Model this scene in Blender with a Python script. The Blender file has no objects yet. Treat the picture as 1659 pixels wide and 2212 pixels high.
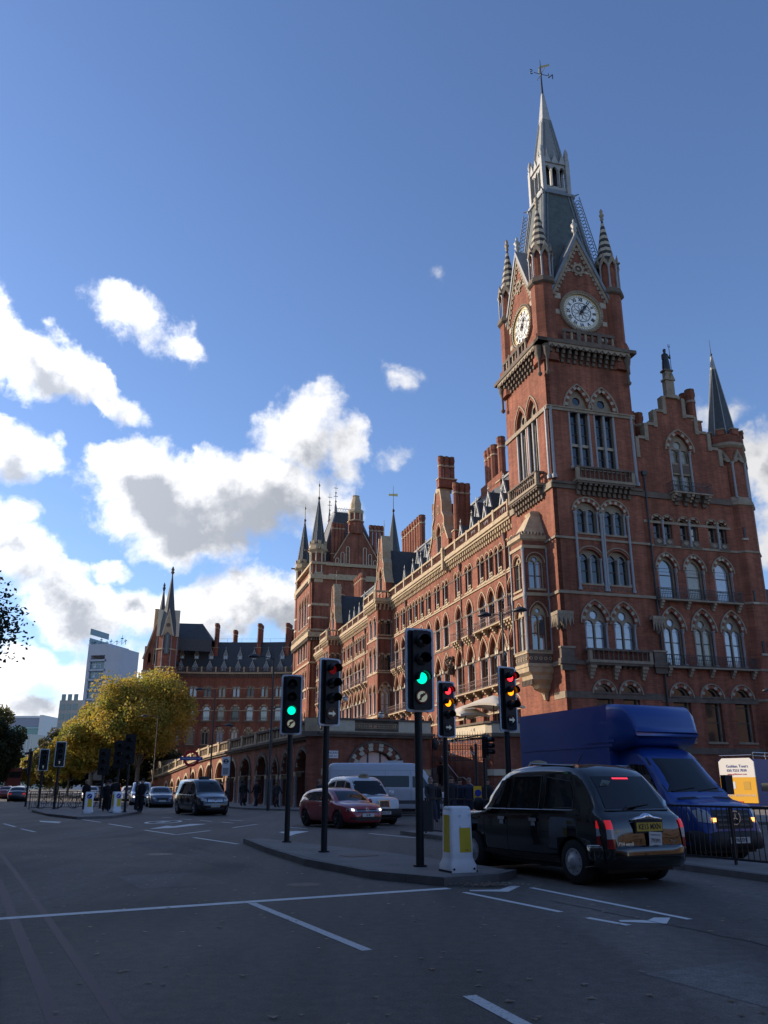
import bpy, math, random
from mathutils import Vector, Matrix
from mathutils.geometry import tessellate_polygon
random.seed(7)
D = bpy.data
SC = bpy.context.scene
COL = SC.collection
pi = math.pi
rad = math.radians
sin, cos = math.sin, math.cos

# ------------------------------------------------------------------ camera, light, exposure
cam_d = D.cameras.new('camera')
cam = D.objects.new('camera', cam_d)
COL.objects.link(cam)
cam_d.sensor_fit = 'VERTICAL'
cam_d.sensor_height = 36.0
cam_d.lens = 36.0 * 1790 / 2212
cam_d.clip_end = 6000
cam.location = (0, 0, 1.6)
cam.rotation_euler = (rad(90 + 18.214), 0, 0)
SC.camera = cam
SC.view_settings.view_transform = 'Standard'
SC.view_settings.look = 'None'
SC.view_settings.exposure = 0.22
SC.view_settings.gamma = 1.0
SC.view_settings.use_curve_mapping = False
SUN_AZ, SUN_EL = rad(-71), rad(22)
SUN_DIR = Vector((sin(SUN_AZ) * cos(SUN_EL), cos(SUN_AZ) * cos(SUN_EL), sin(SUN_EL)))
sun_d = D.lights.new('sun', 'SUN')
sun_d.energy = 5.0
sun_d.angle = rad(0.5)
sun_d.color = (1.0, 0.84, 0.64)
sun = D.objects.new('sun', sun_d)
COL.objects.link(sun)
sun.location = (-60, 20, 60)
sun.rotation_euler = SUN_DIR.to_track_quat('Z', 'Y').to_euler()

def dir_of(px, py):
    """direction of a sky feature, written as az/el degrees below"""
    return px, py

def build_world():
    w = D.worlds.new('World')
    SC.world = w
    w.use_nodes = True
    nt = w.node_tree
    nt.nodes.clear()
    N, L = nt.nodes.new, nt.links.new
    out = N('ShaderNodeOutputWorld')
    bg = N('ShaderNodeBackground')
    bg.inputs[1].default_value = 0.15
    sky = N('ShaderNodeTexSky')
    sky.sky_type = 'NISHITA'
    sky.sun_disc = False
    sky.sun_elevation = SUN_EL
    sky.sun_rotation = SUN_AZ
    sky.air_density = 1.0
    sky.dust_density = 0.35
    sky.ozone_density = 2.6
    # cloud density group, sampled at any direction (azimuth/elevation plane in degrees)
    g = D.node_groups.new('cloud_density', 'ShaderNodeTree')
    g.interface.new_socket('Vector', in_out='INPUT', socket_type='NodeSocketVector')
    g.interface.new_socket('Density', in_out='OUTPUT', socket_type='NodeSocketFloat')
    gN, gL = g.nodes.new, g.links.new
    gi, go = gN('NodeGroupInput'), gN('NodeGroupOutput')
    def math_(op, a, b=None, c=None, nn=gN, ll=gL):
        m = nn('ShaderNodeMath'); m.operation = op
        for i, v in enumerate((a, b, c)):
            if v is None: continue
            if isinstance(v, (int, float)): m.inputs[i].default_value = v
            else: ll(v, m.inputs[i])
        return m.outputs[0]
    # domain warp
    nz = gN('ShaderNodeTexNoise'); nz.inputs['Scale'].default_value = 0.16; nz.inputs['Detail'].default_value = 5
    nz.inputs['Roughness'].default_value = 0.6
    gL(gi.outputs[0], nz.inputs['Vector'])
    sub = gN('ShaderNodeVectorMath'); sub.operation = 'SUBTRACT'; gL(nz.outputs['Color'], sub.inputs[0]); sub.inputs[1].default_value = (.5, .5, .5)
    scl = gN('ShaderNodeVectorMath'); scl.operation = 'SCALE'; gL(sub.outputs[0], scl.inputs[0]); scl.inputs['Scale'].default_value = 6.0
    flat = gN('ShaderNodeVectorMath'); flat.operation = 'MULTIPLY'; gL(scl.outputs[0], flat.inputs[0]); flat.inputs[1].default_value = (1, 1, 0)
    add = gN('ShaderNodeVectorMath'); add.operation = 'ADD'; gL(gi.outputs[0], add.inputs[0]); gL(flat.outputs[0], add.inputs[1])
    P = add.outputs[0]
    acc = None
    for (az, el, ra, re, rot, wt) in CLOUDS:
        mp = gN('ShaderNodeMapping'); mp.vector_type = 'TEXTURE'
        mp.inputs['Location'].default_value = (az, el, 0)
        mp.inputs['Rotation'].default_value = (0, 0, rad(rot))
        mp.inputs['Scale'].default_value = (ra, re, 50)
        gL(P, mp.inputs['Vector'])
        gt = gN('ShaderNodeTexGradient'); gt.gradient_type = 'SPHERICAL'
        gL(mp.outputs[0], gt.inputs[0])
        v = math_('MULTIPLY', gt.outputs['Fac'], wt)
        acc = v if acc is None else math_('MAXIMUM', acc, v) 
    n1 = gN('ShaderNodeTexNoise'); n1.inputs['Scale'].default_value = 0.30; n1.inputs['Detail'].default_value = 9; n1.inputs['Roughness'].default_value = 0.62
    n1.inputs['Distortion'].default_value = 0.3
    gL(gi.outputs[0], n1.inputs['Vector'])
    e = math_('MULTIPLY_ADD', n1.outputs['Fac'], 1.6, -0.80)
    s = math_('ADD', acc, e)
    # only where a blob reaches
    gate = math_('MULTIPLY', acc, 6.0); gate = math_('MINIMUM', gate, 1.0)
    s = math_('MULTIPLY', s, gate)
    gL(s, go.inputs[0])
    # direction -> az/el plane
    tc = N('ShaderNodeTexCoord')
    sep = N('ShaderNodeSeparateXYZ'); L(tc.outputs['Generated'], sep.inputs[0])
    W = lambda op, a, b=None, c=None: math_(op, a, b, c, N, L)
    az = W('MULTIPLY', W('ARCTAN2', sep.outputs[0], sep.outputs[1]), 180 / pi)
    el = W('MULTIPLY', W('ARCSINE', sep.outputs[2]), 180 / pi)
    cmb = N('ShaderNodeCombineXYZ'); L(az, cmb.inputs[0]); L(el, cmb.inputs[1])
    def dens(off):
        a = N('ShaderNodeVectorMath'); a.operation = 'ADD'; L(cmb.outputs[0], a.inputs[0]); a.inputs[1].default_value = off
        gr = N('ShaderNodeGroup'); gr.node_tree = g; L(a.outputs[0], gr.inputs[0])
        return gr.outputs[0]
    d0 = dens((0, 0, 0)); d1 = dens((-1.6, 1.9, 0)); 
    def smooth(v, a, b):
        m = N('ShaderNodeMapRange'); m.interpolation_type = 'SMOOTHSTEP'
        L(v, m.inputs[0]); m.inputs[1].default_value = a; m.inputs[2].default_value = b
        return m.outputs[0]
    cover = smooth(d0, 0.04, 0.62)
    thick = smooth(W('MULTIPLY_ADD', d1, 0.65, W('MULTIPLY', d0, 0.35)), 0.32, 0.92)
    # billows inside the cloud
    nb = N('ShaderNodeTexNoise'); nb.inputs['Scale'].default_value = .4; nb.inputs['Detail'].default_value = 8; nb.inputs['Roughness'].default_value = .6; L(cmb.outputs[0], nb.inputs['Vector'])
    thick = W('ADD', thick, W('MULTIPLY_ADD', nb.outputs['Fac'], .9, -.45)); cl_ = N('ShaderNodeClamp'); L(thick, cl_.inputs[0]); thick = cl_.outputs[0]
    # nearer the sun the cloud is brighter (light scattering forward through it)
    sd = N('ShaderNodeVectorMath'); sd.operation = 'DOT_PRODUCT'; L(tc.outputs['Generated'], sd.inputs[0]); sd.inputs[1].default_value = SUN_DIR
    fwd = smooth(sd.outputs['Value'], 0.2, 1.0)
    ramp = N('ShaderNodeMix'); ramp.data_type = 'RGBA'; L(thick, ramp.inputs['Factor'])
    ramp.inputs[6].default_value = (5.4, 5.4, 5.5, 1); ramp.inputs[7].default_value = (2.1, 2.25, 2.55, 1)
    br = W('MULTIPLY_ADD', fwd, 1.1, 0.86)
    sc = N('ShaderNodeVectorMath'); sc.operation = 'SCALE'; L(ramp.outputs[2], sc.inputs[0]); L(br, sc.inputs['Scale'])
    # one even tint over the whole clear sky, towards blue
    grade = N('ShaderNodeMix'); grade.data_type = 'RGBA'; grade.blend_type = 'MULTIPLY'; grade.inputs['Factor'].default_value = 1
    L(sky.outputs[0], grade.inputs[6]); grade.inputs[7].default_value = SKY_TINT
    mix = N('ShaderNodeMix'); mix.data_type = 'RGBA'; L(cover, mix.inputs['Factor'])
    L(grade.outputs[2], mix.inputs[6]); L(sc.outputs[0], mix.inputs[7])
    L(mix.outputs[2], bg.inputs[0]); L(bg.outputs[0], out.inputs[0])

SKY_TINT = (0.88, 0.94, 1.12, 1)
# azimuth, elevation, half extents, rotation, weight (degrees) of the cumulus in the sky, all round the horizon
CLOUDS = [
 (-25.2, 26.6, 4.9, 2.3, -24, 1.15),
 (-20.3, 25.0, 4.4, 1.5, -35, .95),
 (-19.3, 29.7, 5.0, 1.9, -12, 0.62),
 (-15.9, 29.1, 3.6, 1.6, -30, 0.48),
 (-25.8, 21.1, 3.8, 2.6, -20, 1.2),
 (-23.1, 20.0, 2.0, 1.4, -40, 0.62),
 (-16.5, 18.9, 6.3, 3.7, 0, 1.35),
 (-11.0, 19.2, 8.8, 3.8, 5, 1.5),
 (-5.7, 24.0, 4.4, 3.8, 20, 1.05),
 (-3.1, 22.8, 2.8, 2.7, 0, 0.95),
 (-13.4, 16.1, 5.9, 2.3, 0, 1.1),
 (-19.2, 20.5, 3.2, 1.7, 30, 0.95),
 (-5.0, 19.0, 4.3, 2.9, 0, 0.8),
 (-2.9, 19.5, 1.6, 1.3, 0, 0.62),
 (-24.9, 14.2, 3.6, 2.9, -20, 1.05),
 (-20.8, 11.4, 5.6, 3.1, -15, 1.2),
 (-16.7, 10.6, 5.2, 2.4, 0, 1.1),
 (-18.5, 14.0, 1.9, 1.1, 0, 0.75),
 (-26.0, 16.6, 2.6, 2.0, 0, 0.9),
 (-9.7, 12.3, 5.2, 2.9, 10, 1.4),
 (-12.4, 10.4, 4.3, 2.5, 0, 1.1),
 (-6.8, 11.9, 4.1, 3.3, 0, 1.2),
 (-23.4, 7.3, 4.6, 2.0, 0, 1.05),
 (-18.0, 6.9, 4.6, 2.2, 0, 1.0),
 (-22.7, 4.2, 6.3, 1.8, 0, 1.1),
 (-19.3, 2.3, 7.2, 1.6, 0, 1.0),
 (0.7, 27.3, 3.6, 1.5, 0, 0.36),
 (4.9, 33.3, 1.6, 1.3, 0, 0.2),
 (0.7, 21.6, 2.0, 1.3, 0, 0.34),
 (26.3, 19.3, 2.3, 3.6, 0, 1.0),
 (25.7, 15.2, 2.1, 2.8, 0, 1.0),
 (23.1, 22.7, 3.0, 1.8, 20, 0.40),
 (33, 15, 9, 5, 0, 1.1), (-33, 27, 8, 5, 0, 1.1), (-34, 14, 9, 6, 0, 1.1),
 # outside the frame cumulus goes on, thinned right and behind to dim the end wall
 (-45, 18, 10, 6, 0, 1.1), (-60, 30, 12, 6, 20, 1.1), (-80, 14, 14, 5, 0, 1.1), (-100, 30, 13, 6, -15, 1.1), (-130, 16, 15, 6, 0, 1.15), (-155, 34, 12, 6, 0, 1.1), (-172, 14, 14, 6, 0, 1.2),
 (60, 20, 9, 4, 10, .9), (120, 16, 12, 4, 0, .9), (-140, 58, 14, 5, 30, .9),
]
build_world()

# ------------------------------------------------------------------ materials
MATS = {}
def mat(name, col, rough=0.7, metal=0.0, var=0.0, scale=4.0, bump=0.0, bscale=40.0, spec=None, emit=None, estr=0.0, coat=0.0, ior=None, alpha=None):
    """plain procedural surface: base colour broken up by noise, optional fine relief"""
    if name in MATS: return MATS[name]
    m = D.materials.new(name); m.use_nodes = True
    nt = m.node_tree; b = nt.nodes['Principled BSDF']
    b.inputs['Base Color'].default_value = (*col, 1)
    b.inputs['Roughness'].default_value = rough
    b.inputs['Metallic'].default_value = metal
    if spec is not None: b.inputs['Specular IOR Level'].default_value = spec
    if ior is not None: b.inputs['IOR'].default_value = ior
    if coat: b.inputs['Coat Weight'].default_value = coat; b.inputs['Coat Roughness'].default_value = .03
    if alpha is not None: b.inputs['Alpha'].default_value = alpha
    if emit is not None:
        b.inputs['Emission Color'].default_value = (*emit, 1); b.inputs['Emission Strength'].default_value = estr
    tc = nt.nodes.new('ShaderNodeTexCoord')
    if var:
        n = nt.nodes.new('ShaderNodeTexNoise'); n.inputs['Scale'].default_value = scale; n.inputs['Detail'].default_value = 6
        n.inputs['Roughness'].default_value = .65
        nt.links.new(tc.outputs['Object'], n.inputs['Vector'])
        r = nt.nodes.new('ShaderNodeMapRange'); r.inputs[1].default_value = .25; r.inputs[2].default_value = .75
        r.inputs[3].default_value = 1 - var; r.inputs[4].default_value = 1 + var
        nt.links.new(n.outputs['Fac'], r.inputs[0])
        mx = nt.nodes.new('ShaderNodeVectorMath'); mx.operation = 'SCALE'
        mx.inputs[0].default_value = col; nt.links.new(r.outputs[0], mx.inputs['Scale'])
        nt.links.new(mx.outputs[0], b.inputs['Base Color'])
    if bump:
        n2 = nt.nodes.new('ShaderNodeTexNoise'); n2.inputs['Scale'].default_value = bscale; n2.inputs['Detail'].default_value = 3
        nt.links.new(tc.outputs['Object'], n2.inputs['Vector'])
        bp = nt.nodes.new('ShaderNodeBump'); bp.inputs['Strength'].default_value = bump; bp.inputs['Distance'].default_value = .02
        nt.links.new(n2.outputs['Fac'], bp.inputs['Height']); nt.links.new(bp.outputs[0], b.inputs['Normal'])
    MATS[name] = m
    return m

def brick_mat(name, c1, c2, mortar, wear=0.34, bw=.46, bh=.155):
    """brickwork: courses along the wall, broad weather patches and lighter repairs"""
    m = D.materials.new(name); m.use_nodes = True
    nt = m.node_tree; b = nt.nodes['Principled BSDF']; b.inputs['Roughness'].default_value = .85
    b.inputs['Specular IOR Level'].default_value = .25
    N, L = nt.nodes.new, nt.links.new
    tc = N('ShaderNodeTexCoord'); sp = N('ShaderNodeSeparateXYZ'); L(tc.outputs['Object'], sp.inputs[0])
    ad = N('ShaderNodeMath'); ad.operation = 'ADD'; L(sp.outputs[0], ad.inputs[0]); L(sp.outputs[1], ad.inputs[1])
    cb = N('ShaderNodeCombineXYZ'); L(ad.outputs[0], cb.inputs[0]); L(sp.outputs[2], cb.inputs[1])
    br = N('ShaderNodeTexBrick'); L(cb.outputs[0], br.inputs['Vector'])
    br.inputs['Color1'].default_value = (*c1, 1); br.inputs['Color2'].default_value = (*c2, 1); br.inputs['Mortar'].default_value = (*mortar, 1)
    br.inputs['Scale'].default_value = 1; br.inputs['Mortar Size'].default_value = .012; br.inputs['Brick Width'].default_value = bw
    br.inputs['Row Height'].default_value = bh; br.inputs['Bias'].default_value = -.1; br.inputs['Mortar Smooth'].default_value = .4
    n = N('ShaderNodeTexNoise'); n.inputs['Scale'].default_value = .35; n.inputs['Detail'].default_value = 8; n.inputs['Roughness'].default_value = .65
    L(tc.outputs['Object'], n.inputs['Vector'])
    r = N('ShaderNodeMapRange'); r.inputs[1].default_value = .3; r.inputs[2].default_value = .7; r.inputs[3].default_value = 1 - wear; r.inputs[4].default_value = 1 + wear * .7
    L(n.outputs['Fac'], r.inputs[0])
    sc = N('ShaderNodeVectorMath'); sc.operation = 'SCALE'; L(br.outputs['Color'], sc.inputs[0]); L(r.outputs[0], sc.inputs['Scale'])
    # pale spalled bricks
    n3 = N('ShaderNodeTexNoise'); n3.inputs['Scale'].default_value = 2.3; n3.inputs['Detail'].default_value = 4
    mpp = N('ShaderNodeMapping'); mpp.inputs['Scale'].default_value = (.6, .6, 2.2); L(tc.outputs['Object'], mpp.inputs[0]); L(mpp.outputs[0], n3.inputs['Vector'])
    r3 = N('ShaderNodeMapRange'); r3.inputs[1].default_value = .69; r3.inputs[2].default_value = .76; r3.inputs[4].default_value = .45; L(n3.outputs['Fac'], r3.inputs[0])
    mx = N('ShaderNodeMix'); mx.data_type = 'RGBA'; L(r3.outputs[0], mx.inputs['Factor']); L(sc.outputs[0], mx.inputs[6])
    mx.inputs[7].default_value = (c1[0] * 1.25, c1[1] * 1.9, c1[2] * 2.2, 1)
    # rain streaks and soot drawn down the wall
    ms_ = N('ShaderNodeMapping'); ms_.inputs['Scale'].default_value = (1.5, 1.5, .09); L(tc.outputs['Object'], ms_.inputs[0])
    n4 = N('ShaderNodeTexNoise'); n4.inputs['Scale'].default_value = 1.0; n4.inputs['Detail'].default_value = 6; n4.inputs['Roughness'].default_value = .6; L(ms_.outputs[0], n4.inputs['Vector'])
    r4 = N('ShaderNodeMapRange'); r4.inputs[1].default_value = .36; r4.inputs[2].default_value = .62; r4.inputs[3].default_value = .66; r4.inputs[4].default_value = 1.08; L(n4.outputs['Fac'], r4.inputs[0])
    s4 = N('ShaderNodeVectorMath'); s4.operation = 'SCALE'; L(mx.outputs[2], s4.inputs[0]); L(r4.outputs[0], s4.inputs['Scale'])
    L(s4.outputs[0], b.inputs['Base Color'])
    bp = N('ShaderNodeBump'); bp.inputs['Strength'].default_value = .35; bp.inputs['Distance'].default_value = .02
    L(br.outputs['Fac'], bp.inputs['Height']); bp.invert = True; L(bp.outputs[0], b.inputs['Normal'])
    MATS[name] = m
    return m

BRICK = brick_mat('red_brick', (.30, .106, .064), (.215, .072, .046), (.26, .13, .09))
BRICKD = brick_mat('street_brick', (.31, .108, .066), (.23, .078, .050), (.22, .115, .08))
STONE = mat('weathered_stone', (.42, .32, .205), .85, var=.30, scale=1.6, bump=.3, bscale=9)
STONEL = mat('clean_stone', (.56, .49, .37), .85, var=.15, scale=2.5)
SOOT_SHADE = mat('sooty_stone', (.13, .10, .078), .9, var=.4, scale=1.3, bump=.3, bscale=9)  # soot, plus shade put into the colour on unlit stretches
GRAN = mat('grey_granite', (.27, .27, .28), .5, var=.15, scale=5)
SLATE = mat('roof_slate', (.048, .056, .062), .6, var=.4, scale=3)
LEAD = mat('lead_sheet', (.17, .19, .215), .5, var=.25, scale=1.4)
LEADL = mat('pale_lead', (.33, .33, .32), .5, var=.25, scale=1.5)
GLASS = mat('dark_window_glass', (.02, .023, .028), .06, spec=.8)
GLASSP = mat('curtained_window_glass', (.36, .40, .47), .08, spec=1.0, ior=1.7, var=.25, scale=.9)  # pale blue base stands in for sky mirrored in the panes
GLASSC = mat('creamy_blind_glass', (.30, .27, .20), .12, spec=.9, var=.3, scale=.7); GLASSG = mat('grey_window_glass', (.10, .115, .135), .06, spec=1.0, ior=1.8)
FRAMEM = mat('window_paint', (.08, .075, .07), .6)
IRON = mat('painted_iron', (.025, .026, .03), .5)
IRONR = mat('red_brown_ironwork', (.16, .085, .07), .6)
ASPH = None
WHITE = mat('white_paint', (.72, .72, .70), .6, var=.1, scale=6)
BLACK = mat('satin_black', (.012, .012, .014), .45)
YELLOW = mat('yellow_panel', (.78, .56, .03), .5, var=.08)

# ------------------------------------------------------------------ mesh helpers
class M:
    def __init__(s): s.v, s.f, s.mi, s.sm, s.mats = [], [], [], [], []
    def m(s, mt):
        if mt not in s.mats: s.mats.append(mt)
        return s.mats.index(mt)
    def add(s, vs, fs, mt, smooth=False, xf=None):
        o = len(s.v)
        if xf is not None: vs = [xf @ Vector(v) for v in vs]
        s.v += [tuple(v) for v in vs]; i = s.m(mt)
        for f in fs: s.f.append(tuple(o + k for k in f)); s.mi.append(i); s.sm.append(smooth)
        return s
    def box(s, a, b, mt, xf=None):
        x0, y0, z0 = a; x1, y1, z1 = b
        vs = [(x0,y0,z0),(x1,y0,z0),(x1,y1,z0),(x0,y1,z0),(x0,y0,z1),(x1,y0,z1),(x1,y1,z1),(x0,y1,z1)]
        return s.add(vs, [(0,3,2,1),(4,5,6,7),(0,1,5,4),(1,2,6,5),(2,3,7,6),(3,0,4,7)], mt, xf=xf)
    def tube(s, p0, p1, r0, r1, mt, n=8, caps=True, smooth=True, rot=0.0):
        p0, p1 = Vector(p0), Vector(p1); d = (p1 - p0).normalized()
        u = d.orthogonal().normalized() if abs(d.z) < .999 else Vector((1, 0, 0)); w = d.cross(u)
        vs = []
        for p, r in ((p0, r0), (p1, r1)):
            for k in range(n):
                a = 2 * pi * k / n + rot
                vs.append(p + (u * cos(a) + w * sin(a)) * r)
        fs = [(k, (k + 1) % n, n + (k + 1) % n, n + k) for k in range(n)]
        s.add(vs, fs, mt, smooth)
        if caps:
            if r0 > 1e-4: s.add(vs[:n][::-1], [tuple(range(n))], mt)
            if r1 > 1e-4: s.add(vs[n:], [tuple(range(n))], mt)
        return s
    def lathe(s, prof, mt, c=(0, 0, 0), n=12, smooth=True, rot=0.0, sx=1, sy=1):
        """prof: list of (radius, z)"""
        vs = []
        for r, z in prof:
            for k in range(n):
                a = 2 * pi * k / n + rot
                vs.append((c[0] + r * cos(a) * sx, c[1] + r * sin(a) * sy, c[2] + z))
        fs = []
        for i in range(len(prof) - 1):
            for k in range(n):
                k2 = (k + 1) % n
                fs.append((i * n + k, i * n + k2, (i + 1) * n + k2, (i + 1) * n + k))
        s.add(vs, fs, mt, smooth)
        if prof[0][0] > 1e-3: s.add(vs[:n][::-1], [tuple(range(n))], mt)
        if prof[-1][0] > 1e-3: s.add(vs[-n:], [tuple(range(n))], mt)
        return s
    def xz(s, poly, y0, y1, mt, holes=(), xf=None, back=False):
        """plate lying in the x-z plane between y0 (front) and y1, with holes"""
        loops = [list(poly)] + [list(h) for h in holes]
        tris = tessellate_polygon([[Vector((x, z, 0)) for x, z in l] for l in loops])
        flat = [p for l in loops for p in l]
        def ori(t):
            a, b, c = (flat[i] for i in t)
            cr = (b[0]-a[0])*(c[1]-a[1]) - (b[1]-a[1])*(c[0]-a[0])
            return tuple(t) if cr > 0 else tuple(reversed(t))
        tris = [ori(t) for t in tris]
        s.add([(x, y0, z) for x, z in flat], tris, mt, xf=xf)
        if back: s.add([(x, y1, z) for x, z in flat], [tuple(reversed(t)) for t in tris], mt, xf=xf)
        if y1 != y0:
            for li, l in enumerate(loops):
                area = sum(l[i][0]*l[(i+1) % len(l)][1] - l[(i+1) % len(l)][0]*l[i][1] for i in range(len(l)))
                if (area > 0) != (li == 0): l = l[::-1]
                n = len(l)
                vs = [(x, y0, z) for x, z in l] + [(x, y1, z) for x, z in l]
                s.add(vs, [((i+1) % n, i, n+i, n+(i+1) % n) if True else 0 for i in range(n)], mt, xf=xf)
        return s
    def xy(s, poly, z0, z1, mt, xf=None):
        n = len(poly)
        area = sum(poly[i][0]*poly[(i+1) % n][1] - poly[(i+1) % n][0]*poly[i][1] for i in range(n))
        if area < 0: poly = poly[::-1]
        vs = [(x, y, z0) for x, y in poly] + [(x, y, z1) for x, y in poly]
        return s.add(vs, [tuple(range(n))[::-1], tuple(range(n, 2*n))] + [(i, (i+1) % n, n+(i+1) % n, n+i) for i in range(n)], mt, xf=xf)
    def mesh(s, name):
        me = D.meshes.new(name)
        me.from_pydata(s.v, [], s.f)
        for mt in s.mats: me.materials.append(mt)
        me.polygons.foreach_set('material_index', s.mi)
        me.polygons.foreach_set('use_smooth', s.sm)
        me.update()
        return me
    def obj(s, name, parent=None, loc=(0, 0, 0), rz=0.0):
        return inst(name, s.mesh(name), parent, loc, rz)

def inst(name, me, parent=None, loc=(0, 0, 0), rz=0.0):
    o = D.objects.new(name, me); COL.objects.link(o)
    o.location = loc; o.rotation_euler = (0, 0, rz)
    if parent is not None: o.parent = parent
    return o
def tag(o, label=None, cat=None, group=None, kind=None):
    if label: o['label'] = label
    if cat: o['category'] = cat
    if group: o['group'] = group
    if kind: o['kind'] = kind
    return o
def thing(name, label, cat, loc=(0, 0, 0), rz=0.0, group=None):
    o = D.objects.new(name, None); COL.objects.link(o); o.location = loc; o.rotation_euler = (0, 0, rz)
    o.empty_display_size = .3
    return tag(o, label, cat, group)
def copy_tree(o, parent=None):
    c = o.copy(); COL.objects.link(c); c.parent = parent
    for ch in list(o.children): copy_tree(ch, c)
    return c
def stuff(o): o['kind'] = 'stuff'; return o
def text_mesh(body, size, mt, extrude=.004, align='CENTER', sx=1.0, bold=0.0, space=1.0):
    cu = D.curves.new('lettering', 'FONT'); cu.body = body; cu.size = size; cu.extrude = extrude; cu.align_x = align; cu.align_y = 'CENTER'
    cu.space_character = space; cu.resolution_u = 2; cu.offset = bold
    o = D.objects.new('lettering', cu); COL.objects.link(o)
    dg = bpy.context.evaluated_depsgraph_get()
    me = D.meshes.new_from_object(o.evaluated_get(dg)); D.objects.remove(o)
    for v in me.vertices: v.co.x *= sx
    me.materials.clear(); me.materials.append(mt)
    return me
def put_text(name, body, size, mt, parent, loc, rot, **k):
    o = inst(name, text_mesh(body, size, mt, **k), parent, loc)
    o.rotation_euler = rot
    return o
# ------------------------------------------------------------------ the station hotel
# frame of the building: origin at the foot of the clock tower's outer corner,
# +x runs north along the shaded end, +y runs west along the sunlit front
HA = rad(15.8)
hotel = thing('station_hotel', 'huge red brick Gothic hotel with a clock tower, spires and rows of arched windows', 'building', (14.78, 68.42, 0), HA)
def E_(o, s, d=0.0, z=0.0):
    o.location = (s, d, z); o.rotation_euler = (0, 0, 0); return o      # on the end wall, outward is -y
def S_(o, s, d=0.0, z=0.0):
    o.location = (d, s, z); o.rotation_euler = (0, 0, -pi / 2); return o  # on the front, outward is -x

def arch(h, zs, rise, n=6):
    pts = []
    if rise >= h * .999:
        R = (h*h + rise*rise) / (2*h); tm = math.acos(max(-1, min(1, (R-h)/R)))
        for i in range(n + 1):
            t = tm * i / n; pts.append((h - R + R*cos(t), zs + R*sin(t)))
        pts[-1] = (0.0, zs + rise)
        pts += [(-x, z) for x, z in pts[-2::-1]]
    else:
        R = (h*h + rise*rise) / (2*rise); tm = math.asin(min(1, h/R))
        for i in range(2*n + 1):
            t = pi/2 - tm + 2*tm*i/(2*n); pts.append((R*cos(t), zs + rise - R + R*sin(t)))
    return pts
def opening(cx, z0, w, hs, rise, n=6):
    """closed outline of an arched opening; hs is the height of the straight part"""
    h = w / 2
    return [(cx-h, z0), (cx+h, z0)] + [(cx+x, z0+z) for x, z in arch(h, hs, rise, n)]
def circle(cx, cz, r, n=12): return [(cx + r*cos(2*pi*k/n), cz + r*sin(2*pi*k/n)) for k in range(n)]
def shift(l, dx, dz): return [(x+dx, z+dz) for x, z in l]

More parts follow.
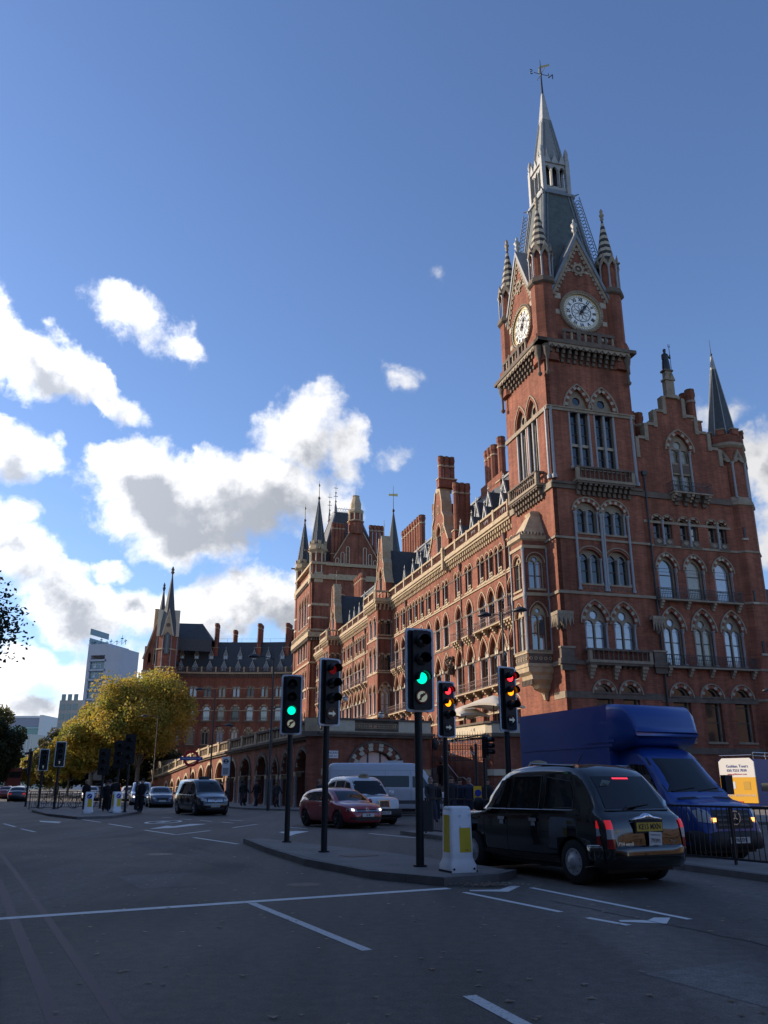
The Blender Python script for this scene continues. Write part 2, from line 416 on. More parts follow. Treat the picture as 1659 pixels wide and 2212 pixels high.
WC = {}
def window(key, w, hs, rise, lights=2, lhs=None, lrise=None, circ=None, hood=.35, depth=.32, cols=(), pane=None, transoms=(), sill=True,
           vous=0, nar=6, bars=True, mull=.14, ringmat=None, hooddepth=.09, colr=.11, label=None, blind=False):
    """builds (once) and places an arched window: stone tracery plate > panes, glazing bars, columns, arch mouldings"""
    if pane is GLASSP or (pane is None and key[0] in 'SRT'):
        q_ = random.random(); pane = (GLASSP if q_ < .62 else GLASSG if q_ < .85 else GLASSC) if pane is GLASSP else (GLASS if q_ < .66 else GLASSG if q_ < .92 else GLASSC)
        key = key + pane.name
    if key not in WC:
        h = w/2; d = {}
        lw = (w - mull*(lights+1)) / lights
        lhs = hs*.96 if lhs is None else lhs
        lrise = lw*.75 if lrise is None else lrise
        out = opening(0, 0, w, hs, rise, nar)
        holes, cs = [], []
        for i in range(lights):
            cx = -h + mull + lw/2 + i*(lw + mull); cs.append(cx)
            holes.append(opening(cx, .06, lw, lhs-.06, lrise, 4))
        if circ: holes.append(circle(0, circ[0], circ[1], 10))
        a = M().xz(out, depth, depth+.10, STONE if not blind else SOOT_SHADE, holes)
        if sill: a.box((-h-.15, -.10, -.16), (h+.15, depth, 0), STONE)
        d['body'] = a.mesh('window')
        d['panes'] = []
        pm = pane or GLASS
        for i, cx in enumerate(cs):
            b = M().xz(opening(cx, .02, lw+.08, lhs+.02, lrise+.03, 4), depth+.14, depth+.14, pm)
            d['panes'].append(b.mesh('pane'))
        if circ: d['panes'].append(M().xz(circle(0, circ[0], circ[1]+.05, 10), depth+.14, depth+.14, pm).mesh('pane'))
        if bars:
            b = M()
            for cx in cs:
                b.box((cx-lw/2, depth+.09, .04), (cx-lw/2+.05, depth+.13, lhs), FRAMEM); b.box((cx+lw/2-.05, depth+.09, .04), (cx+lw/2, depth+.13, lhs), FRAMEM)
                for t in transoms: b.box((cx-lw/2, depth+.08, t-.035), (cx+lw/2, depth+.12, t+.035), FRAMEM)
            d['bars'] = b.mesh('glazing_bars')
        d['cols'] = []
        for cx in cols:
            c = M().lathe([(colr*1.5, 0), (colr*1.5, .12), (colr, .2), (colr, hs-.3), (colr*1.3, hs-.16), (colr*1.7, hs), (colr*1.7, hs+.08)], GRAN, n=8)
            d['cols'].append((cx, c.mesh('column')))
        if hood:
            if vous:
                # alternating brick and stone wedges, sprung from the arch centres
                t = hood * .72
                if rise >= h*.999:
                    R = (h*h + rise*rise)/(2*h); tm = math.acos((R-h)/R); cxs = (h-R, -(h-R)); nv = vous // 2
                else:
                    R = (h*h + rise*rise)/(2*rise); tm = math.asin(h/R); cxs = None; nv = vous
                d['v'] = []
                for k, mt in enumerate((BRICK, STONEL)):
                    step = (tm / nv) if cxs else (2*tm / nv)
                    g = .012 / R
                    pr = -.045 if mt is STONEL else -.03
                    pts = [(R*cos(g), R*sin(g)), ((R+t)*cos(g), (R+t)*sin(g)), ((R+t)*cos(step-g), (R+t)*sin(step-g)), (R*cos(step-g), R*sin(step-g))]
                    d['v'].append(M().xz(pts, pr, .1, mt).mesh('voussoir'))
                d['vp'] = []
                if cxs:
                    for i in range(nv):
                        d['vp'].append((i % 2, cxs[0], hs, -i*step)); d['vp'].append((i % 2, cxs[1], hs, -(pi - (i+1)*step)))
                else:
                    for i in range(nv): d['vp'].append((i % 2, 0, hs + rise - R, -(pi/2 - tm + i*step)))
                o2 = [(-h-t, 0)]
                ri, ro = opening(0, hs-.01, w + 2*t, .01, rise + t*1.02, nar), opening(0, hs-.01, w + 2*hood, .01, rise + hood*1.04, nar)
                d['hood'] = M().xz(ro, -hooddepth-.03, 0, STONE, [shift([(x*.999, z) for x, z in ri], 0, .004)]).mesh('arch_moulding')
            else:
                ri, ro = opening(0, hs-.02, w, .02, rise, nar), opening(0, hs-.03, w + 2*hood, .03, rise + hood*1.05, nar)
                rm, rn = opening(0, hs-.02, w + hood*.9, .02, rise + hood*.48, nar), opening(0, hs-.022, w+hood*1.3, .022, rise+hood*.7, nar)
                a = M()
                a.xz(rm, -.03, .02, ringmat or BRICK, [shift([(x*.998, z) for x, z in ri], 0, .004)])
                a.xz(ro, -hooddepth, 0, STONE, [shift([(x*.999, z) for x, z in rn], 0, .006)])
                d['hood'] = a.mesh('arch_moulding')
        WC[key] = d
    d = WC[key]
    o = inst('window', d['body'], hotel)
    if label: o['label'] = label
    for p in d['panes']: inst('pane', p, o)
    if 'bars' in d: inst('glazing_bars', d['bars'], o)
    for cx, me in d['cols']: inst('column', me, o, (cx, .10, 0))
    if 'hood' in d: inst('arch_moulding', d['hood'], o)
    if 'v' in d:
        for k, cx, cz, a in d['vp']:
            v = inst('voussoir', d['v'][k], o, (cx, 0, cz)); v.rotation_euler = (0, a, 0)
    return o

def wall(name, outline, holes, mt=None, depth=.42, parent=hotel, backdepth=None):
    a = M(); a.xz(outline, 0, depth, mt or BRICK, holes)
    return a.obj(name, parent)
def band(s0, s1, z0, z1, proud, mt, place, d=0.0, name='string_course', step=0):
    a = M().box((s0, -proud, z0), (s1, .02, z1), mt)
    if step: a.box((s0, -proud-step, z1-(z1-z0)*.35), (s1, -proud, z1), mt)
    return place(a.obj(name, hotel), 0, d)
def corbels(s0, s1, z0, z1, proud, mt, pitch=.42, w=.2, tiers=2):
    a = M(); n = max(1, int(abs(s1-s0)/pitch))
    for i in range(n):
        c = s0 + (i+.5)*(s1-s0)/n
        for t in range(tiers):
            zz0 = z0 + (z1-z0)*t/tiers
            a.box((c-w/2, -proud*(t+1)/tiers, zz0), (c+w/2, .02, z1 if t == tiers-1 else z0+(z1-z0)*(t+1)/tiers+.001), mt)
    return a
BAL = None
def baluster_mesh(hh, r=.09, mt=None):
    return M().lathe([(r, 0), (r, hh*.1), (r*.55, hh*.18), (r*.95, hh*.42), (r*.5, hh*.8), (r, hh*.9), (r, hh)], mt or STONE, n=6).mesh('baluster')
def S_flip(l): return [(-x, z) for x, z in l]

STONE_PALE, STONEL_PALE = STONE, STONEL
STONE = mat('dark_weathered_stone', (.27, .215, .155), .85, var=.35, scale=1.6, bump=.3, bscale=9); STONEL = mat('grey_clean_stone', (.40, .345, .265), .85, var=.2, scale=2.5)  # sootier stone with shade put into its colour, for tower and end range
# ---- clock tower, shaded end face (positions s along the face, heights in metres)
TOW = []   # openings of the end face
def eo(cx, z0, w, hs, rise): TOW.append(opening(cx, z0, w, hs, rise))
for cx in (3.17, 5.72): eo(cx, 28.5, 2.15, 5.75, 2.15)
for cx in (3.18, 5.86): eo(cx, 22.45, 2.2, 1.95, .95)
for cx in (3.18, 5.86): eo(cx, 17.95, 2.2, 2.2, .85)
for cx in (3.22, 5.95): eo(cx, 12.35, 2.1, 2.15, 1.65)
for cx in (3.5, 5.95): eo(cx, 5.0, 1.55, 3.7, .8)
E_(wall('tower_wall', [(0.02, 0), (8.8, 0), (8.8, 40.8), (0.02, 40.8)], TOW), 0)
for i, cx in enumerate((3.17, 5.72)):
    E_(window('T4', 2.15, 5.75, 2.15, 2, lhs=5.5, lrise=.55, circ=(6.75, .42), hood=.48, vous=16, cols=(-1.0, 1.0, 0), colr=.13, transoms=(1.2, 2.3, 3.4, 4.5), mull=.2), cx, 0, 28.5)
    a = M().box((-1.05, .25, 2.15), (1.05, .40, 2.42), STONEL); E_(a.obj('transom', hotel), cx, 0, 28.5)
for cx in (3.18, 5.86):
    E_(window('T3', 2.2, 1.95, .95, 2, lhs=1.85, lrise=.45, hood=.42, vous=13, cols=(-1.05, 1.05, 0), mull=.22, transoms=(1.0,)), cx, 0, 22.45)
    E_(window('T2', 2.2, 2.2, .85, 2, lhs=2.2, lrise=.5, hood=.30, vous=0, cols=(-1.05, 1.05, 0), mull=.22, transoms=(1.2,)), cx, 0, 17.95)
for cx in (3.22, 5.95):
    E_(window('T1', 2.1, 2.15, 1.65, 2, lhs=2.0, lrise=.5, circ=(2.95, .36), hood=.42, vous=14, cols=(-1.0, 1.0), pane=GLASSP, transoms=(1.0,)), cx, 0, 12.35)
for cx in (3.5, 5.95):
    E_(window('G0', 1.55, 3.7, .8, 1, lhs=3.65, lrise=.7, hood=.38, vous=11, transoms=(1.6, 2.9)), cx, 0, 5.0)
# grey shafts that run up through two storeys
for cx, z0, z1 in ((1.92, 17.3, 24.3), (4.42, 17.3, 24.3), (4.62, 17.3, 24.3), (7.12, 17.3, 24.3)):
    a = M().lathe([(.17, 0), (.17, .2), (.11, .3), (.11, z1-z0-.3), (.18, z1-z0-.1), (.18, z1-z0)], GRAN, n=8); E_(a.obj('shaft', hotel), cx, -.14, z0)
for cx in (.28, 8.55):
    a = M().lathe([(.26, 0), (.26, .3), (.15, .5), (.15, 6.6), (.22, 6.9)], GRAN, n=8); E_(a.obj('shaft', hotel), cx, -.02, 27.3)
a = M().lathe([(.26, 0), (.26, .3), (.15, .5), (.15, 6.6), (.22, 6.9)], GRAN, n=8)
S_(a.obj('shaft', hotel), .28, -.02, 27.3)
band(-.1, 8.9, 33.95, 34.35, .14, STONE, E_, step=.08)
band(-.15, 8.9, 26.4, 27.0, .16, SOOT_SHADE, E_, step=.14)
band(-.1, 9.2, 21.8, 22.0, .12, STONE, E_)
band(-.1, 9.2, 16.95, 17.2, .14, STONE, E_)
band(-.1, 8.9, 11.0, 11.35, .14, SOOT_SHADE, E_)
band(-.1, 8.9, 8.3, 8.85, .05, SOOT_SHADE, E_)
band(-.1, 8.9, 4.0, 4.5, .12, SOOT_SHADE, E_)
# diaper panels under the lower tower windows
a = M().box((1.95, -.04, 17.25), (7.1, .02, 17.85), BRICK)
for k in range(16): 
    c = 2.2 + k*.31; a.xz([(c-.1, 17.55), (c, 17.4), (c+.1, 17.55), (c, 17.7)], -.07, -.03, SOOT_SHADE)
E_(stuff(a.obj('diaper_panel', hotel)), 0)
# balconies of the tower: slab on corbels, balusters one by one, rail
def stone_balcony(place, s0, s1, zslab, proud=.85, cz=1.3, hh=.95, pitch=.42, d=0.0):
    q0, q1 = s0, s1
    if place is S_: s0, s1 = -s1, -s0
    a = corbels(s0+.1, s1-.1, zslab-cz, zslab-.12, proud*.85, SOOT_SHADE, pitch=.5, w=.26, tiers=3)
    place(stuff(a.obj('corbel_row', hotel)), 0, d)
    a = M().box((s0, -proud, zslab-.15), (s1, 0, zslab+.08), STONE); a.box((s0+.06, -proud+.08, zslab-.33), (s1-.06, 0, zslab-.15), SOOT_SHADE)
    place(a.obj('balcony_slab', hotel), 0, d)
    bm = baluster_mesh(hh, .10, SOOT_SHADE); n = int((s1-s0-.5)/pitch)
    for i in range(n):
        place(inst('baluster', bm, hotel), q0+.25+(i+.5)*(s1-s0-.5)/n, d-proud+.15, zslab+.08)
    for e in (q0+.15, q1-.15): place(inst('baluster', bm, hotel), e, d-proud*.5, zslab+.08)
    a = M().box((s0, -proud-.02, zslab+.08+hh), (s1, -proud+.3, zslab+.08+hh+.18), SOOT_SHADE)
    for e0, e1 in ((s0, s0+.3), (s1-.3, s1)):
        a.box((e0, -proud+.3, zslab+.08+hh), (e1, 0, zslab+.08+hh+.18), SOOT_SHADE)
        a.box((e0, -proud+.01, zslab+.08), (e1, -proud+.29, zslab+.08+hh), STONE)
    place(a.obj('balcony_rail', hotel), 0, d)
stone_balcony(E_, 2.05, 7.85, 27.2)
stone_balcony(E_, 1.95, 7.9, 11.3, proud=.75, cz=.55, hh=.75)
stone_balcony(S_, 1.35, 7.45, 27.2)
# big console brackets under the lower balcony
for cx in (2.35, 4.6, 7.2):
    a = M()
    for k in range(4): a.box((-.28+.05*k, -.62+.14*k, 11.0-.28*(k+1)), (.28-.05*k, 0, 11.0-.28*k), STONE)
    E_(a.obj('bracket', hotel), cx)
# carved canopies at the corners
def canopy(place, s, d, z, w=1.3):
    a = M().box((-w/2, -.55, .95), (w/2, .05, 1.25), STONE)
    n = 4
    for k in range(n):
        c = -w/2 + (k+.5)*w/n; q = w/n/2*.95
        a.xz([(c-q, 1.0), (c-q*.8, 0.15), (c, .75), (c+q*.8, 0.15), (c+q, 1.0)], -.52, -.40, STONE)
        a.tube((c-q, -.5, 0.0), (c-q, -.5, 1.0), .05, .05, STONE, n=5)
    a.lathe([(.12, -.25), (.26, .2), (.30, .95)], SOOT_SHADE, c=(0, -.2, 0), n=8)
    place(a.obj('statue_canopy', hotel), s, d, z)
canopy(E_, .15, 0, 14.1, 1.5); canopy(E_, 8.95, -.05, 14.1, 1.1); canopy(S_, .15, 0, 14.1, 1.2)
for s in (.3, 9.0):
    a = M().box((-.75, -.35, 11.0), (.75, .1, 11.45), SOOT_SHADE).box((-.6, -.22, 11.45), (.6, .1, 12.3), SOOT_SHADE).box((-.68, -.3, 12.3), (.68, .1, 12.45), STONE).box((-.6, -.2, 10.5), (.6, .1, 11), SOOT_SHADE)
    E_(a.obj('pedestal', hotel), s)

# ---- clock tower, sunlit front face
o = []
for cx in (5.55, 3.15): o.append(opening(-cx, 28.5, 2.0, 5.75, 2.1))
S_(wall('tower_wall', [(-8.8, 0), (0, 0), (0, 40.8), (-8.8, 40.8)], o), 0)
for cx in (5.55, 3.15): S_(window('T4s', 2.0, 5.75, 2.1, 2, lhs=5.5, lrise=.55, circ=(6.7, .38), hood=.45, vous=0, cols=(-1.0, 1.0, 0), colr=.14, transoms=(1.2, 2.3, 3.4, 4.5), mull=.2), cx, 0, 28.5)
o = M(); o.box((.5, .5, 0), (8.75, 8.75, 40.6), BRICK); o.obj('tower_core', hotel)
for s0, s1, z0, z1, pr in ((-.1, 9.0, 33.95, 34.35, .14), (-.1, 9.0, 26.4, 27.0, .16), (-.1, 1.9, 21.8, 22.0, .12), (-.1, 1.9, 16.95, 17.2, .14), (-.1, 1.9, 11.0, 11.35, .14), (-.1, 2, 8.3, 8.85, .05)):
    band(-s1, -s0, z0, z1, pr, STONE, S_)
# north and west faces of the shaft above the roofs
a = M().box((8.76, .06, 20), (8.8, 8.78, 40.8), BRICK).box((.06, 8.76, 20), (8.74, 8.8, 40.8), BRICK); a.obj('tower_wall', hotel)

# ---- machicolated gallery under the clocks
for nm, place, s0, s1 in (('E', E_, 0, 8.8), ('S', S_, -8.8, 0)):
    a = corbels(s0+.2, s1-.2, 38.9, 40.35, .8, SOOT_SHADE, pitch=.62, w=.26, tiers=4)
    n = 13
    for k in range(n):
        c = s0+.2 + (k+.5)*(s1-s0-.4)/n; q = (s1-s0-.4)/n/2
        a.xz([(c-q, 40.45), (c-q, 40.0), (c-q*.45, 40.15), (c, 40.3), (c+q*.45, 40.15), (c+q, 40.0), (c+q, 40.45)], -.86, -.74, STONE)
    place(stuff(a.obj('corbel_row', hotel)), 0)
    a = M().box((s0-(.95 if nm == 'E' else .5), -.95, 40.45), (s1+(.5 if nm == 'E' else .95), 0.02, 40.8), SOOT_SHADE)
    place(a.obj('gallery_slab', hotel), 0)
    a = M().box((s0+1.7, -.92, 41.75), (s1-1.7, -.65, 42.05), SOOT_SHADE).box((s0+1.7, -.9, 40.8), (s1-1.7, -.67, 40.98), SOOT_SHADE)
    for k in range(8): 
        c = s0+1.9 + k*(s1-s0-3.8)/7; a.box((c-.1, -.88, 40.98), (c+.1, -.68, 41.75), STONE if k % 2 else SOOT_SHADE)
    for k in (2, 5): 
        c = s0+1.9 + k*(s1-s0-3.8)/7; a.box((c-.2, -.95, 40.8), (c+.2, -.62, 42.2), SOOT_SHADE)
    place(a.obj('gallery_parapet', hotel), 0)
# corner turrets with banded stone spirelets
def octa(r, n=8): return dict(n=n, rot=pi/8)
TUR = M()
TUR.lathe([(1.28, -1.9), (1.28, 0), (1.40, .05), (1.40, .9), (1.20, 1.05), (1.12, 1.1), (1.12, 6.3), (1.2, 6.45)], BRICK, n=8, rot=pi/8, smooth=False)
TUR.lathe([(1.42, -.1), (1.45, .1), (1.42, .2)], SOOT_SHADE, n=8, rot=pi/8, smooth=False)
turret_me = TUR.mesh('turret')
def turret_parts(root):
    a = M().lathe([(1.2, 6.35), (1.42, 6.5), (1.42, 6.75), (1.34, 6.8), (1.34, 7.05), (.92, 7.1)], SOOT_SHADE, n=8, rot=pi/8, smooth=False)
    inst('turret_cornice', a.mesh('turret_cornice'), root)
    a = M().lathe([(.92, 7.0), (.92, 10.2)], BRICK, n=8, rot=pi/8, smooth=False)
    inst('turret_drum', a.mesh('turret_drum'), root)
    cm = M().lathe([(.15, 0), (.15, .15), (.095, .25), (.095, 2.35), (.17, 2.6), (.2, 2.75)], GRAN, n=7).mesh('column')
    gm = M(); gm.xz([(-.42, 0), (-.30, -.35), (0, .15), (.30, -.35), (.42, 0), (0, .85)], -.08, .12, STONE); gm.tube((0, 0, .8), (0, 0, 1.15), .07, .03, STONE, n=5)
    gm = gm.mesh('gablet')
    for k in range(8):
        t = 2*pi*k/8 + pi/8
        inst('column', cm, root, (1.1*cos(t), 1.1*sin(t), 7.05))
        t2 = t + pi/8
        g = inst('gablet', gm, root, (1.08*cos(t2), 1.08*sin(t2), 10.0)); g.rotation_euler = (0, 0, t2 + pi/2)
        if k % 2 == 0:
            q = M().box((0, -.08, -.06), (.45, .08, .1), SOOT_SHADE).mesh('gargoyle'); q2 = inst('gargoyle', q, root, (1.1*cos(t), 1.1*sin(t), 9.75)); q2.rotation_euler = (0, 0, t)
    a = M(); z = 10.1; nb = 14; H = 5.6; r0 = 1.0
    for k in range(nb):
        ra, rb = r0*(1-k/nb*.92), r0*(1-(k+1)/nb*.92)
        a.lathe([(ra, z+H*k/nb), (rb, z+H*(k+1)/nb)], (mat('black_spirelet_band', (.035, .03, .028), .8) if k % 2 else STONEL) if k > 0 else SOOT_SHADE, n=8, rot=pi/8, smooth=False)
    inst('spirelet', a.mesh('spirelet'), root)
    a = M().lathe([(.09, 15.6), (.22, 15.85), (.10, 16.0), (.28, 16.3), (.12, 16.5), (.20, 16.75), (.05, 17.1)], STONE, n=6)
    inst('finial', a.mesh('finial'), root)
for k, (x, y) in enumerate(((.75, .75), (8.05, .75), (.75, 8.05), (8.05, 8.05))):
    r = inst('turret', turret_me, hotel, (x, y, 40.8))
    if k == 0: turret_parts(r); T0 = r
    else:
        for ch in list(T0.children):
            c = ch.copy(); COL.objects.link(c); c.parent = r
    # pendant shafts hanging below the gallery at the corner
    for dx, dy in ((-.45, .35), (.35, -.45)):
        px = (-.42 if x < 4 else 9.22); 
    for sx, sy in (((-1, .3), (.3, -1)) if k == 0 else (((-1, .3),) if k == 2 else ((.3, -1),))):
        X = (.0 if x < 4 else 8.8) + sx*.42; Y = (.0 if y < 4 else 8.8) + sy*.42
        if k == 1: X = 8.5
        if k == 2: Y = 8.5
        if k == 3: continue
        a = M().lathe([(.05, -.15), (.22, .0), (.24, .15), (.12, .3), (.12, 1.5), (.3, 2.0), (.42, 2.9)], SOOT_SHADE, n=8)
        a.obj('pendant', hotel, (X, Y, 37.4))
# clock stage
a = M().box((.5, .3, 40.8), (8.3, 8.3, 46.8), BRICK); 
a = M()
for place, sgn in ((E_, 1), (S_, -1)):
    b = M()
    def sg(l): return [(sgn*x, z) for x, z in l] if sgn == 1 else [(-x, z) for x, z in l][::-1]
    b.xz(sg([(1.6, 40.8), (7.2, 40.8), (7.2, 46.5), (4.4, 52.5), (1.6, 46.5)]), 0, .5, BRICK)
    place(b.obj('clock_gable', hotel), 0, .12)
    # stone dressing: saw-tooth verge, coping, bands
    c = M()
    for side in (-1, 1):
        for k in range(13):
            t = (k+.5)/13
            x = 4.4 + side*2.75*(1-t); z = 46.3 + 5.9*t
            c.box((sgn*x-.13, -.1, z-.34), (sgn*x+.13, 0, z+.0), STONE)
    place(stuff(c.obj('verge_teeth', hotel)), 0, .12)
    for side in (-1, 1):
        c = M()
        p = [(4.4+side*3.15, 46.2), (4.4+side*2.85, 46.2), (4.4, 52.35), (4.4, 53.15)]
        c.xz(sg(p if side == -1 else p[::-1]), -.16, .5, STONE)
        p = [(4.4+side*3.45, 46.3), (4.4+side*3.18, 46.3), (4.4, 53.1), (4.4, 53.75)]
        c.xz(sg(p if side == -1 else p[::-1]), -.26, 1.6, LEAD)
        place(c.obj('gable_coping', hotel), 0, .12)
    c = M().lathe([(.12, 53.2), (.12, 53.9), (.3, 54.1), (.16, 54.4), (.36, 54.7), (.1, 55.1), (.14, 55.3), (.03, 55.5)], LEADL, n=6)
    place(c.obj('finial', hotel), 4.4, .15)
    c = M()
    for x0, x1, z0, z1 in ((1.65, 2.3, 45.9, 46.5), (6.5, 7.15, 45.6, 46.2), (1.65, 2.2, 44.2, 44.7), (6.6, 7.1, 43.6, 44.1), (2.9, 3.6, 49.2, 49.5), (5.2, 5.9, 49.2, 49.5), (6.0, 7.0, 41.9, 42.2)):
        c.box((sgn*x0 if sgn == 1 else -x1, -.03, z0), (sgn*x1 if sgn == 1 else -x0, .02, z1), STONEL)
    place(c.obj('quoins', hotel), 0, .12)
    c = M(); cx = sgn*4.4
    c.xz(circle(cx, 49.55, .62, 8), -.14, 0, STONE, [circle(cx, 49.55, .38, 10)]); c.xz(circle(cx, 49.55, .40, 10), -.02, 0, SOOT_SHADE); c.xz(circle(cx, 49.55, .16, 8), -.12, 0, STONE)
    for k in range(8):
        t = 2*pi*k/8+pi/8; c.tube((cx+.66*cos(t), -.1, 49.55+.66*sin(t)), (cx+.66*cos(t), 0, 49.55+.66*sin(t)), .16, .16, STONE, n=8)
    place(c.obj('rosette', hotel), 0, .12)
    # the clock
    clk = thing_part = None
    R = 2.28
    ring = M().xz(circle(0, 0, R, 40), -.22, .1, STONE, [circle(0, 0, 1.92, 40)])
    for k in range(48):
        t = 2*pi*k/48; ring.tube((2.1*cos(t)-.0, -.27, 2.1*sin(t)), (2.26*cos(t+.09), -.2, 2.26*sin(t+.09)), .06, .05, STONE, n=5)
    clk = ring.obj('clock', hotel); place(clk, 4.35 if sgn == 1 else 4.1, .10, 44.72)
    DIAL = mat('opal_clock_glass', (.80, .80, .76), .25, spec=.6); GOLD = mat('gilding', (.62, .46, .17), .35, metal=.6)
    M().xz(circle(0, 0, 1.93, 40), -.05, .05, DIAL).obj('dial', clk)
    g = M()
    g.xz(circle(0, 0, 1.93, 40), -.10, -.04, GOLD, [circle(0, 0, 1.84, 40)])
    g.xz(circle(0, 0, 1.66, 40), -.09, -.04, GOLD, [circle(0, 0, 1.615, 40)])
    for k in range(60):
        t = 2*pi*k/60; g.tube((1.75*cos(t), -.07, 1.75*sin(t)), (1.75*cos(t), -.05, 1.75*sin(t)), .045, .045, BLACK, n=5)
    stuff(g.obj('minute_ring', clk))
    g = M()
    g.xz(circle(0, 0, 1.06, 32), -.07, -.05, BLACK, [circle(0, 0, 1.02, 32)])
    for k in range(9):
        t = 2*pi*k/9; cc = (.62*cos(t), .62*sin(t))
        g.xz(circle(cc[0], cc[1], .40, 20), -.075, -.05, BLACK, [circle(cc[0], cc[1], .375, 20)])
    g.obj('rose_tracery', clk)
    for k, num in enumerate(('XII', 'I', 'II', 'III', 'IIII', 'V', 'VI', 'VII', 'VIII', 'IX', 'X', 'XI')):
        t = -2*pi*k/12
        nme = text_mesh(num, .50, BLACK, extrude=.012, sx=.72 if len(num) > 2 else .95, bold=.012)
        q = inst('numeral', nme, clk, (-1.36*sin(t), -.07, 1.36*cos(t)))
        q.rotation_euler = (Matrix.Rotation(-t, 3, 'Y') @ Matrix.Rotation(pi/2, 3, 'X')).to_euler()
    for nm2, ang, ln, wd in (('hour_hand', 2*pi*(1.12/12), .95, .13), ('minute_hand', 2*pi*(6.2/60), 1.72, .075)):
        h = M().xz([(-wd*.5, -.35), (wd*.5, -.35), (wd*.55, ln*.55), (wd*1.5 if nm2 == 'hour_hand' else wd*.7, ln*.68), (0, ln), (-wd*1.5 if nm2 == 'hour_hand' else -wd*.7, ln*.68), (-wd*.55, ln*.55)], -.17 if nm2 == 'hour_hand' else -.21, -.13 if nm2 == 'hour_hand' else -.18, BLACK)
        h.xz(circle(0, 0, .17, 12), -.2, -.1, BLACK)
        hh = h.obj(nm2, clk); hh.rotation_euler = (0, ang, 0)
    b = M().box((sgn*1.6 if sgn == 1 else -7.2, .62, 40.8), (sgn*7.2 if sgn == 1 else -1.6, .7, 46.4), BRICK)
# ridge roofs behind the gables and the big slate roof
a = M()
for (p0, p1) in (((1.2, 0), (7.6, 0)),):
    # gable roofs (two crossing ridges)
    a.add([(1.25, .2, 46.2), (4.4, .2, 53.0), (7.55, .2, 46.2), (1.25, 8.6, 46.2), (4.4, 8.6, 53.0), (7.55, 8.6, 46.2)], [(0, 1, 4, 3), (1, 2, 5, 4), (3, 4, 5), (0, 2, 1)], SLATE)
    a.add([(.2, 1.25, 46.2), (.2, 4.4, 53.0), (.2, 7.55, 46.2), (8.6, 1.25, 46.2), (8.6, 4.4, 53.0), (8.6, 7.55, 46.2)], [(1, 0, 3, 4), (2, 1, 4, 5), (5, 4, 3), (0, 1, 2)], SLATE)
a.box((.9, .9, 40.8), (8.0, 8.0, 46.4), BRICK)
a.obj('tower_roof', hotel)
C4 = (4.4, 4.4)
def sq(h, z): return [(C4[0]-h, C4[1]-h, z), (C4[0]+h, C4[1]-h, z), (C4[0]+h, C4[1]+h, z), (C4[0]-h, C4[1]+h, z)]
def frust(levels, mt, a=None):
    a = a or M(); vs = []; fs = []
    for h, z in levels: vs += sq(h, z)
    for i in range(len(levels)-1):
        for k in range(4): fs.append((i*4+k, i*4+(k+1) % 4, i*4+4+(k+1) % 4, i*4+4+k))
    fs.append(tuple(range(len(vs)-4, len(vs)))); a.add(vs, fs, mt); return a
sp = frust([(3.45, 46.4), (2.9, 50.5), (2.35, 54.5), (1.62, 60.4)], mat('green_slate', (.075, .088, .078), .45, var=.45, scale=2.2, bump=.4, bscale=12)).obj('main_spire', hotel)
a = M()
for sx, sy in ((-1, -1), (1, -1), (1, 1), (-1, 1)):
    pts = [(3.45, 46.4), (2.9, 50.5), (2.35, 54.5), (1.62, 60.4)]
    for (h0, z0), (h1, z1) in zip(pts, pts[1:]):
        a.tube((C4[0]+sx*h0, C4[1]+sy*h0, z0), (C4[0]+sx*h1, C4[1]+sy*h1, z1), .16, .16, LEAD, n=5)
for k in range(4):    # lead frames on the slate faces
    for u in (-1, 1):
        for (h0, z0), (h1, z1) in zip(pts, pts[1:]):
            def P(h, z, u=u, k=k):
                x, y = u*(h-.42), -(h+.03)
                for _ in range(k): x, y = -y, x
                return (C4[0]+x, C4[1]+y, z)
            a.tube(P(h0, z0), P(h1, z1), .07, .07, LEAD, n=4)
inst('hip_rolls', a.mesh('hip_rolls'), sp)
# pierced cresting that climbs two hips
for sx, sy in ((1, -1), (-1, 1)):
    a = M()
    for k in range(26):
        t0 = k/26; z = 48.5 + t0*11.6; h = 3.45 - (3.45-1.62)*((z-46.4)/14.0)
        x, y = C4[0]+sx*(h+.28), C4[1]+sy*(h+.28)
        # ring standing in the diagonal plane
        u = Vector((sx, sy, 0)).normalized(); w_ = Vector((0, 0, 1)); n8 = 8
        for q in range(n8):
            t1, t2 = 2*pi*q/n8, 2*pi*(q+1)/n8
            c0 = Vector((x, y, z)); a.tube(c0+(u*cos(t1)+w_*sin(t1))*.23, c0+(u*cos(t2)+w_*sin(t2))*.23, .045, .045, LEAD, n=3, caps=False)
    a.tube((C4[0]+sx*(3.18+.55), C4[1]+sy*(3.18+.55), 48.4), (C4[0]+sx*(1.67+.50), C4[1]+sy*(1.67+.50), 60.2), .05, .05, LEAD, n=4)
    stuff(inst('cresting', a.mesh('cresting'), sp))
